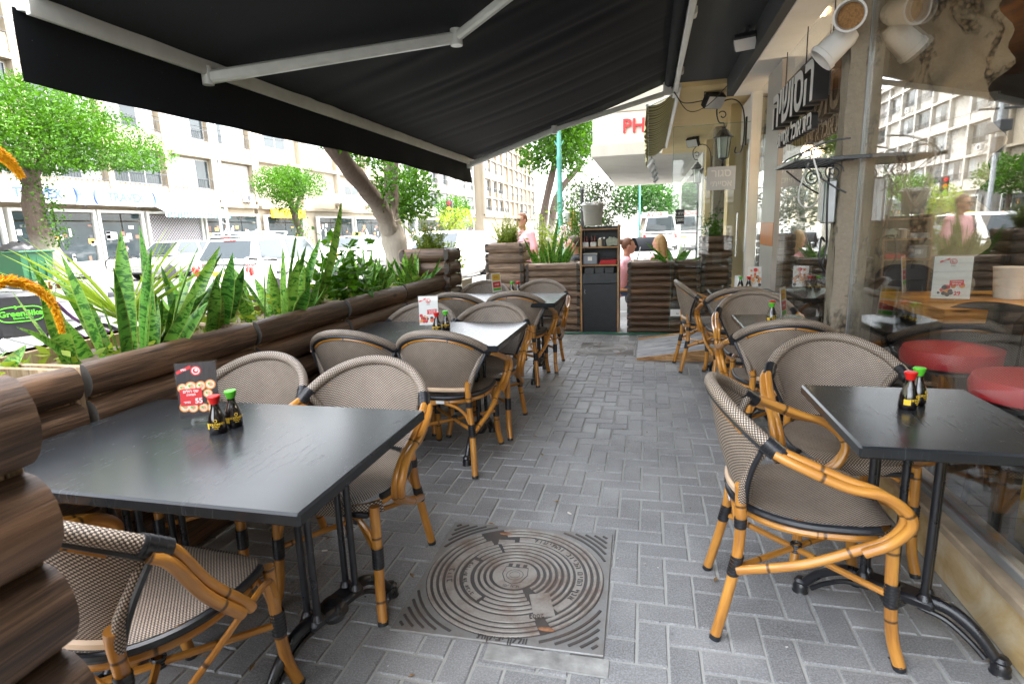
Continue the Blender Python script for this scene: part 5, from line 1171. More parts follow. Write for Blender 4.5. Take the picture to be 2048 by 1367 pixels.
# pots beyond the corner
flowerpot((-2.42, 6.75, 0), 'tall square cream pot with a spreading yellow green plant between the post planters', simple('cream_pot', (.60, .56, .45), .6, var=.05), .42, .76, MT['leafy'], fol_bush, 30, seed=3, spr=.5)
flowerpot((1.0, 9.35, .62), 'purple plastic flower box with a leafy green plant in front of the next shop', MT['purple'], .36, .26, MT['leaf'], fol_bush, 34, seed=5, spr=.75)
t = thing('flower_box_stand', 'white painted ledge carrying the purple flower box', 'ledge', (1.0, 9.4, 0)); b = MB(); b.box((-.1, 0, .59), (.6, .9, .05), .006); b.build('top', MT['white'], t, 30); b = MB(); b.box((-.1, 0, .283), (.5, .8, .566), .006); b.build('base', MT['white'], t, 30)
flowerpot((-1.75, 9.6, 0), 'big light green shrub with bright leaves behind the low brown planter', MT['terracotta'], .5, .5, MT['leafy'], fol_bush, 70, seed=7, spr=1.15)
flowerpot((-1.32, 10.4, 0), 'taller green shrub with small leaves beside the lamp post', MT['terracotta'], .5, .5, MT['leaf'], fol_bush, 80, seed=8, spr=1.75)
flowerpot((.12, 8.2, 0), 'low green plant in a pot between the cabinet and the seated diners', MT['terracotta'], .3, .62, MT['leaf'], fol_bush, 20, seed=9, spr=.40)
# ------------------------------------------------------------------ trees
def crown(b, lobes, n, size, seed, flat=0, ratio=.5):
    r = random.Random(seed); vol = [rx*ry*rz for (_, (rx, ry, rz)) in lobes]; tot = sum(vol); ks = [(r.uniform(2, 4), r.uniform(2, 4), r.uniform(2, 4), r.uniform(0, 6)) for _ in range(3)]
    for (c, (rx, ry, rz)), v in zip(lobes, vol):
        for k in range(int(n*v/tot)):
            d = Vector((r.gauss(0, 1), r.gauss(0, 1), r.gauss(0, 1))).normalized(); q = r.random()**.38
            bump_ = 1+.13*math.sin(d.x*7+c[1])*math.cos(d.y*6+c[0])+.08*math.sin(d.z*11+d.x*9)
            p = Vector((d.x*rx, d.y*ry, d.z*rz))*q*bump_
            if flat and p.z < -rz*flat: p.z = -rz*flat+r.uniform(-.05, .08)
            g = sum(math.sin(p.x*a+p.y*b_*.7+p.z*c_+e) for a, b_, c_, e in ks)/3
            if q < .75 and r.random() < .25: continue
            if g < -.45 and r.random() < .55: continue
            leaf(b, Vector(c)+p, d*.5+Vector((r.gauss(0, .8), r.gauss(0, .8), r.gauss(0, .6)+.2)), size*r.uniform(.6, 1.25), ratio, .5+.32*g+r.gauss(0, .18), r)
def tree(label, trunk_paths, lobes, n, size, seed, mt='leaf', flat=0, loc=(0, 0, 0), ivy=None, group='street trees', ratio=.5, name='street_tree', cat='tree'):
    t = thing(name, label, cat, loc, 0, group)
    b = MB()
    for P, rr in trunk_paths:
        P = smooth_path(P, 5); k = len(P); r = random.Random(seed)
        b.tube(P, [max(.012, (rr[0]+(rr[1]-rr[0])*i/(k-1))*(1+.08*math.sin(i*1.7)+r.uniform(-.04, .04))) for i in range(k)], 12)
    b.build('trunk', MT['bark'], t, 60); b = MB(); crown(b, lobes, n, size, seed, flat, ratio)
    if ivy:
        r = random.Random(seed+1)
        for (p0, p1, rad, nn) in ivy:
            for k in range(nn): p = Vector(p0).lerp(Vector(p1), r.random())+Vector((r.gauss(0, rad), r.gauss(0, rad), r.gauss(0, .08))); leaf(b, p, Vector((r.gauss(0, 1), r.gauss(0, 1), r.gauss(0, 1))), size*r.uniform(.5, 1), .6, r.random(), r)
    b.build('crown', MT[mt], t); return t
# left clipped ficus
q = lambda px, py, X: atx(px, py, X)
B0 = q(112, 525, -21.5); B1 = q(60, 350, -21.5)
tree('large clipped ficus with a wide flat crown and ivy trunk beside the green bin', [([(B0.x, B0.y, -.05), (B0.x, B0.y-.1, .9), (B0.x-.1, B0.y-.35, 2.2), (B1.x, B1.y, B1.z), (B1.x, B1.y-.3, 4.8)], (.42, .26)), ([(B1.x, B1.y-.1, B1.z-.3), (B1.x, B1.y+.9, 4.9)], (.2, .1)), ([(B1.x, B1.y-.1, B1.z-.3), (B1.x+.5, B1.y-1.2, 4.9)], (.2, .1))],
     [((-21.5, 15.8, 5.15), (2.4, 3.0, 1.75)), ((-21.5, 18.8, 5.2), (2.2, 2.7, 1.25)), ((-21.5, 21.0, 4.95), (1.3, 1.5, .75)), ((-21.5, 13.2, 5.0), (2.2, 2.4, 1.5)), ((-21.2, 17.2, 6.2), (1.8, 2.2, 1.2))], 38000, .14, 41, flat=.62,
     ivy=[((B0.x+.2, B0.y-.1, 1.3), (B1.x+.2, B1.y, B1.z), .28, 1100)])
c = q(582, 372, -17); b_ = q(606, 478, -17); m_ = q(588, 415, -17)
tree('small mushroom shaped clipped ficus across the road, its trunk wrapped in ivy', [([(b_.x, b_.y, -.1), (b_.x, b_.y, 1.2), (m_.x, m_.y-.1, m_.z-.2), (c.x, c.y-.2, c.z)], (.20, .12)), ([(m_.x, m_.y, m_.z-.3), (c.x, c.y+1.0, c.z+.1)], (.12, .07))],
     [((c.x, c.y-.9, c.z), (1.2, 1.5, .75)), ((c.x, c.y+1.0, c.z+.1), (1.2, 1.6, .62)), ((c.x, c.y-.5, c.z-.75), (.7, .9, .6)), ((c.x, c.y+.1, c.z+.45), (1.0, 1.6, .5))], 12000, .12, 42, ivy=[((b_.x+.1, b_.y, .7), (m_.x+.1, m_.y, m_.z), .2, 800)])
# forked tree at the kerb side of the planters
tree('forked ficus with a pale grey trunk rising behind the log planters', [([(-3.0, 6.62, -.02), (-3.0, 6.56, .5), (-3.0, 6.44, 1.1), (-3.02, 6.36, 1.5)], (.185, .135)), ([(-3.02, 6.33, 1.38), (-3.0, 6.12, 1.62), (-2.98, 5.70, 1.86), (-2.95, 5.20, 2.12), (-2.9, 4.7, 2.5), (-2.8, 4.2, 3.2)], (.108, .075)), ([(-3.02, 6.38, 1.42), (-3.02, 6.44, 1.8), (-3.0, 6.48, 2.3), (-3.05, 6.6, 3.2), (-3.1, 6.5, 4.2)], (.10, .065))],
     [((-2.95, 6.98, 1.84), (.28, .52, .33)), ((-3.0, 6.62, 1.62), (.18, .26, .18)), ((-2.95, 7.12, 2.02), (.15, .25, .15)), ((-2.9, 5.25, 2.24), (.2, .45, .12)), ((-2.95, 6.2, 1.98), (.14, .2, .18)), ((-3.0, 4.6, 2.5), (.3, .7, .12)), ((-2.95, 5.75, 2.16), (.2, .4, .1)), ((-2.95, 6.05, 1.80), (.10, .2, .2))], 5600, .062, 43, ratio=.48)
r = random.Random(44)
# trees down the street
tree('tall dark green street tree behind the green lamp post', [([(-4.6, 25, -.1), (-4.5, 25.1, 2.), (-4.0, 25, 4.)], (.22, .14))], [((-4.3, 25, 5.1), (1.3, 1.4, 1.3)), ((-3.3, 25, 4.7), (1.0, 1.2, 1.2)), ((-3.0, 25.4, 5.8), (1.0, 1.2, 1.1)), ((-4.2, 25, 6.4), (1.2, 1.3, 1.)), ((-4.9, 25, 4.3), (.6, .8, .6))], 6500, .22, 45, 'leaf')
tree('silvery olive bush like tree behind the white bucket', [([(-1.8, 18, -.1), (-1.8, 18, 1.2)], (.12, .1))], [((-2.1, 18, 2.1), (.75, .8, .65)), ((-1.35, 18, 2.0), (.6, .7, .55)), ((-1.7, 18, 2.5), (.6, .7, .4)), ((-1.8, 18, 1.5), (.8, .7, .45))], 3600, .12, 46, 'leafo')
tree('dark green tree seen under the white overhang far down the pavement', [([(-.6, 40, -.1), (-.4, 40, 1.2), (-.2, 40, 2.2)], (.22, .15))], [((-1.2, 40, 3.1), (1.5, 1.5, 1.1)), ((.6, 40, 3.0), (1.4, 1.5, 1.2)), ((-.3, 41, 3.8), (1.6, 1.5, 1.0)), ((1.4, 41, 2.4), (.9, 1, .8))], 5200, .26, 47, 'leafd')
tree('yellow green tree leaning over the pavement by the pharmacy sign', [([(-5.6, 33, -.1), (-5.2, 33, 3), (-3.6, 33, 5)], (.25, .14))], [((-3.2, 33, 6.6), (1.5, 1.5, 1.3)), ((-4.6, 33, 6.2), (1.6, 1.6, 1.4)), ((-2.2, 33, 7.5), (1.2, 1.2, 1.0))], 5200, .26, 48, 'leafo')
tree('leafy street tree beyond the parked cars near the traffic light', [([(-9.5, 27, -.1), (-9.4, 27, 1.4), (-9.3, 27, 2)], (.15, .1))], [((-9.3, 27, 1.9), (.9, .9, .6))], 1500, .14, 49, 'leafy')
tree('round clipped tree farther along the opposite pavement', [([(-21.5, 46, -.1), (-21.5, 46, 2.6)], (.2, .15))], [((-21.5, 46, 3.9), (1.9, 2.2, 1.3))], 3800, .24, 50, 'leaf')
tree('second round clipped tree farther along the opposite pavement', [([(-21.5, 62, -.1), (-21.5, 62, 2.6)], (.2, .15))], [((-21.5, 62, 3.9), (2.0, 2.4, 1.4))], 3200, .28, 51, 'leaf')
# ------------------------------------------------------------------ vehicles
def make_car(name, label, cat, loc, rz, paint, style='hatch', Lc=4.1, Wc=1.72, Hc=1.5, roofrack=False, sign=None, group='cars in the street', plate=True):
    # local: +Y is the front, z=0 on the road
    t = thing(name, label, cat, loc, rz, group); hw = Wc/2; hl = Lc/2
    st = [(-hl, .30, .62, .86), (-hl+.05, .24, .80, .94), (-hl+.35, .22, .93, .99), (-.55, .20, .94, 1.0), (.5, .20, .92, 1.0), (hl-1.15, .20, .90, 1.0), (hl-.55, .21, .80, .98), (hl-.15, .24, .70, .92), (hl, .32, .55, .80)]
    def sect(y, zb, zt, wf):
        w = hw*wf; return [(-w*.86, y, zb), (-w*.97, y, zb+.10), (-w, y, zb+(zt-zb)*.5), (-w*.97, y, zt-.05), (-w*.88, y, zt), (-w*.4, y, zt+.025), (w*.4, y, zt+.025), (w*.88, y, zt), (w*.97, y, zt-.05), (w, y, zb+(zt-zb)*.5), (w*.97, y, zb+.10), (w*.86, y, zb)]
    b = MB(); n = 12; vs = [p for s_ in st for p in sect(*s_)]; fs = []
    for i in range(len(st)-1):
        for k in range(n): fs.append((i*n+k, i*n+(k+1) % n, (i+1)*n+(k+1) % n, (i+1)*n+k))
    fs += [tuple(range(n-1, -1, -1)), tuple((len(st)-1)*n+k for k in range(n))]; b.add(vs, [f[::-1] for f in fs])
    if style == 'hatch': gh = [(-hl+.10, .93), (-hl+.42, Hc-.04), (-.1, Hc), (.35, Hc-.03), (1.05, .94)]
    elif style == 'wagon': gh = [(-hl+.08, .93), (-hl+.28, Hc-.02), (-.1, Hc), (.3, Hc-.03), (1.15, .94)]
    else: gh = [(-hl+.75, .95), (-hl+1.35, Hc-.05), (-.1, Hc), (.3, Hc-.03), (1.1, .94)]
    def gs(i): 
        y, z = gh[i]; f = (z-.93)/(Hc-.93); w = hw*(.90-.17*f); return [(-w, y, z), (-w*.7, y, z+.02*f), (w*.7, y, z+.02*f), (w, y, z)]
    top = [gs(i) for i in range(5)]; lowl = [(-hw*.90, gh[i][0] if i in (0, 4) else gh[i][0], .92) for i in range(5)]
    vs = []; 
    for i in range(5):
        y = gh[i][0]; vs += [(-hw*.9, y, .92)]+top[i]+[(hw*.9, y, .92)]
    fs = []
    for i in range(4):
        for k in range(5): fs.append((i*6+k, (i+1)*6+k, (i+1)*6+k+1, i*6+k+1))
    b.add(vs, fs); b.build('body', paint, t, 35)
    T = [[Vector(p) for p in s_] for s_ in top]
    def win(nm, pts, off): 
        m_ = MB(); c = sum(pts, Vector())/len(pts); nn = (pts[1]-pts[0]).cross(pts[2]-pts[0]).normalized()
        if nn.dot(off) < 0: nn = -nn; pts = pts[::-1]
        m_.add([c+(p-c)*.90+nn*.012 for p in pts], [tuple(range(len(pts)))]); return m_.build(nm, MT['winglass'], t)
    win('rear_window', [T[0][0]+V(0, 0, .05), T[0][3]+V(0, 0, .05), T[1][3], T[1][0]], Vector((0, -1, .3))); win('windscreen', [T[3][0], T[3][3], T[4][3]+V(0, 0, .03), T[4][0]+V(0, 0, .03)], Vector((0, 1, .5)))
    for sx in (-1, 1):
        k = 0 if sx < 0 else 3; lw = lambda y: Vector((sx*hw*.895, y, .955))
        ym = (gh[1][0]+gh[3][0])/2
        win('side_window', [lw(gh[1][0]-.05), lw(ym-.03), Vector((T[2][k].x, ym-.03, Hc-.02)), T[1][k]+V(0, .05, 0)], Vector((sx, 0, .2))); win('side_window', [lw(ym+.03), lw(gh[4][0]-.22), T[3][k]+V(0, .02, 0), Vector((T[2][k].x, ym+.03, Hc-.02))], Vector((sx, 0, .2)))
        m_ = MB(); m_.box((sx*(hw+.07), .82, 1.0), (.14, .09, .11), .03); m_.build('wing_mirror', paint, t, 40)
        m_ = MB(); m_.box((sx*hw*.84, -hl+.03, .77), (.16, .16, .24), .04); m_.build('tail_light', MT['tail'], t, 40)
        m_ = MB(); m_.box((sx*hw*.72, hl-.10, .62), (.3, .16, .13), .04); m_.build('headlight', MT['spotglass'], t, 40)
        for y in (-hl+.72, hl-.78):
            M = Matrix.Translation((sx*(hw-.11), y, .30)) @ Matrix.Rotation(R(90)*sx, 4, 'Y')
            m_ = MB(); m_.lathe([(.19, -.09), (.27, -.10), (.30, -.06), (.30, .06), (.27, .10), (.19, .105)], 24, M=M); w = m_.build('wheel', MT['tyre'], t, 40)
            m_ = MB(); m_.lathe([(.19, .09), (.16, .07), (.06, .09), (0, .09)], 20, M=M)
            for q in range(5):
                a = 2*math.pi*q/5; m_.add([M @ Vector((.05*math.cos(a-.4), .05*math.sin(a-.4), .10)), M @ Vector((.185*math.cos(a-.12), .185*math.sin(a-.12), .10)), M @ Vector((.185*math.cos(a+.12), .185*math.sin(a+.12), .10)), M @ Vector((.05*math.cos(a+.4), .05*math.sin(a+.4), .10))], [(0, 1, 2, 3)])
            m_.build('rim', MT['chrome'], w, 40)
    m_ = MB(); m_.box((0, -hl-.02, .42), (Wc*.96, .12, .26), .05); m_.box((0, hl-.03, .40), (Wc*.94, .14, .24), .05); m_.build('bumper', paint, t, 40)
    m_ = MB(); m_.box((0, -hl-.005, .70), (.5, .03, .11), .004); m_.build('number_plate', MT['yellow'], t)
    m_ = MB(); m_.box((0, gh[1][0]-.02, Hc-.055), (.34, .05, .03), .006); m_.build('brake_lamp', MT['tail'], t)
    m_ = MB(); m_.tube([(-.3, gh[0][0]-.06, 1.02), (.25, gh[0][0]-.05, 1.0)], .009, 6); m_.build('wiper', MT['black'], t)
    if roofrack:
        m_ = MB()
        for sx in (-1, 1): m_.tube(smooth_path([(sx*.58, -hl+.45, Hc), (sx*.6, -hl+.5, Hc+.09), (sx*.6, .3, Hc+.09), (sx*.58, .42, Hc)], 5), .016, 8)
        for y in (-1.2, -.2): m_.box((0, y, Hc+.08), (1.2, .05, .025), .006)
        m_.build('roof_rail', MT['white'], t, 40)
    if sign:
        m_ = MB(); m_.box((0, .0, Hc+.075), (.55, .16, .12), .04); m_.build('roof_sign', sign, t, 40)
    return t
ysign = simple('yellow_taxi_lamp', (.85, .62, .05), .4, var=.05)
make_car('parked_car', 'white hatchback with red tail lamps parked right behind the snake plants', 'car', (-9.54, 13.15, -.128), 0, MT['carwhite'], 'hatch', 4.15, 1.72, 1.50)
make_car('estate_car', 'white taxi estate with roof rails and yellow lamp beyond the white hatchback', 'car', (-13.4, 17.9, -.128), 0, MT['carwhite'], 'wagon', 4.5, 1.76, 1.6, True, ysign)
make_car('parked_car', 'white saloon with a yellow taxi lamp half hidden by the forked tree', 'car', (-12.8, 23.6, -.128), 0, MT['carwhite'], 'sedan', 4.5, 1.74, 1.45, False, ysign)
make_car('parked_car', 'white saloon taxi crossing behind the forked trunk near the traffic light', 'car', (-10.4, 27.0, -.128), R(178), MT['carwhite'], 'sedan', 4.5, 1.74, 1.45, False, ysign)
make_car('parked_car', 'white hatchback with dark windscreen facing us behind the square cream pot', 'car', (-5.9, 16.2, -.128), R(176), MT['carwhite'], 'hatch', 4.0, 1.7, 1.5)
make_car('parked_car', 'silver hatchback parked at the opposite kerb by the clipped ficus trunk', 'car', (-19.6, 20.2, -.128), R(180), MT['carsilver'], 'hatch', 4.0, 1.7, 1.5)
make_car('white_van', 'white van far down the pavement under the white overhang', 'van', (.6, 33.5, .0), 0, MT['carwhite'], 'wagon', 4.8, 1.9, 1.85)
make_car('parked_car', 'white estate car in the traffic farther down the wide street', 'car', (-14.5, 36, -.128), R(180), MT['carwhite'], 'wagon', 4.4, 1.75, 1.55)
make_car('parked_car', 'silver saloon waiting farther down the wide street', 'car', (-9.0, 39, -.128), 0, MT['carsilver'], 'sedan', 4.4, 1.75, 1.45)
# ------------------------------------------------------------------ bicycles
def bicycle(label, loc, rz, frame_m, basket=True, bag=False, guard=None, rack=True, group='bicycles parked along the street', lean=0, colour_fender=None):
    t = thing('bicycle', label, 'bicycle', loc, rz, group); t.rotation_euler = (lean, 0, rz); WR = .33       # +X is forwards
    for nm, x in (('wheel', -.52), ('wheel', .55)):
        b = MB(); b.tube([(x+WR*math.cos(a), 0, WR+.012+WR*math.sin(a)) for a in [2*math.pi*k/40 for k in range(40)]], .019, 8, closed=True); w = b.build(nm, MT['tyre'], t, 50)
        b = MB(); b.tube([(x+(WR-.026)*math.cos(a), 0, WR+.012+(WR-.026)*math.sin(a)) for a in [2*math.pi*k/40 for k in range(40)]], .010, 6, closed=True)
        for k in range(20): a = 2*math.pi*k/20; b.tube([(x, .02*(-1)**k, WR+.012), (x+(WR-.03)*math.cos(a+.15*(-1)**k), 0, WR+.012+(WR-.03)*math.sin(a+.15*(-1)**k))], .0013, 4)
        b.tube([(x, -.05, WR+.012), (x, .05, WR+.012)], .018, 10); b.build('rim', MT['chrome'], w, 50)
        b = MB(); r2 = WR+.03; a0, a1 = (R(20), R(200)) if x < 0 else (R(-10), R(150)); pts = [(x+r2*math.cos(a0+(a1-a0)*k/20), 0, WR+.012+r2*math.sin(a0+(a1-a0)*k/20)) for k in range(21)]
        vs = []; 
        for p in pts: vs += [(p[0], -.028, p[2]-.006), (p[0], 0, p[2]+.004), (p[0], .028, p[2]-.006)]
        b.add(vs, [(3*i+j, 3*i+3+j, 3*i+4+j, 3*i+1+j) for i in range(20) for j in range(2)]); b.build('mudguard', colour_fender or frame_m, t, 60)
    zc = WR+.012; b = MB()
    b.tube([(-.09, 0, zc-.04), (-.20, 0, .86)], .016, 10); b.tube(smooth_path([(.36, 0, .82), (.22, 0, .58), (-.09, 0, zc-.04)], 5), .022, 10); b.tube(smooth_path([(.34, 0, .90), (.18, 0, .68), (-.14, 0, .50)], 5), .016, 10)
    for sy in (-1, 1):
        b.tube([(-.09, .03*sy, zc-.04), (-.52, .055*sy, zc)], .010, 8); b.tube([(-.18, .02*sy, .72), (-.52, .055*sy, zc)], .009, 8); b.tube(smooth_path([(.40, .035*sy, .68), (.46, .05*sy, .48), (.55, .055*sy, zc)], 4), .012, 8)
    b.tube([(.33, 0, .92), (.40, 0, .66)], .021, 10); b.build('frame', frame_m, t, 40)
    b = MB(); b.tube([(.33, 0, .9), (.305, 0, 1.02)], .012, 8); b.tube(smooth_path([(.08, -.29, 1.08), (.22, -.26, 1.10), (.31, -.12, 1.04), (.31, .12, 1.04), (.22, .26, 1.10), (.08, .29, 1.08)], 6), .0115, 8); h = b.build('handlebar', MT['chrome'], t, 40)
    for sy in (-1, 1): b = MB(); b.tube([(.06, .292*sy, 1.078), (.17, .272*sy, 1.092)], .018, 10); b.tube([(.22, .25*sy, 1.08), (.12, .30*sy, 1.05)], .006, 6); b.build('grip', MT['black'], h, 40)
    b = MB(); b.surf(lambda u, v: (-.34+.28*u, (.5-v)*2*(.085*(1-u)**.8+.022), .905+.018*math.sin(math.pi*v)+.015*(1-u)+(-.03 if v in (0, 1) else 0)), 10, 8); b.tube([(-.2, 0, .84), (-.2, 0, .90)], .013, 8); b.box((-.2, 0, .885), (.2, .1, .025), .01); b.build('saddle', MT['black'], t, 60)
    b = MB(); b.lathe([(.095, -.004), (.1, 0), (.095, .004), (.06, .004), (.06, -.004), (.095, -.004)], 28, M=Matrix.Translation((-.09, -.05, zc-.04)) @ Matrix.Rotation(R(90), 4, 'X'))
    for sy in (-1, 1): b.tube([(-.09, .06*sy, zc-.04), (-.09+.12*sy, .08*sy, zc-.04-.12*sy)], .008, 6); b.box((-.09+.12*sy, .12*sy, zc-.04-.12*sy), (.09, .08, .02), .005)
    b.build('crank', MT['chrome'], t, 40)
    if guard:
        b = MB(); b.box((-.27, -.062, zc-.02), (.62, .012, .105), .004); b.text(guard, .105, frame((-.25, -.069, zc-.02), (1, 0, 0), (0, 0, 1)), .0006, 1, bold=.002); b.box((-.27, .066, zc-.02), (.62, .012, .125), .004); b.text(guard, .115, frame((-.25, .073, zc-.02), (-1, 0, .03), (.03, 0, 1)), .0006, 1, bold=.003); b.box((.01, -.069, zc-.02), (.09, .001, .006), 0, m=1); b.box((-.5, -.069, zc-.02), (.09, .001, .006), 0, m=1); b.build('chain_guard', [MT['black'], MT['orange']], t)
    if rack:
        b = MB()
        for sy in (-1, 1): b.tube([(-.24, .06*sy, .74), (-.75, .06*sy, .74)], .006, 6); b.tube([(-.6, .06*sy, .74), (-.52, .06*sy, zc)], .006, 6)
        for k in range(4): b.tube([(-.3-.12*k, -.06, .74), (-.3-.12*k, .06, .74)], .005, 6)
        b.build('rear_rack', MT['darkgrey'], t, 40)
    if basket:
        b = MB(); c = Vector((.52, 0, .86))
        for z, w, d in ((0, .125, .10), (.07, .137, .112), (.14, .148, .123), (.21, .16, .135), (.24, .166, .14)): b.tube([c+Vector((d*sx, w*sy, z)) for sx, sy in ((-1, -1), (1, -1), (1, 1), (-1, 1))], .0035, 5, closed=True)
        for k in range(-4, 5):
            f = k/4
            for sx in (-1, 1): b.tube([c+Vector((sx*.10, f*.125, 0)), c+Vector((sx*.14, f*.166, .24))], .002, 4); b.tube([c+Vector((f*.1, sx*.125, 0)), c+Vector((f*.14, sx*.166, .24))], .002, 4)
            b.tube([c+Vector((-.1, f*.125, 0)), c+Vector((.1, f*.125, 0))], .002, 4)
        b.build('basket', MT['galv'], t, 40)
    if bag:
        b = MB(); b.box((.56, 0, .80), (.32, .34, .36), .025)
        o = MB(); P = []
        for k in range(48):
            a = 2*math.pi*k/48; e = .55; P.append((.145*math.copysign(abs(math.cos(a))**e, math.cos(a)), .062*math.copysign(abs(math.sin(a))**e, math.sin(a))))
        def side(fr_):
            b.tube([fr_ @ Vector((x, y, .002)) for x, y in P], .004, 5, closed=True, m=1)
            b.text('GreenBike', .066, fr_ @ Matrix.Translation((0, .006, .001)), .0008, 1, bold=.0015); b.text('Electric Bikes', .024, fr_ @ Matrix.Translation((.01, -.032, .001)), .0008, 1, bold=.0005)
            b.tube([fr_ @ Vector((-.03, .045, .002)), fr_ @ Vector((-.02, .062, .002)), fr_ @ Vector((-.035, .072, .002))], .006, 5, m=1)
        side(frame((.56, -.1715, .81), (1, 0, 0), (0, 0, 1)) @ Matrix.Scale(.98, 4)); side(frame((.56, .1715, .81), (-1, 0, 0), (0, 0, 1)) @ Matrix.Scale(.98, 4)); side(frame((.722, 0, .81), (0, 1, 0), (0, 0, 1)))
        side(frame((.398, 0, .81), (0, -1, 0), (0, 0, 1)))
        b.build('front_bag', [MT['black'], MT['green']], t, 40)
    return t
bicycle('purple black bicycle with orange lettered chain guard and a black bag with green logo', (-4.85, 4.08, -.012), R(-126), MT['bike'], False, True, 'TOROX')
bicycle('pale grey step through bicycle with wire basket parked beside the purple one', (-5.7, 4.0, -.128), R(-108), MT['galv'], True)
bicycle('white bicycle with a wire basket seen between the two big snake plants', (-5.0, 6.75, -.012), R(-118), MT['white'], True)
bicycle('dark bicycle with wheel showing behind the tallest snake plant', (-4.9, 9.3, -.012), R(-122), MT['darkgrey'], False)
bicycle('purple bicycle leaning by the shuttered shop across the street', (-24.6, 29.2, -.014), R(70), simple('violet_frame', (.25, .08, .35), .3, var=.1), True)
bicycle('dark bicycle propped at the clothing shop window across the street', (-26.2, 23.6, -.014), R(80), MT['black'], False)
t = thing('scooter', 'white motor scooter parked before the shop window across the street', 'scooter', (-25.6, 25.7, -.014), R(80))
b = MB(); b.tube(smooth_path([(-.75, 0, .62), (-.5, 0, .72), (-.15, 0, .62), (.0, 0, .36), (.3, 0, .36), (.45, 0, .75), (.5, 0, 1.0)], 6), [.10, .13, .14, .16, .16, .17, .17, .16, .15, .14, .13, .12, .12, .12, .12, .12, .12, .12, .12, .12, .12, .12, .12, .12, .12, .13, .14, .14, .14, .13, .12, .11, .10, .09, .08, .06, .05][:37], 10); b.box((.47, 0, .72), (.10, .42, .5), .05); b.build('body', MT['carwhite'], t, 50)
b = MB(); b.box((-.42, 0, .80), (.6, .26, .1), .04); b.build('saddle', MT['black'], t, 40); b = MB(); b.tube([(.48, -.33, 1.06), (.5, 0, 1.05), (.48, .33, 1.06)], .018, 8); b.build('handlebar', MT['black'], t, 40)
for x in (-.6, .68):
    b = MB(); b.lathe([(.11, -.05), (.2, -.06), (.24, -.03), (.24, .03), (.2, .06), (.11, .05)], 20, M=Matrix.Translation((x, 0, .24)) @ Matrix.Rotation(R(90), 4, 'X')); b.build('wheel', MT['tyre'], t, 40)
# ------------------------------------------------------------------ street furniture
t = thing('wheelie_bin', 'big green wheeled rubbish bin with black bag on top by the ficus trunk', 'rubbish bin', (-20.9, 14.95, -.012), R(8))
b = MB(); b.add([(-.55, -.5, .12), (.55, -.5, .12), (.55, .5, .12), (-.55, .5, .12), (-.66, -.62, 1.2), (.66, -.62, 1.2), (.66, .62, 1.2), (-.66, .62, 1.2)], [(3, 2, 1, 0), (0, 1, 5, 4), (1, 2, 6, 5), (2, 3, 7, 6), (3, 0, 4, 7)]); b.box((0, 0, 1.19), (1.42, 1.34, .07), .02)
for k in (-.3, 0, .3): b.box((.62, k, .66), (.05, .05, .9), .01)
b.build('body', MT['bin'], t, 30)
for sx in (-1, 1):
    for sy in (-1, 1): b = MB(); b.lathe([(0, -.03), (.08, -.03), (.08, .03), (0, .03)], 12, c=(0, 0, 0), M=Matrix.Translation((sx*.45, sy*.42, .08)) @ Matrix.Rotation(R(90), 4, 'X')); b.build('wheel', MT['black'], t, 40)
b = MB(); b.surf(lambda u, v: ((.50+.06*math.sin(u*40))*math.cos(6.283*u)*math.sin(math.pi*v*.5+.02), .50*math.sin(6.283*u)*math.sin(math.pi*v*.5+.02), .30*math.cos(math.pi*v*.5)+.03*math.sin(u*30+v*9)), 30, 8)
o = b.build('rubbish_bag', MT['black'], smooth=50, loc=(-20.9, 14.95, 1.215)); tag(o, 'black rubbish bag slumped on top of the green bin', 'rubbish bag')
t = thing('cardboard_box', 'open brown cardboard box on the ground before the green bin', 'box', (-19.7, 14.95, -.128), R(4)); b = MB(); card = simple('cardboard', (.42, .27, .15), .85, var=.1)
b.box((0, 0, .01), (.5, .8, .02)); b.box((-.24, 0, .16), (.02, .8, .3)); b.box((0, -.39, .16), (.5, .02, .3)); b.box((0, .39, .16), (.5, .02, .3)); b.box((.0, 0, .315), (.5, .82, .015)); b.build('carton', card, t)
t = thing('utility_mast', 'tall pale twin legged utility mast before the striped shop awning', 'mast', (-20.6, 24.5, -.012)); b = MB()
for sy in (-.26, .26): b.tube([(0, sy, 0), (0, sy*.75, 8.2)], .07, 8)
for k in range(9): z = .6+.85*k; b.tube([(0, -.25, z), (0, .25, z+.6)], .03, 6); b.tube([(0, .25, z+.6), (0, -.24, z+.85)], .025, 6)
b.build('lattice', MT['galv'], t, 40); b = MB(); b.box((0, 0, 7.9), (.1, 2.6, .12), .01); b.box((0, 0, 7.2), (.1, 2.0, .12), .01)
for k in range(-2, 3): b.lathe([(.03, 0), (.06, .05), (.03, .1), (.06, .15), (0, .2)], 8, c=(0, .5*k, 7.95))
b.build('crossarm', MT['galv'], t, 40)
t = thing('utility_pole', 'thin pole with crossed wires and insulators beyond the forked tree', 'pole', (-13.5, 32, -.12)); b = MB(); b.tube([(0, 0, 0), (0, 0, 8.5)], .11, 8); b.build('pole', MT['galv'], t, 40); b = MB(); b.box((0, 0, 5.4), (.5, 1.2, .5), .02); b.box((0, 0, 6.2), (1.8, .1, .1), .01); b.box((0, 0, 4.6), (.3, .5, .7), .03); b.build('crossarm', MT['darkgrey'], t, 30)
def wire(P, Q, sag): return [Vector(P).lerp(Vector(Q), k/24)-Vector((0, 0, sag*4*(k/24)*(1-k/24))) for k in range(25)]
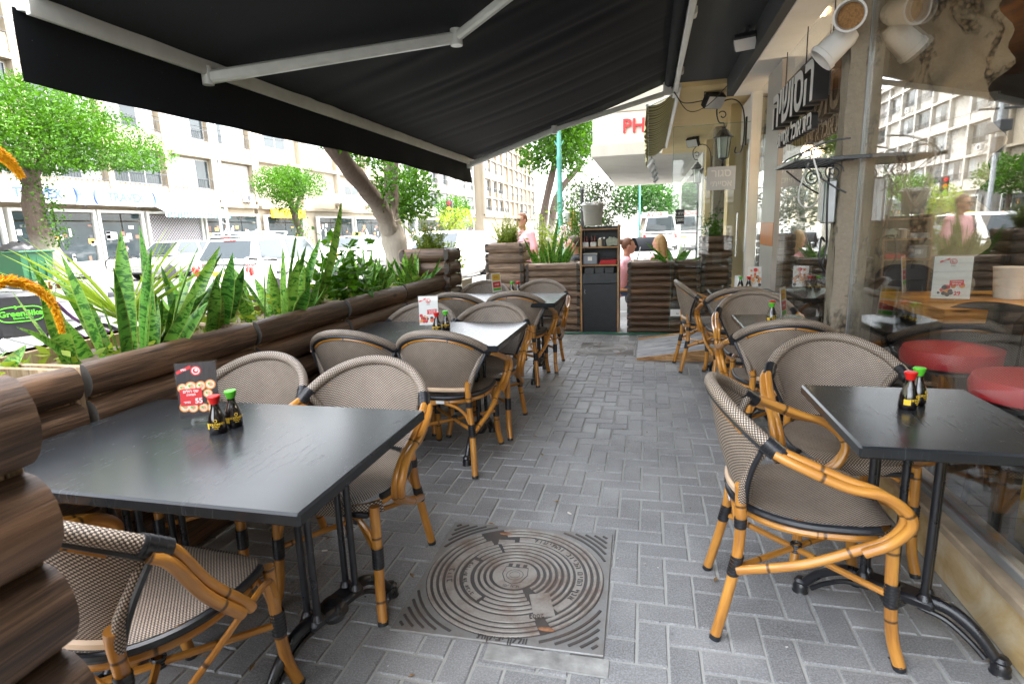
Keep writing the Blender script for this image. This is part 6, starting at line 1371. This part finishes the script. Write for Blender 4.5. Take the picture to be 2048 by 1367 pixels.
for k, (P, Q, lab) in enumerate((((-13.5, 32, 6.2), (-27.9, 28, 8.5), 'overhead wire from the thin pole to the balcony facade'), ((-13.5, 32, 6.25), (-5.5, 60, 7), 'overhead wire from the thin pole down the street'), ((-20.6, 24.3, 7.95), (-13.6, 31.9, 6.3), 'overhead wire from the twin legged mast to the thin pole'))):
    b = MB(); b.tube(wire(P, Q, .5), .014, 5); tag(b.build('overhead_wire', MT['black'], smooth=60), lab, 'wire')
t = thing('traffic_light', 'traffic light on a slim post at the street corner', 'traffic light', (-10.3, 29.2, -.12)); b = MB(); b.tube([(0, 0, 0), (0, 0, 3.1)], .06, 8); b.build('post', MT['darkgrey'], t, 40); b = MB(); b.box((0, -.1, 2.7), (.3, .22, .85), .03); b.box((0, -.05, 1.65), (.28, .2, .55), .03); b.build('housing', MT['black'], t, 30)
b = MB()
for k, m_ in enumerate((0, 1, 2)): b.lathe([(.10, 0), (0, .01)], 14, M=Matrix.Translation((0, -.215, 2.98-.28*k)) @ Matrix.Rotation(R(90), 4, 'X'), m=m_)
b.build('lens', [MT['tail'], MT['amber'], MT['green']], t)
t = thing('street_lamp', 'tall green painted lamp post at the far corner of the terrace', 'street lamp', (-1.93, 12.8, 0)); b = MB(); b.lathe([(.12, 0), (.11, .5), (.07, .6), (.058, 2.8), (.07, 2.86), (.05, 2.95), (.045, 6.4)], 14); b.build('post', MT['poleg'], t, 40); b = MB(); b.tube(smooth_path([(-.10, 0, 3.22), (-.04, 0, 3.12), (.04, 0, 3.12), (.10, 0, 3.22)], 5), .012, 6); b.tube(smooth_path([(0, 0, 6.35), (-.4, 0, 6.7), (-1.2, 0, 6.8)], 6), .03, 8); b.box((-1.4, 0, 6.78), (.6, .2, .1), .03); b.build('arm', MT['poleg'], t, 40)
t = thing('street_lamp', 'thin green lamp post far away under the white overhang', 'street lamp', (-.52, 34, 0)); b = MB(); b.tube([(0, 0, 0), (0, 0, 4.2)], .05, 8); b.build('post', MT['poleg'], t, 40); b = MB(); b.tube(smooth_path([(0, 0, 4.2), (-.3, 0, 4.5), (-.8, 0, 4.5)], 4), .03, 6); b.build('arm', MT['poleg'], t, 40)
t = thing('lantern_post', 'dark ornamental post with scrolled arms and hanging lanterns behind the snake plant', 'street lamp', (-1.12, 10.0, 0)); b = MB(); b.lathe([(.06, 0), (.05, .4), (.032, .5), (.028, 1.95), (.04, 1.98), (0, 2.05)], 10); b.build('post', MT['darkgrey'], t, 40)
for sx in (-1, 1):
    b = MB(); b.tube(smooth_path([(0, 0, 1.6), (sx*.12, 0, 1.78), (sx*.26, 0, 1.86), (sx*.33, 0, 1.76), (sx*.28, 0, 1.70), (sx*.24, 0, 1.76)], 6), .009, 6); b.build('scroll_arm', MT['darkgrey'], t, 40)
    b = MB(); b.lathe([(0, 1.42), (.05, 1.45), (.07, 1.6), (.0, 1.66)], 8, c=(sx*.28, 0, 0)); b.build('lantern', MT['lamp'], t)
# ------------------------------------------------------------------ buildings across the street
FX = -28.0
def facade_building(label, y0, y1, h, wallm, floors, bay, x=FX, name='apartment_building', depth=12, lattice=True, seed=1, ground=3.3, balcony=True, blank=.0, ac=.35, group=None, fh=3.05):
    t = thing(name, label, 'building', (x, (y0+y1)/2, 0), 0, group); r = random.Random(seed); cy = (y0+y1)/2; Ln = y1-y0; n = max(1, round(Ln/bay)); bw = Ln/n
    Q = lambda xx, yy, zz: Vector((xx, yy-cy, zz))
    b = MB(); b.box((-depth/2-.35, 0, h/2+.0), (depth, Ln, h)); b.build('wall', wallm, t)
    b = MB()
    for k in range(n+1): b.box(Q(-.17+.02, y0+k*bw, (ground+h)/2+.35), (.40, .34, h-ground-.7), .01)
    for f in range(floors+1): b.box((-.155, 0, ground+.35+f*fh), (.42, Ln-.02, .24), .01)
    b.box((-.1, 0, h+.1), (.7, Ln+.2, .35), .02); b.build('frame', wallm, t)
    for f in range(floors):
        zb = ground+.47+f*fh
        for k in range(n):
            yc = y0+(k+.5)*bw; w = bw-.36
            if r.random() < blank: continue
            pm = MB()
            if balcony:
                if f % 2 == 0 or lattice: pm.box(Q(-.06, yc, zb+.42), (.10, w, .84)); pm.build('parapet', MT['lattice'] if lattice else wallm, t)
                rl = MB(); z1 = zb+.86
                rl.box(Q(.03, yc, z1+.62), (.04, w, .04)); rl.box(Q(.03, yc, z1+.05), (.03, w, .03))
                for q in range(int(w/.16)): rl.box(Q(.03, yc-w/2+.08+q*.16, z1+.33), (.018, .018, .56))
                rl.build('railing', MT['darkgrey'], t)
            wz = zb+(.9 if balcony else .95); wh = fh-1.25 if balcony else 1.35; ww = w*.94 if balcony else min(w, 2.6)
            fm_ = MB(); fm_.box(Q(-.335, yc, wz+wh/2), (.05, ww, wh), .004)
            wf = fm_.build('window', MT['signwhite'], t); gm = MB(); np_ = max(2, int(ww/.95))
            for q in range(np_):
                pw = ww/np_; 
                gm.box(Q(-.30, yc-ww/2+(q+.5)*pw, wz+wh/2), (.02, pw-.09, wh-.12), 0, m=0 if r.random() < .45 else (1 if r.random() < .6 else 2))
            gm.build('pane', [MT['winglass'], MT['blind'], MT['louvre']], wf)
            if r.random() < ac:
                am = MB(); ay = yc+r.uniform(-.3, .3)*w; am.box(Q(.16, ay, zb+.45), (.34, .82, .58), .03); a_ = am.build('air_conditioner', MT['signwhite'], t, 30)
                am = MB(); am.lathe([(.21, 0), (.20, .012), (0, .012)], 20, M=Matrix.Translation(Q(.332, ay-.1, zb+.45)) @ Matrix.Rotation(R(90), 4, 'Y')); am.build('fan_grille', MT['darkgrey'], a_)
    return t, Q, cy
MT['louvre'] = mk_stripe('white_louvre_shutter', (.40, .39, .37), (.15, .145, .135), 13, 2, False)
A, QA, cyA = facade_building('cream four storey balcony block above the white sign band and shops', 6, 37.0, 16.2, MT['cream_wall'], 4, 4.1, seed=3)
Bb, QB, cyB = facade_building('plain pale apartment block with wide windows behind the small clipped ficus', 37.4, 60, 15, MT['warm_wall'], 3, 5.6, seed=4, lattice=False, balcony=False, blank=.25, ac=.15, fh=3.4)
Cb, QC, cyC = facade_building('pale apartment block down the street beyond the forked tree', 60.5, 88, 17, MT['whitewall'], 4, 3.9, seed=5, lattice=False, balcony=True, blank=.25, ac=.2, x=-27)
Db, QD, cyD = facade_building('farthest pale block with small balconies near the green lamp post', 89, 130, 18, MT['cream_wall'], 4, 4.2, seed=6, lattice=False, balcony=True, blank=.2, ac=.15, x=-25.5)
Eb, QE, cyE = facade_building('beige rendered block with strip windows facing the near side of the terrace', -34, 5.6, 13.5, MT['warm_wall'], 3, 5.2, seed=7, lattice=False, balcony=False, blank=.15, ac=.6, fh=3.2)
# shops at the foot of block A
def shop(label, y0, y1, kind, x=FX, sign=None, seed=1, name='street_shop', zt=3.1):
    t = thing(name, label, 'shop', (x, (y0+y1)/2, 0), 0, 'shop fronts across the street'); r = random.Random(seed); w = y1-y0; ms = {}
    b = MB(); b.box((.0, -w/2+.08, zt/2), (.30, .16, zt), .01); b.box((.0, w/2-.08, zt/2), (.30, .16, zt), .01); b.box((0, 0, zt-.07), (.28, w-.33, .14), .01)
    if kind != 'shutter': b.box((0, 0, .25), (.24, w-.33, .5), .01)
    b.build('frame', MT['greywall'] if kind != 'wood' else MT['brownwood'], t)
    g = MB()
    if kind == 'shutter':
        for k in range(60):
            pass
        gm = mk_stripe('lattice_shutter', (.05, .04, .045), (.30, .29, .30), 5, 1, False)
        g.box((.02, 0, 1.45), (.03, w-.34, 2.9)); g.build('shutter', MT['shutter'], t)
    else:
        n = max(2, int(w/1.6))
        for k in range(n):
            ww = (w-.4)/n; g.box((.02, -w/2+.2+(k+.5)*ww, 1.5), (.02, ww-.08, 1.98), 0)
            g.box((.02, -w/2+.2+(k+.5)*ww, 2.74), (.02, ww-.08, .36), 0)
        g.build('shop_window', MT['winglass'], t)
        d = MB()
        for k in range(int(w*5)): d.box((.036, r.uniform(-w/2+.3, w/2-.3), r.uniform(.6, 2.3)), (.006, r.uniform(.08, .35), r.uniform(.08, .4)), 0, m=r.randrange(4))
        d.build('display', [MT['orange'], MT['paperwhite'], MT['brownwood'], MT['darkgrey']], t)
    return t
def mk_shutter():
    m, nt, b, out = mat('diamond_shutter'); N = NT(nt); s = N.n('SeparateXYZ'); N.set(s.inputs[0], N.obj())
    def wv(sg): return N.math('ABSOLUTE', N.math('SUBTRACT', N.math('FRACT', N.math('MULTIPLY', N.math('ADD', s.outputs[1], N.math('MULTIPLY', s.outputs[2], sg)), 5.)), .5))
    N.set(b.inputs['Base Color'], N.mix(N.ramp(N.math('MAXIMUM', wv(1.), wv(-1.)), [(.38, 0.), (.42, 1.)]), (.05, .04, .045), (.34, .33, .34))); return m
MT['shutter'] = mk_shutter()
S0 = lambda px: atx(px, 450, FX).y
shop('glazed shop with grey frame at the left edge behind the green bin', 12.6, 19.6, 'glass', seed=11)
shop('shop window with orange goods behind the clipped ficus trunk', 19.8, 24.0, 'glass', seed=12)
shop('shop with a broad display window right of the ficus trunk', 24.1, 26.9, 'glass', seed=13)
shop('shop with diamond lattice shutters under the teal striped awning', 27.1, 31.3, 'shutter', seed=14)
shop('greenish shop window right of the lattice shutters', 31.5, 36.8, 'glass', seed=15)
shop('shop with dark interior under the orange sign', 37.6, 42.4, 'glass', seed=16)
shop('tall glass shop entrance under the curved grey canopy', 44.6, 50.6, 'glass', seed=17)
shop('shop front with pale panels beyond the grey canopy', 51, 59.5, 'glass', seed=18)
shop('row of small shop windows at street level beyond the forked tree', 61, 74, 'glass', x=-27, seed=19); shop('far shop windows near the traffic light', 74.5, 87, 'glass', x=-27, seed=20)
t = thing('shop_sign', 'long white sign band with blue lettering and brackets over the shops', 'sign', (FX+.45, 24.6, 3.74)); b = MB(); b.box((0, 0, 0), (.14, 12.4, .86), .01); b.build('board', MT['signwhite'], t, 30)
fs_ = lambda y, z: frame((.073, y, z), (0, 1, 0), (0, 0, 1))
for yy in (-3.6, 1.0):
    b = MB(); b.text('TRAVEX', .60, fs_(yy, 0), .006, bold=.022)
    for sg in (-1, 1): b.tube([(.075, yy+sg*(1.62+.22*math.cos(R(a))), .40*math.sin(R(a))) for a in range(-75, 80, 10)], [.02+.05*math.cos(R(a)) for a in range(-75, 80, 10)], 6)
    b.build('lettering', MT['blueprint'], t)
    b = MB(); b.box((.072, yy-2.7, .2), (.012, .36, .36)); b.text('52', .26, fs_(yy-2.7, .2) @ Matrix.Translation((0, 0, .007)), .002, 1); b.build('number_plate', [MT['blueprint'], MT['paperwhite']], t)
for k in range(4): b = MB(); y = -4.5+3*k; b.tube([(.1, y, -.42), (.16, y, -.55), (.3, y, -.52)], .02, 6); b.build('sign_lamp', MT['black'], t)
t = thing('canvas_awning', 'teal and white striped awning over the shuttered shop', 'awning', (FX+.2, 29.9, 3.1)); b = MB(); b.surf(lambda u, v: (.05+1.0*u, -2.6+5.2*v, .45-.5*u), 6, 30, lambda u, v: (v*5.2, u)); b.surf(lambda u, v: (1.05, -2.6+5.2*v, -.05-.28*u-.05*abs(math.sin(v*40))*u), 4, 60, lambda u, v: (v*5.2, u)); b.build('canvas', MT['teal'], t, 40); b = MB(); b.box((1.03, 0, -.05), (.04, 5.2, .04)); b.tube([(.05, -2.55, -.1), (1.03, -2.55, -.06)], .02, 6); b.tube([(.05, 2.55, -.1), (1.03, 2.55, -.06)], .02, 6); b.build('frame', MT['alu'], t)
t = thing('shop_sign', 'plain orange sign board over a dark shop', 'sign', (FX+.3, 40.2, 3.2)); b = MB(); b.box((0, 0, 0), (.2, 4.2, .7), .02); b.build('board', MT['orangesign'], t, 30)
t = thing('canvas_awning', 'curved grey canopy over the tall glass shop entrance', 'awning', (FX+.2, 47.6, 4.2)); b = MB(); b.surf(lambda u, v: (.05+1.6*math.sin(u*1.5), -3.6+7.2*v, .9-1.0*(1-math.cos(u*1.5))), 10, 30); b.build('canvas', MT['greycanvas'], t, 60); b = MB(); b.box((1.64, 0, -.03), (.06, 7.2, .06)); b.build('frame', MT['alu'], t)
t = thing('canvas_awning', 'bright green shop awning on the beige block opposite', 'awning', (FX+.2, -5.5, 3.2)); b = MB(); b.surf(lambda u, v: (.05+1.6*u, -6+12*v, .6-.8*u), 6, 20); b.build('canvas', MT['greencanvas'], t, 40); b = MB(); b.box((1.64, 0, -.23), (.06, 12, .08)); b.build('frame', MT['alu'], t)
# ------------------------------------------------------------------ pharmacy building beyond
t = thing('pharmacy_building', 'white concrete block overhanging the pavement with red letters on its band', 'building', (1.3, 19, 0))
def WP(p): return Vector(p)-Vector((1.3, 19, 0))
gb = mk_plaster('board_marked_concrete', (.50, .48, .43), (.33, .31, .28), .45)
b = MB(); b.box(WP((5, 19.2, 3.11)), (12.7, 10.4, .28), .01); b.build('overhang_slab', gb, t)
b = MB(); b.box(WP((5, 19.2, 3.595)), (12.62, 10.32, .69), .005); b.build('sign_band', MT['white'], t)
b = MB(); b.box(WP((5, 19.2, 4.31)), (12.7, 10.4, .74), .01); b.build('upper_band', gb, t)
b = MB(); b.box(WP((6, 19.4, 8)), (10.7, 10.2, 6.6)); b.build('upper_wall', MT['whitewall'], t)
b = MB(); b.box(WP((6, 19.2, 1.48)), (9.6, 10, 2.96)); b.build('ground_wall', MT['white'], t)
b = MB(); b.text('PH', .43, frame(WP((-.36, 13.995, 3.60)), (1, 0, 0), (0, 0, 1)), .03, bold=.008); b.build('red_lettering', MT['redink'], t)
b = MB(); b.box(WP((-1.4, 22.5, 3.6)), (.1, 1.6, .6), .01); b.build('red_side_sign', MT['redink'], t)
b = MB(); b.box(WP((1.17, 18.5, 1.5)), (.02, 7, 2.4)); b.build('shop_window', MT['winglass'], t)
b = MB(); b.box((0, 0, 0), (.02, 1.3, .28)); b.text('AVOR', .3, frame((-.014, 0, 0), (0, -1, 0), (0, 0, 1)), .002, 1, bold=.004)
o = b.build('red_white_sign', [MT['white'], MT['redink']], loc=(.3, 30, 1.85)); o.rotation_euler = (0, 0, R(75)); tag(o, 'small white sign with slanted red lettering far down the pavement', 'sign')
# ------------------------------------------------------------------ people
def remesh(parts, name, mt, parent, vox=.012, sm=6):
    b = MB()
    for kind, *a in parts:
        if kind == 'c':
            p, q, r0, r1 = a; P = [Vector(p).lerp(Vector(q), k/6) for k in range(7)]; b.tube(P, [r0+(r1-r0)*k/6 for k in range(7)], 12); b.ball(p, r0, 12, 8); b.ball(q, r1, 12, 8)
        elif kind == 'b': b.ball(a[0], a[1], 18, 12, M=a[2] if len(a) > 2 else None)
    o = b.build(name, mt); md = o.modifiers.new('r', 'REMESH'); md.mode = 'VOXEL'; md.voxel_size = vox; md2 = o.modifiers.new('s', 'SMOOTH'); md2.iterations = sm; md2.factor = .5
    bpy.context.view_layer.update(); dg = bpy.context.evaluated_depsgraph_get(); me = bpy.data.meshes.new_from_object(o.evaluated_get(dg)); old = o.data; o.modifiers.clear(); o.data = me; bpy.data.meshes.remove(old); me.name = name
    me.polygons.foreach_set('use_smooth', np.ones(len(me.polygons), bool)); me.materials.clear(); me.materials.append(mt); o.parent = parent; return o
def person(label, loc, rz, pose, shirt, trousers, hair, hairstyle='short', glasses=None, headyaw=0, sleeve=.45):
    # local: +Y the way the person faces, z = 0 at the feet
    off = .155 if pose == 'sit' else .055; t = thing('person', label, 'person', (loc[0]+math.sin(rz)*off, loc[1]-math.cos(rz)*off, loc[2]), rz); H = Vector
    if pose == 'sit': hip = H((0, 0, .50)); knee = [H((sx*.10, .42, .50)) for sx in (-1, 1)]; foot = [H((sx*.11, .40, .07)) for sx in (-1, 1)]
    else: hip = H((0, 0, .90)); knee = [H((-.09, .02, .48)), H((.09, .06, .48))]; foot = [H((-.10, -.04, .08)), H((.10, .08, .08))]
    lean = .12 if pose == 'sit' else .02
    chest = hip+H((0, lean*.6, .34)); neck = hip+H((0, lean, .50)); head = neck+H((0, .035, .17)); sh = [neck+H((sx*.175, -.005, -.055)) for sx in (-1, 1)]
    if pose == 'sit': elbow = [sh[0]+H((-.05, .12, -.25)), sh[1]+H((.05, .12, -.25))]; hand = [elbow[0]+H((.06, .24, .04)), elbow[1]+H((-.06, .24, .05))]
    else: elbow = [sh[0]+H((-.07, -.02, -.29)), sh[1]+H((.07, .02, -.29))]; hand = [elbow[0]+H((.0, .10, -.24)), elbow[1]+H((.0, .14, -.22))]
    sp = [('c', neck-H((0, 0, .04)), head-H((0, .02, .06)), .056, .052), ('b', head, (.076, .098, .115)), ('b', head+H((0, .035, -.065)), (.055, .062, .055)), ('b', head+H((0, .102, -.012)), (.014, .022, .024)), ('b', head+H((0, .088, -.062)), (.026, .012, .009)), ('b', head+H((-.03, .083, .014)), (.015, .011, .009)), ('b', head+H((.03, .083, .014)), (.015, .011, .009))]
    for sx in (-1, 1): sp.append(('b', head+H((sx*.078, -.005, -.008)), (.012, .022, .034)))
    for k in (0, 1):
        sx = (-1, 1)[k]; sp += [('c', sh[k], elbow[k], .046, .038), ('c', elbow[k], hand[k], .037, .026)]; d = (hand[k]-elbow[k]).normalized(); s = d.cross(H((0, 0, 1))).normalized()
        palm = hand[k]+d*.05; sp.append(('b', palm, (.036, .036, .018))); sp.append(('c', hand[k], palm+d*.03, .026, .026))
        for q in range(4): o = s*(-.027+.018*q); L_ = (.058, .068, .064, .05)[q]; p1 = palm+d*.03+o; p2 = p1+d*L_*.55-H((0, 0, .006)); sp += [('c', p1, p2, .0095, .0088), ('c', p2, p2+d*L_*.45-H((0, 0, .018)), .0088, .0078)]
        sp.append(('c', hand[k]+d*.02+s*sx*-.028, hand[k]+d*.07+s*sx*-.055, .011, .009))
        sp += [('c', hip+H((sx*.09, .0, 0)), knee[k], .075, .055), ('c', knee[k], foot[k], .053, .036)]
    sp.append(('c', chest, hip, .11, .12)); remesh(sp, 'body', MT['skin'], t, .0085, 3)
    top = [('c', neck-H((0, .0, .045)), chest, .085, .148), ('c', chest, hip+H((0, 0, .02)), .148, .138), ('c', sh[0], sh[1], .068, .068)]
    for sx in (-.07, .07): top.append(('c', chest+H((sx, 0, 0)), hip+H((sx, 0, .0)), .118, .112))
    for k in (0, 1): top.append(('c', sh[k], sh[k].lerp(elbow[k], sleeve+.3), .064, .058))
    remesh(top, 'shirt', shirt, t, .014, 5)
    bt = []
    for k in (0, 1): bt += [('c', hip+H(((-1, 1)[k]*.085, 0, 0)), knee[k], .096, .070), ('c', knee[k], foot[k]+H((0, 0, .03)), .069, .056)]
    bt.append(('b', hip, (.165, .125, .12))); remesh(bt, 'trousers', trousers, t, .016, 4)
    for k in (0, 1): remesh([('c', foot[k]-H((0, .03, .035)), foot[k]+H((0, .14, -.045)), .045, .036)], 'shoe', MT['black'], t, .012, 4)
    hp = [('b', head+H((0, -.018, .028)), (.084, .098, .108))]
    if hairstyle == 'long': hp += [('c', head+H((0, -.06, .0)), neck+H((0, -.075, -.12)), .078, .065), ('c', head+H((-.06, -.03, 0)), neck+H((-.08, -.03, -.06)), .035, .03), ('c', head+H((.06, -.03, 0)), neck+H((.08, -.03, -.06)), .035, .03)]
    if hairstyle == 'bun': hp.append(('b', head+H((0, -.105, .07)), .042))
    o = remesh(hp, 'hair', hair, t, .010, 2)
    me = o.data; bm = bmesh.new(); bm.from_mesh(me)       # clear the face
    kill = [v for v in bm.verts if v.co.y > head.y+.030 and v.co.z < head.z+.072 or (v.co.y > head.y-.03 and v.co.z < head.z-.0 and hairstyle != 'long')]
    bmesh.ops.delete(bm, geom=kill, context='VERTS'); bm.to_mesh(me); bm.free()
    b = MB()
    for sx in (-1, 1): b.ball(head+H((sx*.030, .094, .014)), (.008, .004, .005), 8, 6)
    b.build('eye', MT['black'], t)
    if glasses:
        b = MB()
        for sx in (-1, 1):
            if glasses == 'dark': b.box(head+H((sx*.033, .104, .014)), (.056, .008, .036), .006)
            else: b.tube([head+H((sx*.033+.024*math.cos(a), .106, .014+.016*math.sin(a))) for a in [2*math.pi*k/14 for k in range(14)]], .0022, 5, closed=True)
            b.tube([head+H((sx*.06, .10, .018)), head+H((sx*.082, -.01, .012))], .003, 5)
        b.build('glasses', MT['black'], t, 40)
    return t
def seatbench(x, y, rz, label):
    t = thing('wooden_chair', label, 'chair', (x, y, 0), rz, 'plain chairs of the next cafe'); b = MB(); b.box((0, 0, .39), (.42, .42, .03), .006); b.build('seat', MT['pine'], t, 30)
    b = MB(); b.box((0, -.21, .66), (.40, .025, .34), .006); b.build('backrest', MT['pine'], t, 30)
    for sx in (-1, 1):
        for y_ in (-.19, .19): b = MB(); b.box((sx*.18, y_, .19), (.03, .03, .38)); b.build('leg', MT['pine'], t)
H1 = aty(1147, 488, 8.55); person('seated man in a black t-shirt with short brown hair and glasses facing left', (H1.x, 8.55, H1.z-1.17), R(92), 'sit', MT['blackcloth'], MT['denim'], MT['hairb'], 'short', 'clear')
seatbench(H1.x, 8.55, R(92), 'plain wooden chair under the man in the black t-shirt')
H2 = aty(1043, 441, 9.4); person('standing pedestrian in a pink shirt and dark sunglasses beyond the brown post planter', (H2.x, 9.4, H2.z-1.57), R(150), 'stand', MT['pinkcloth'], MT['denim'], MT['hairr'], 'short', 'dark')
stripecloth = mk_stripe('pink_striped_cloth', (.75, .42, .44), (.78, .70, .68), 18, 0, False)
H3 = aty(1143, 456, 11.3); person('pedestrian in a pink and white striped top seen from behind the lantern post', (H3.x, 11.3, 0), R(20), 'stand', stripecloth, MT['denim'], MT['hairg'], 'long')
H4 = aty(1257, 492, 8.9); person('seated woman in a pink top with tied up blonde hair facing right', (H4.x, 8.9, H4.z-1.17), R(-80), 'sit', MT['pinkcloth'], MT['denim'], MT['hairr'], 'bun')
seatbench(H4.x, 8.9, R(-80), 'plain wooden chair under the woman in the pink top')
H5 = aty(1318, 486, 9.1); person('seated girl with long loose blonde hair turned away from the camera', (H5.x, 9.1, H5.z-1.17), R(55), 'sit', MT['pinkcloth'], MT['denim'], MT['hairg'], 'long')
seatbench(H5.x, 9.1, R(55), 'plain wooden chair under the girl with long hair')
t = thing('round_table', 'small white round cafe table between the two seated pink figures', 'table', (-.08, 9.15, 0)); b = MB(); b.lathe([(0, .70), (.33, .70), (.33, .725), (0, .725)], 30); b.build('tabletop', MT['white'], t, 40); b = MB(); b.lathe([(.2, 0), (.2, .02), (.03, .04), (.03, .70)], 14); b.build('pedestal', MT['galv'], t, 40)
for k, (x, y) in enumerate(((-.2, 9.2), (.02, 9.1), (-.05, 9.3))):
    t = thing('drinking_glass', 'cloudy drinking glass on the white round cafe table', 'glass', (x, y, .726), 0, 'glasses on the white table'); b = MB(); b.lathe([(0, 0), (.03, 0), (.036, .1), (.033, .1), (.028, .008)], 14); b.build('body', MT['lamp'], t, 40)
t = thing('pushchair', 'black folded pushchair hood between the seated diners', 'pushchair', (-.02, 9.9, 0), R(20)); b = MB(); b.surf(lambda u, v: (.24*(2*v-1), .30*math.cos(R(10+150*u)), .85+.30*math.sin(R(10+150*u))), 12, 8); b.build('hood', MT['blackcloth'], t, 60); b = MB(); b.box((0, .1, .6), (.42, .5, .3), .08); b.build('seat', MT['blackcloth'], t, 40)
b = MB(); b.tube([(-.22, -.3, 1.0), (-.22, .35, .1)], .012, 6); b.tube([(.22, -.3, 1.0), (.22, .35, .1)], .012, 6); b.tube([(-.22, .3, .8), (-.22, -.35, .1)], .012, 6); b.tube([(.22, .3, .8), (.22, -.35, .1)], .012, 6); b.build('frame', MT['chrome'], t, 40)
for x in (-.22, .22):
    for y in (-.35, .35): b = MB(); b.lathe([(.05, -.02), (.09, -.02), (.09, .02), (.05, .02)], 14, M=Matrix.Translation((x, y, .09)) @ Matrix.Rotation(R(90), 4, 'Y')); b.build('wheel', MT['tyre'], t, 40)
# ------------------------------------------------------------------ light
w = bpy.data.worlds.new('World'); scene.world = w; w.use_nodes = True; nt = w.node_tree; nt.nodes.clear()
sky = nt.nodes.new('ShaderNodeTexSky'); sky.sky_type = 'NISHITA'; sky.sun_disc = False
SE, SA = R(66), R(62)       # elevation, azimuth (clockwise from +Y)
sky.sun_elevation = SE; sky.sun_rotation = SA; sky.air_density = 1.2; sky.dust_density = 4.0; sky.ozone_density = .6
bg = nt.nodes.new('ShaderNodeBackground'); bg.inputs[1].default_value = .15; ow = nt.nodes.new('ShaderNodeOutputWorld')
hs = nt.nodes.new('ShaderNodeHueSaturation'); hs.inputs['Saturation'].default_value = .28; nt.links.new(sky.outputs[0], hs.inputs['Color']); nt.links.new(hs.outputs[0], bg.inputs[0]); nt.links.new(bg.outputs[0], ow.inputs[0])
sl = bpy.data.lights.new('sun', 'SUN'); sl.energy = 1.0; sl.angle = R(11); sl.color = (1., .96, .88); so = bpy.data.objects.new('sun', sl); COL.objects.link(so)
sd = Vector((math.sin(SA)*math.cos(SE), math.cos(SA)*math.cos(SE), math.sin(SE)))
so.rotation_euler = sd.to_track_quat('Z', 'Y').to_euler()
vs = scene.view_settings; vs.view_transform = 'Standard'; vs.look = 'None'; vs.exposure = 3.72; vs.gamma = 1.0; vs.use_curve_mapping = False
scene.cycles.max_bounces = 8; scene.cycles.diffuse_bounces = 4; scene.cycles.transparent_max_bounces = 16; scene.cycles.glossy_bounces = 4
scene.cycles.use_denoising = True; scene.cycles.caustics_reflective = False; scene.cycles.caustics_refractive = False; scene.cycles.sample_clamp_indirect = 6
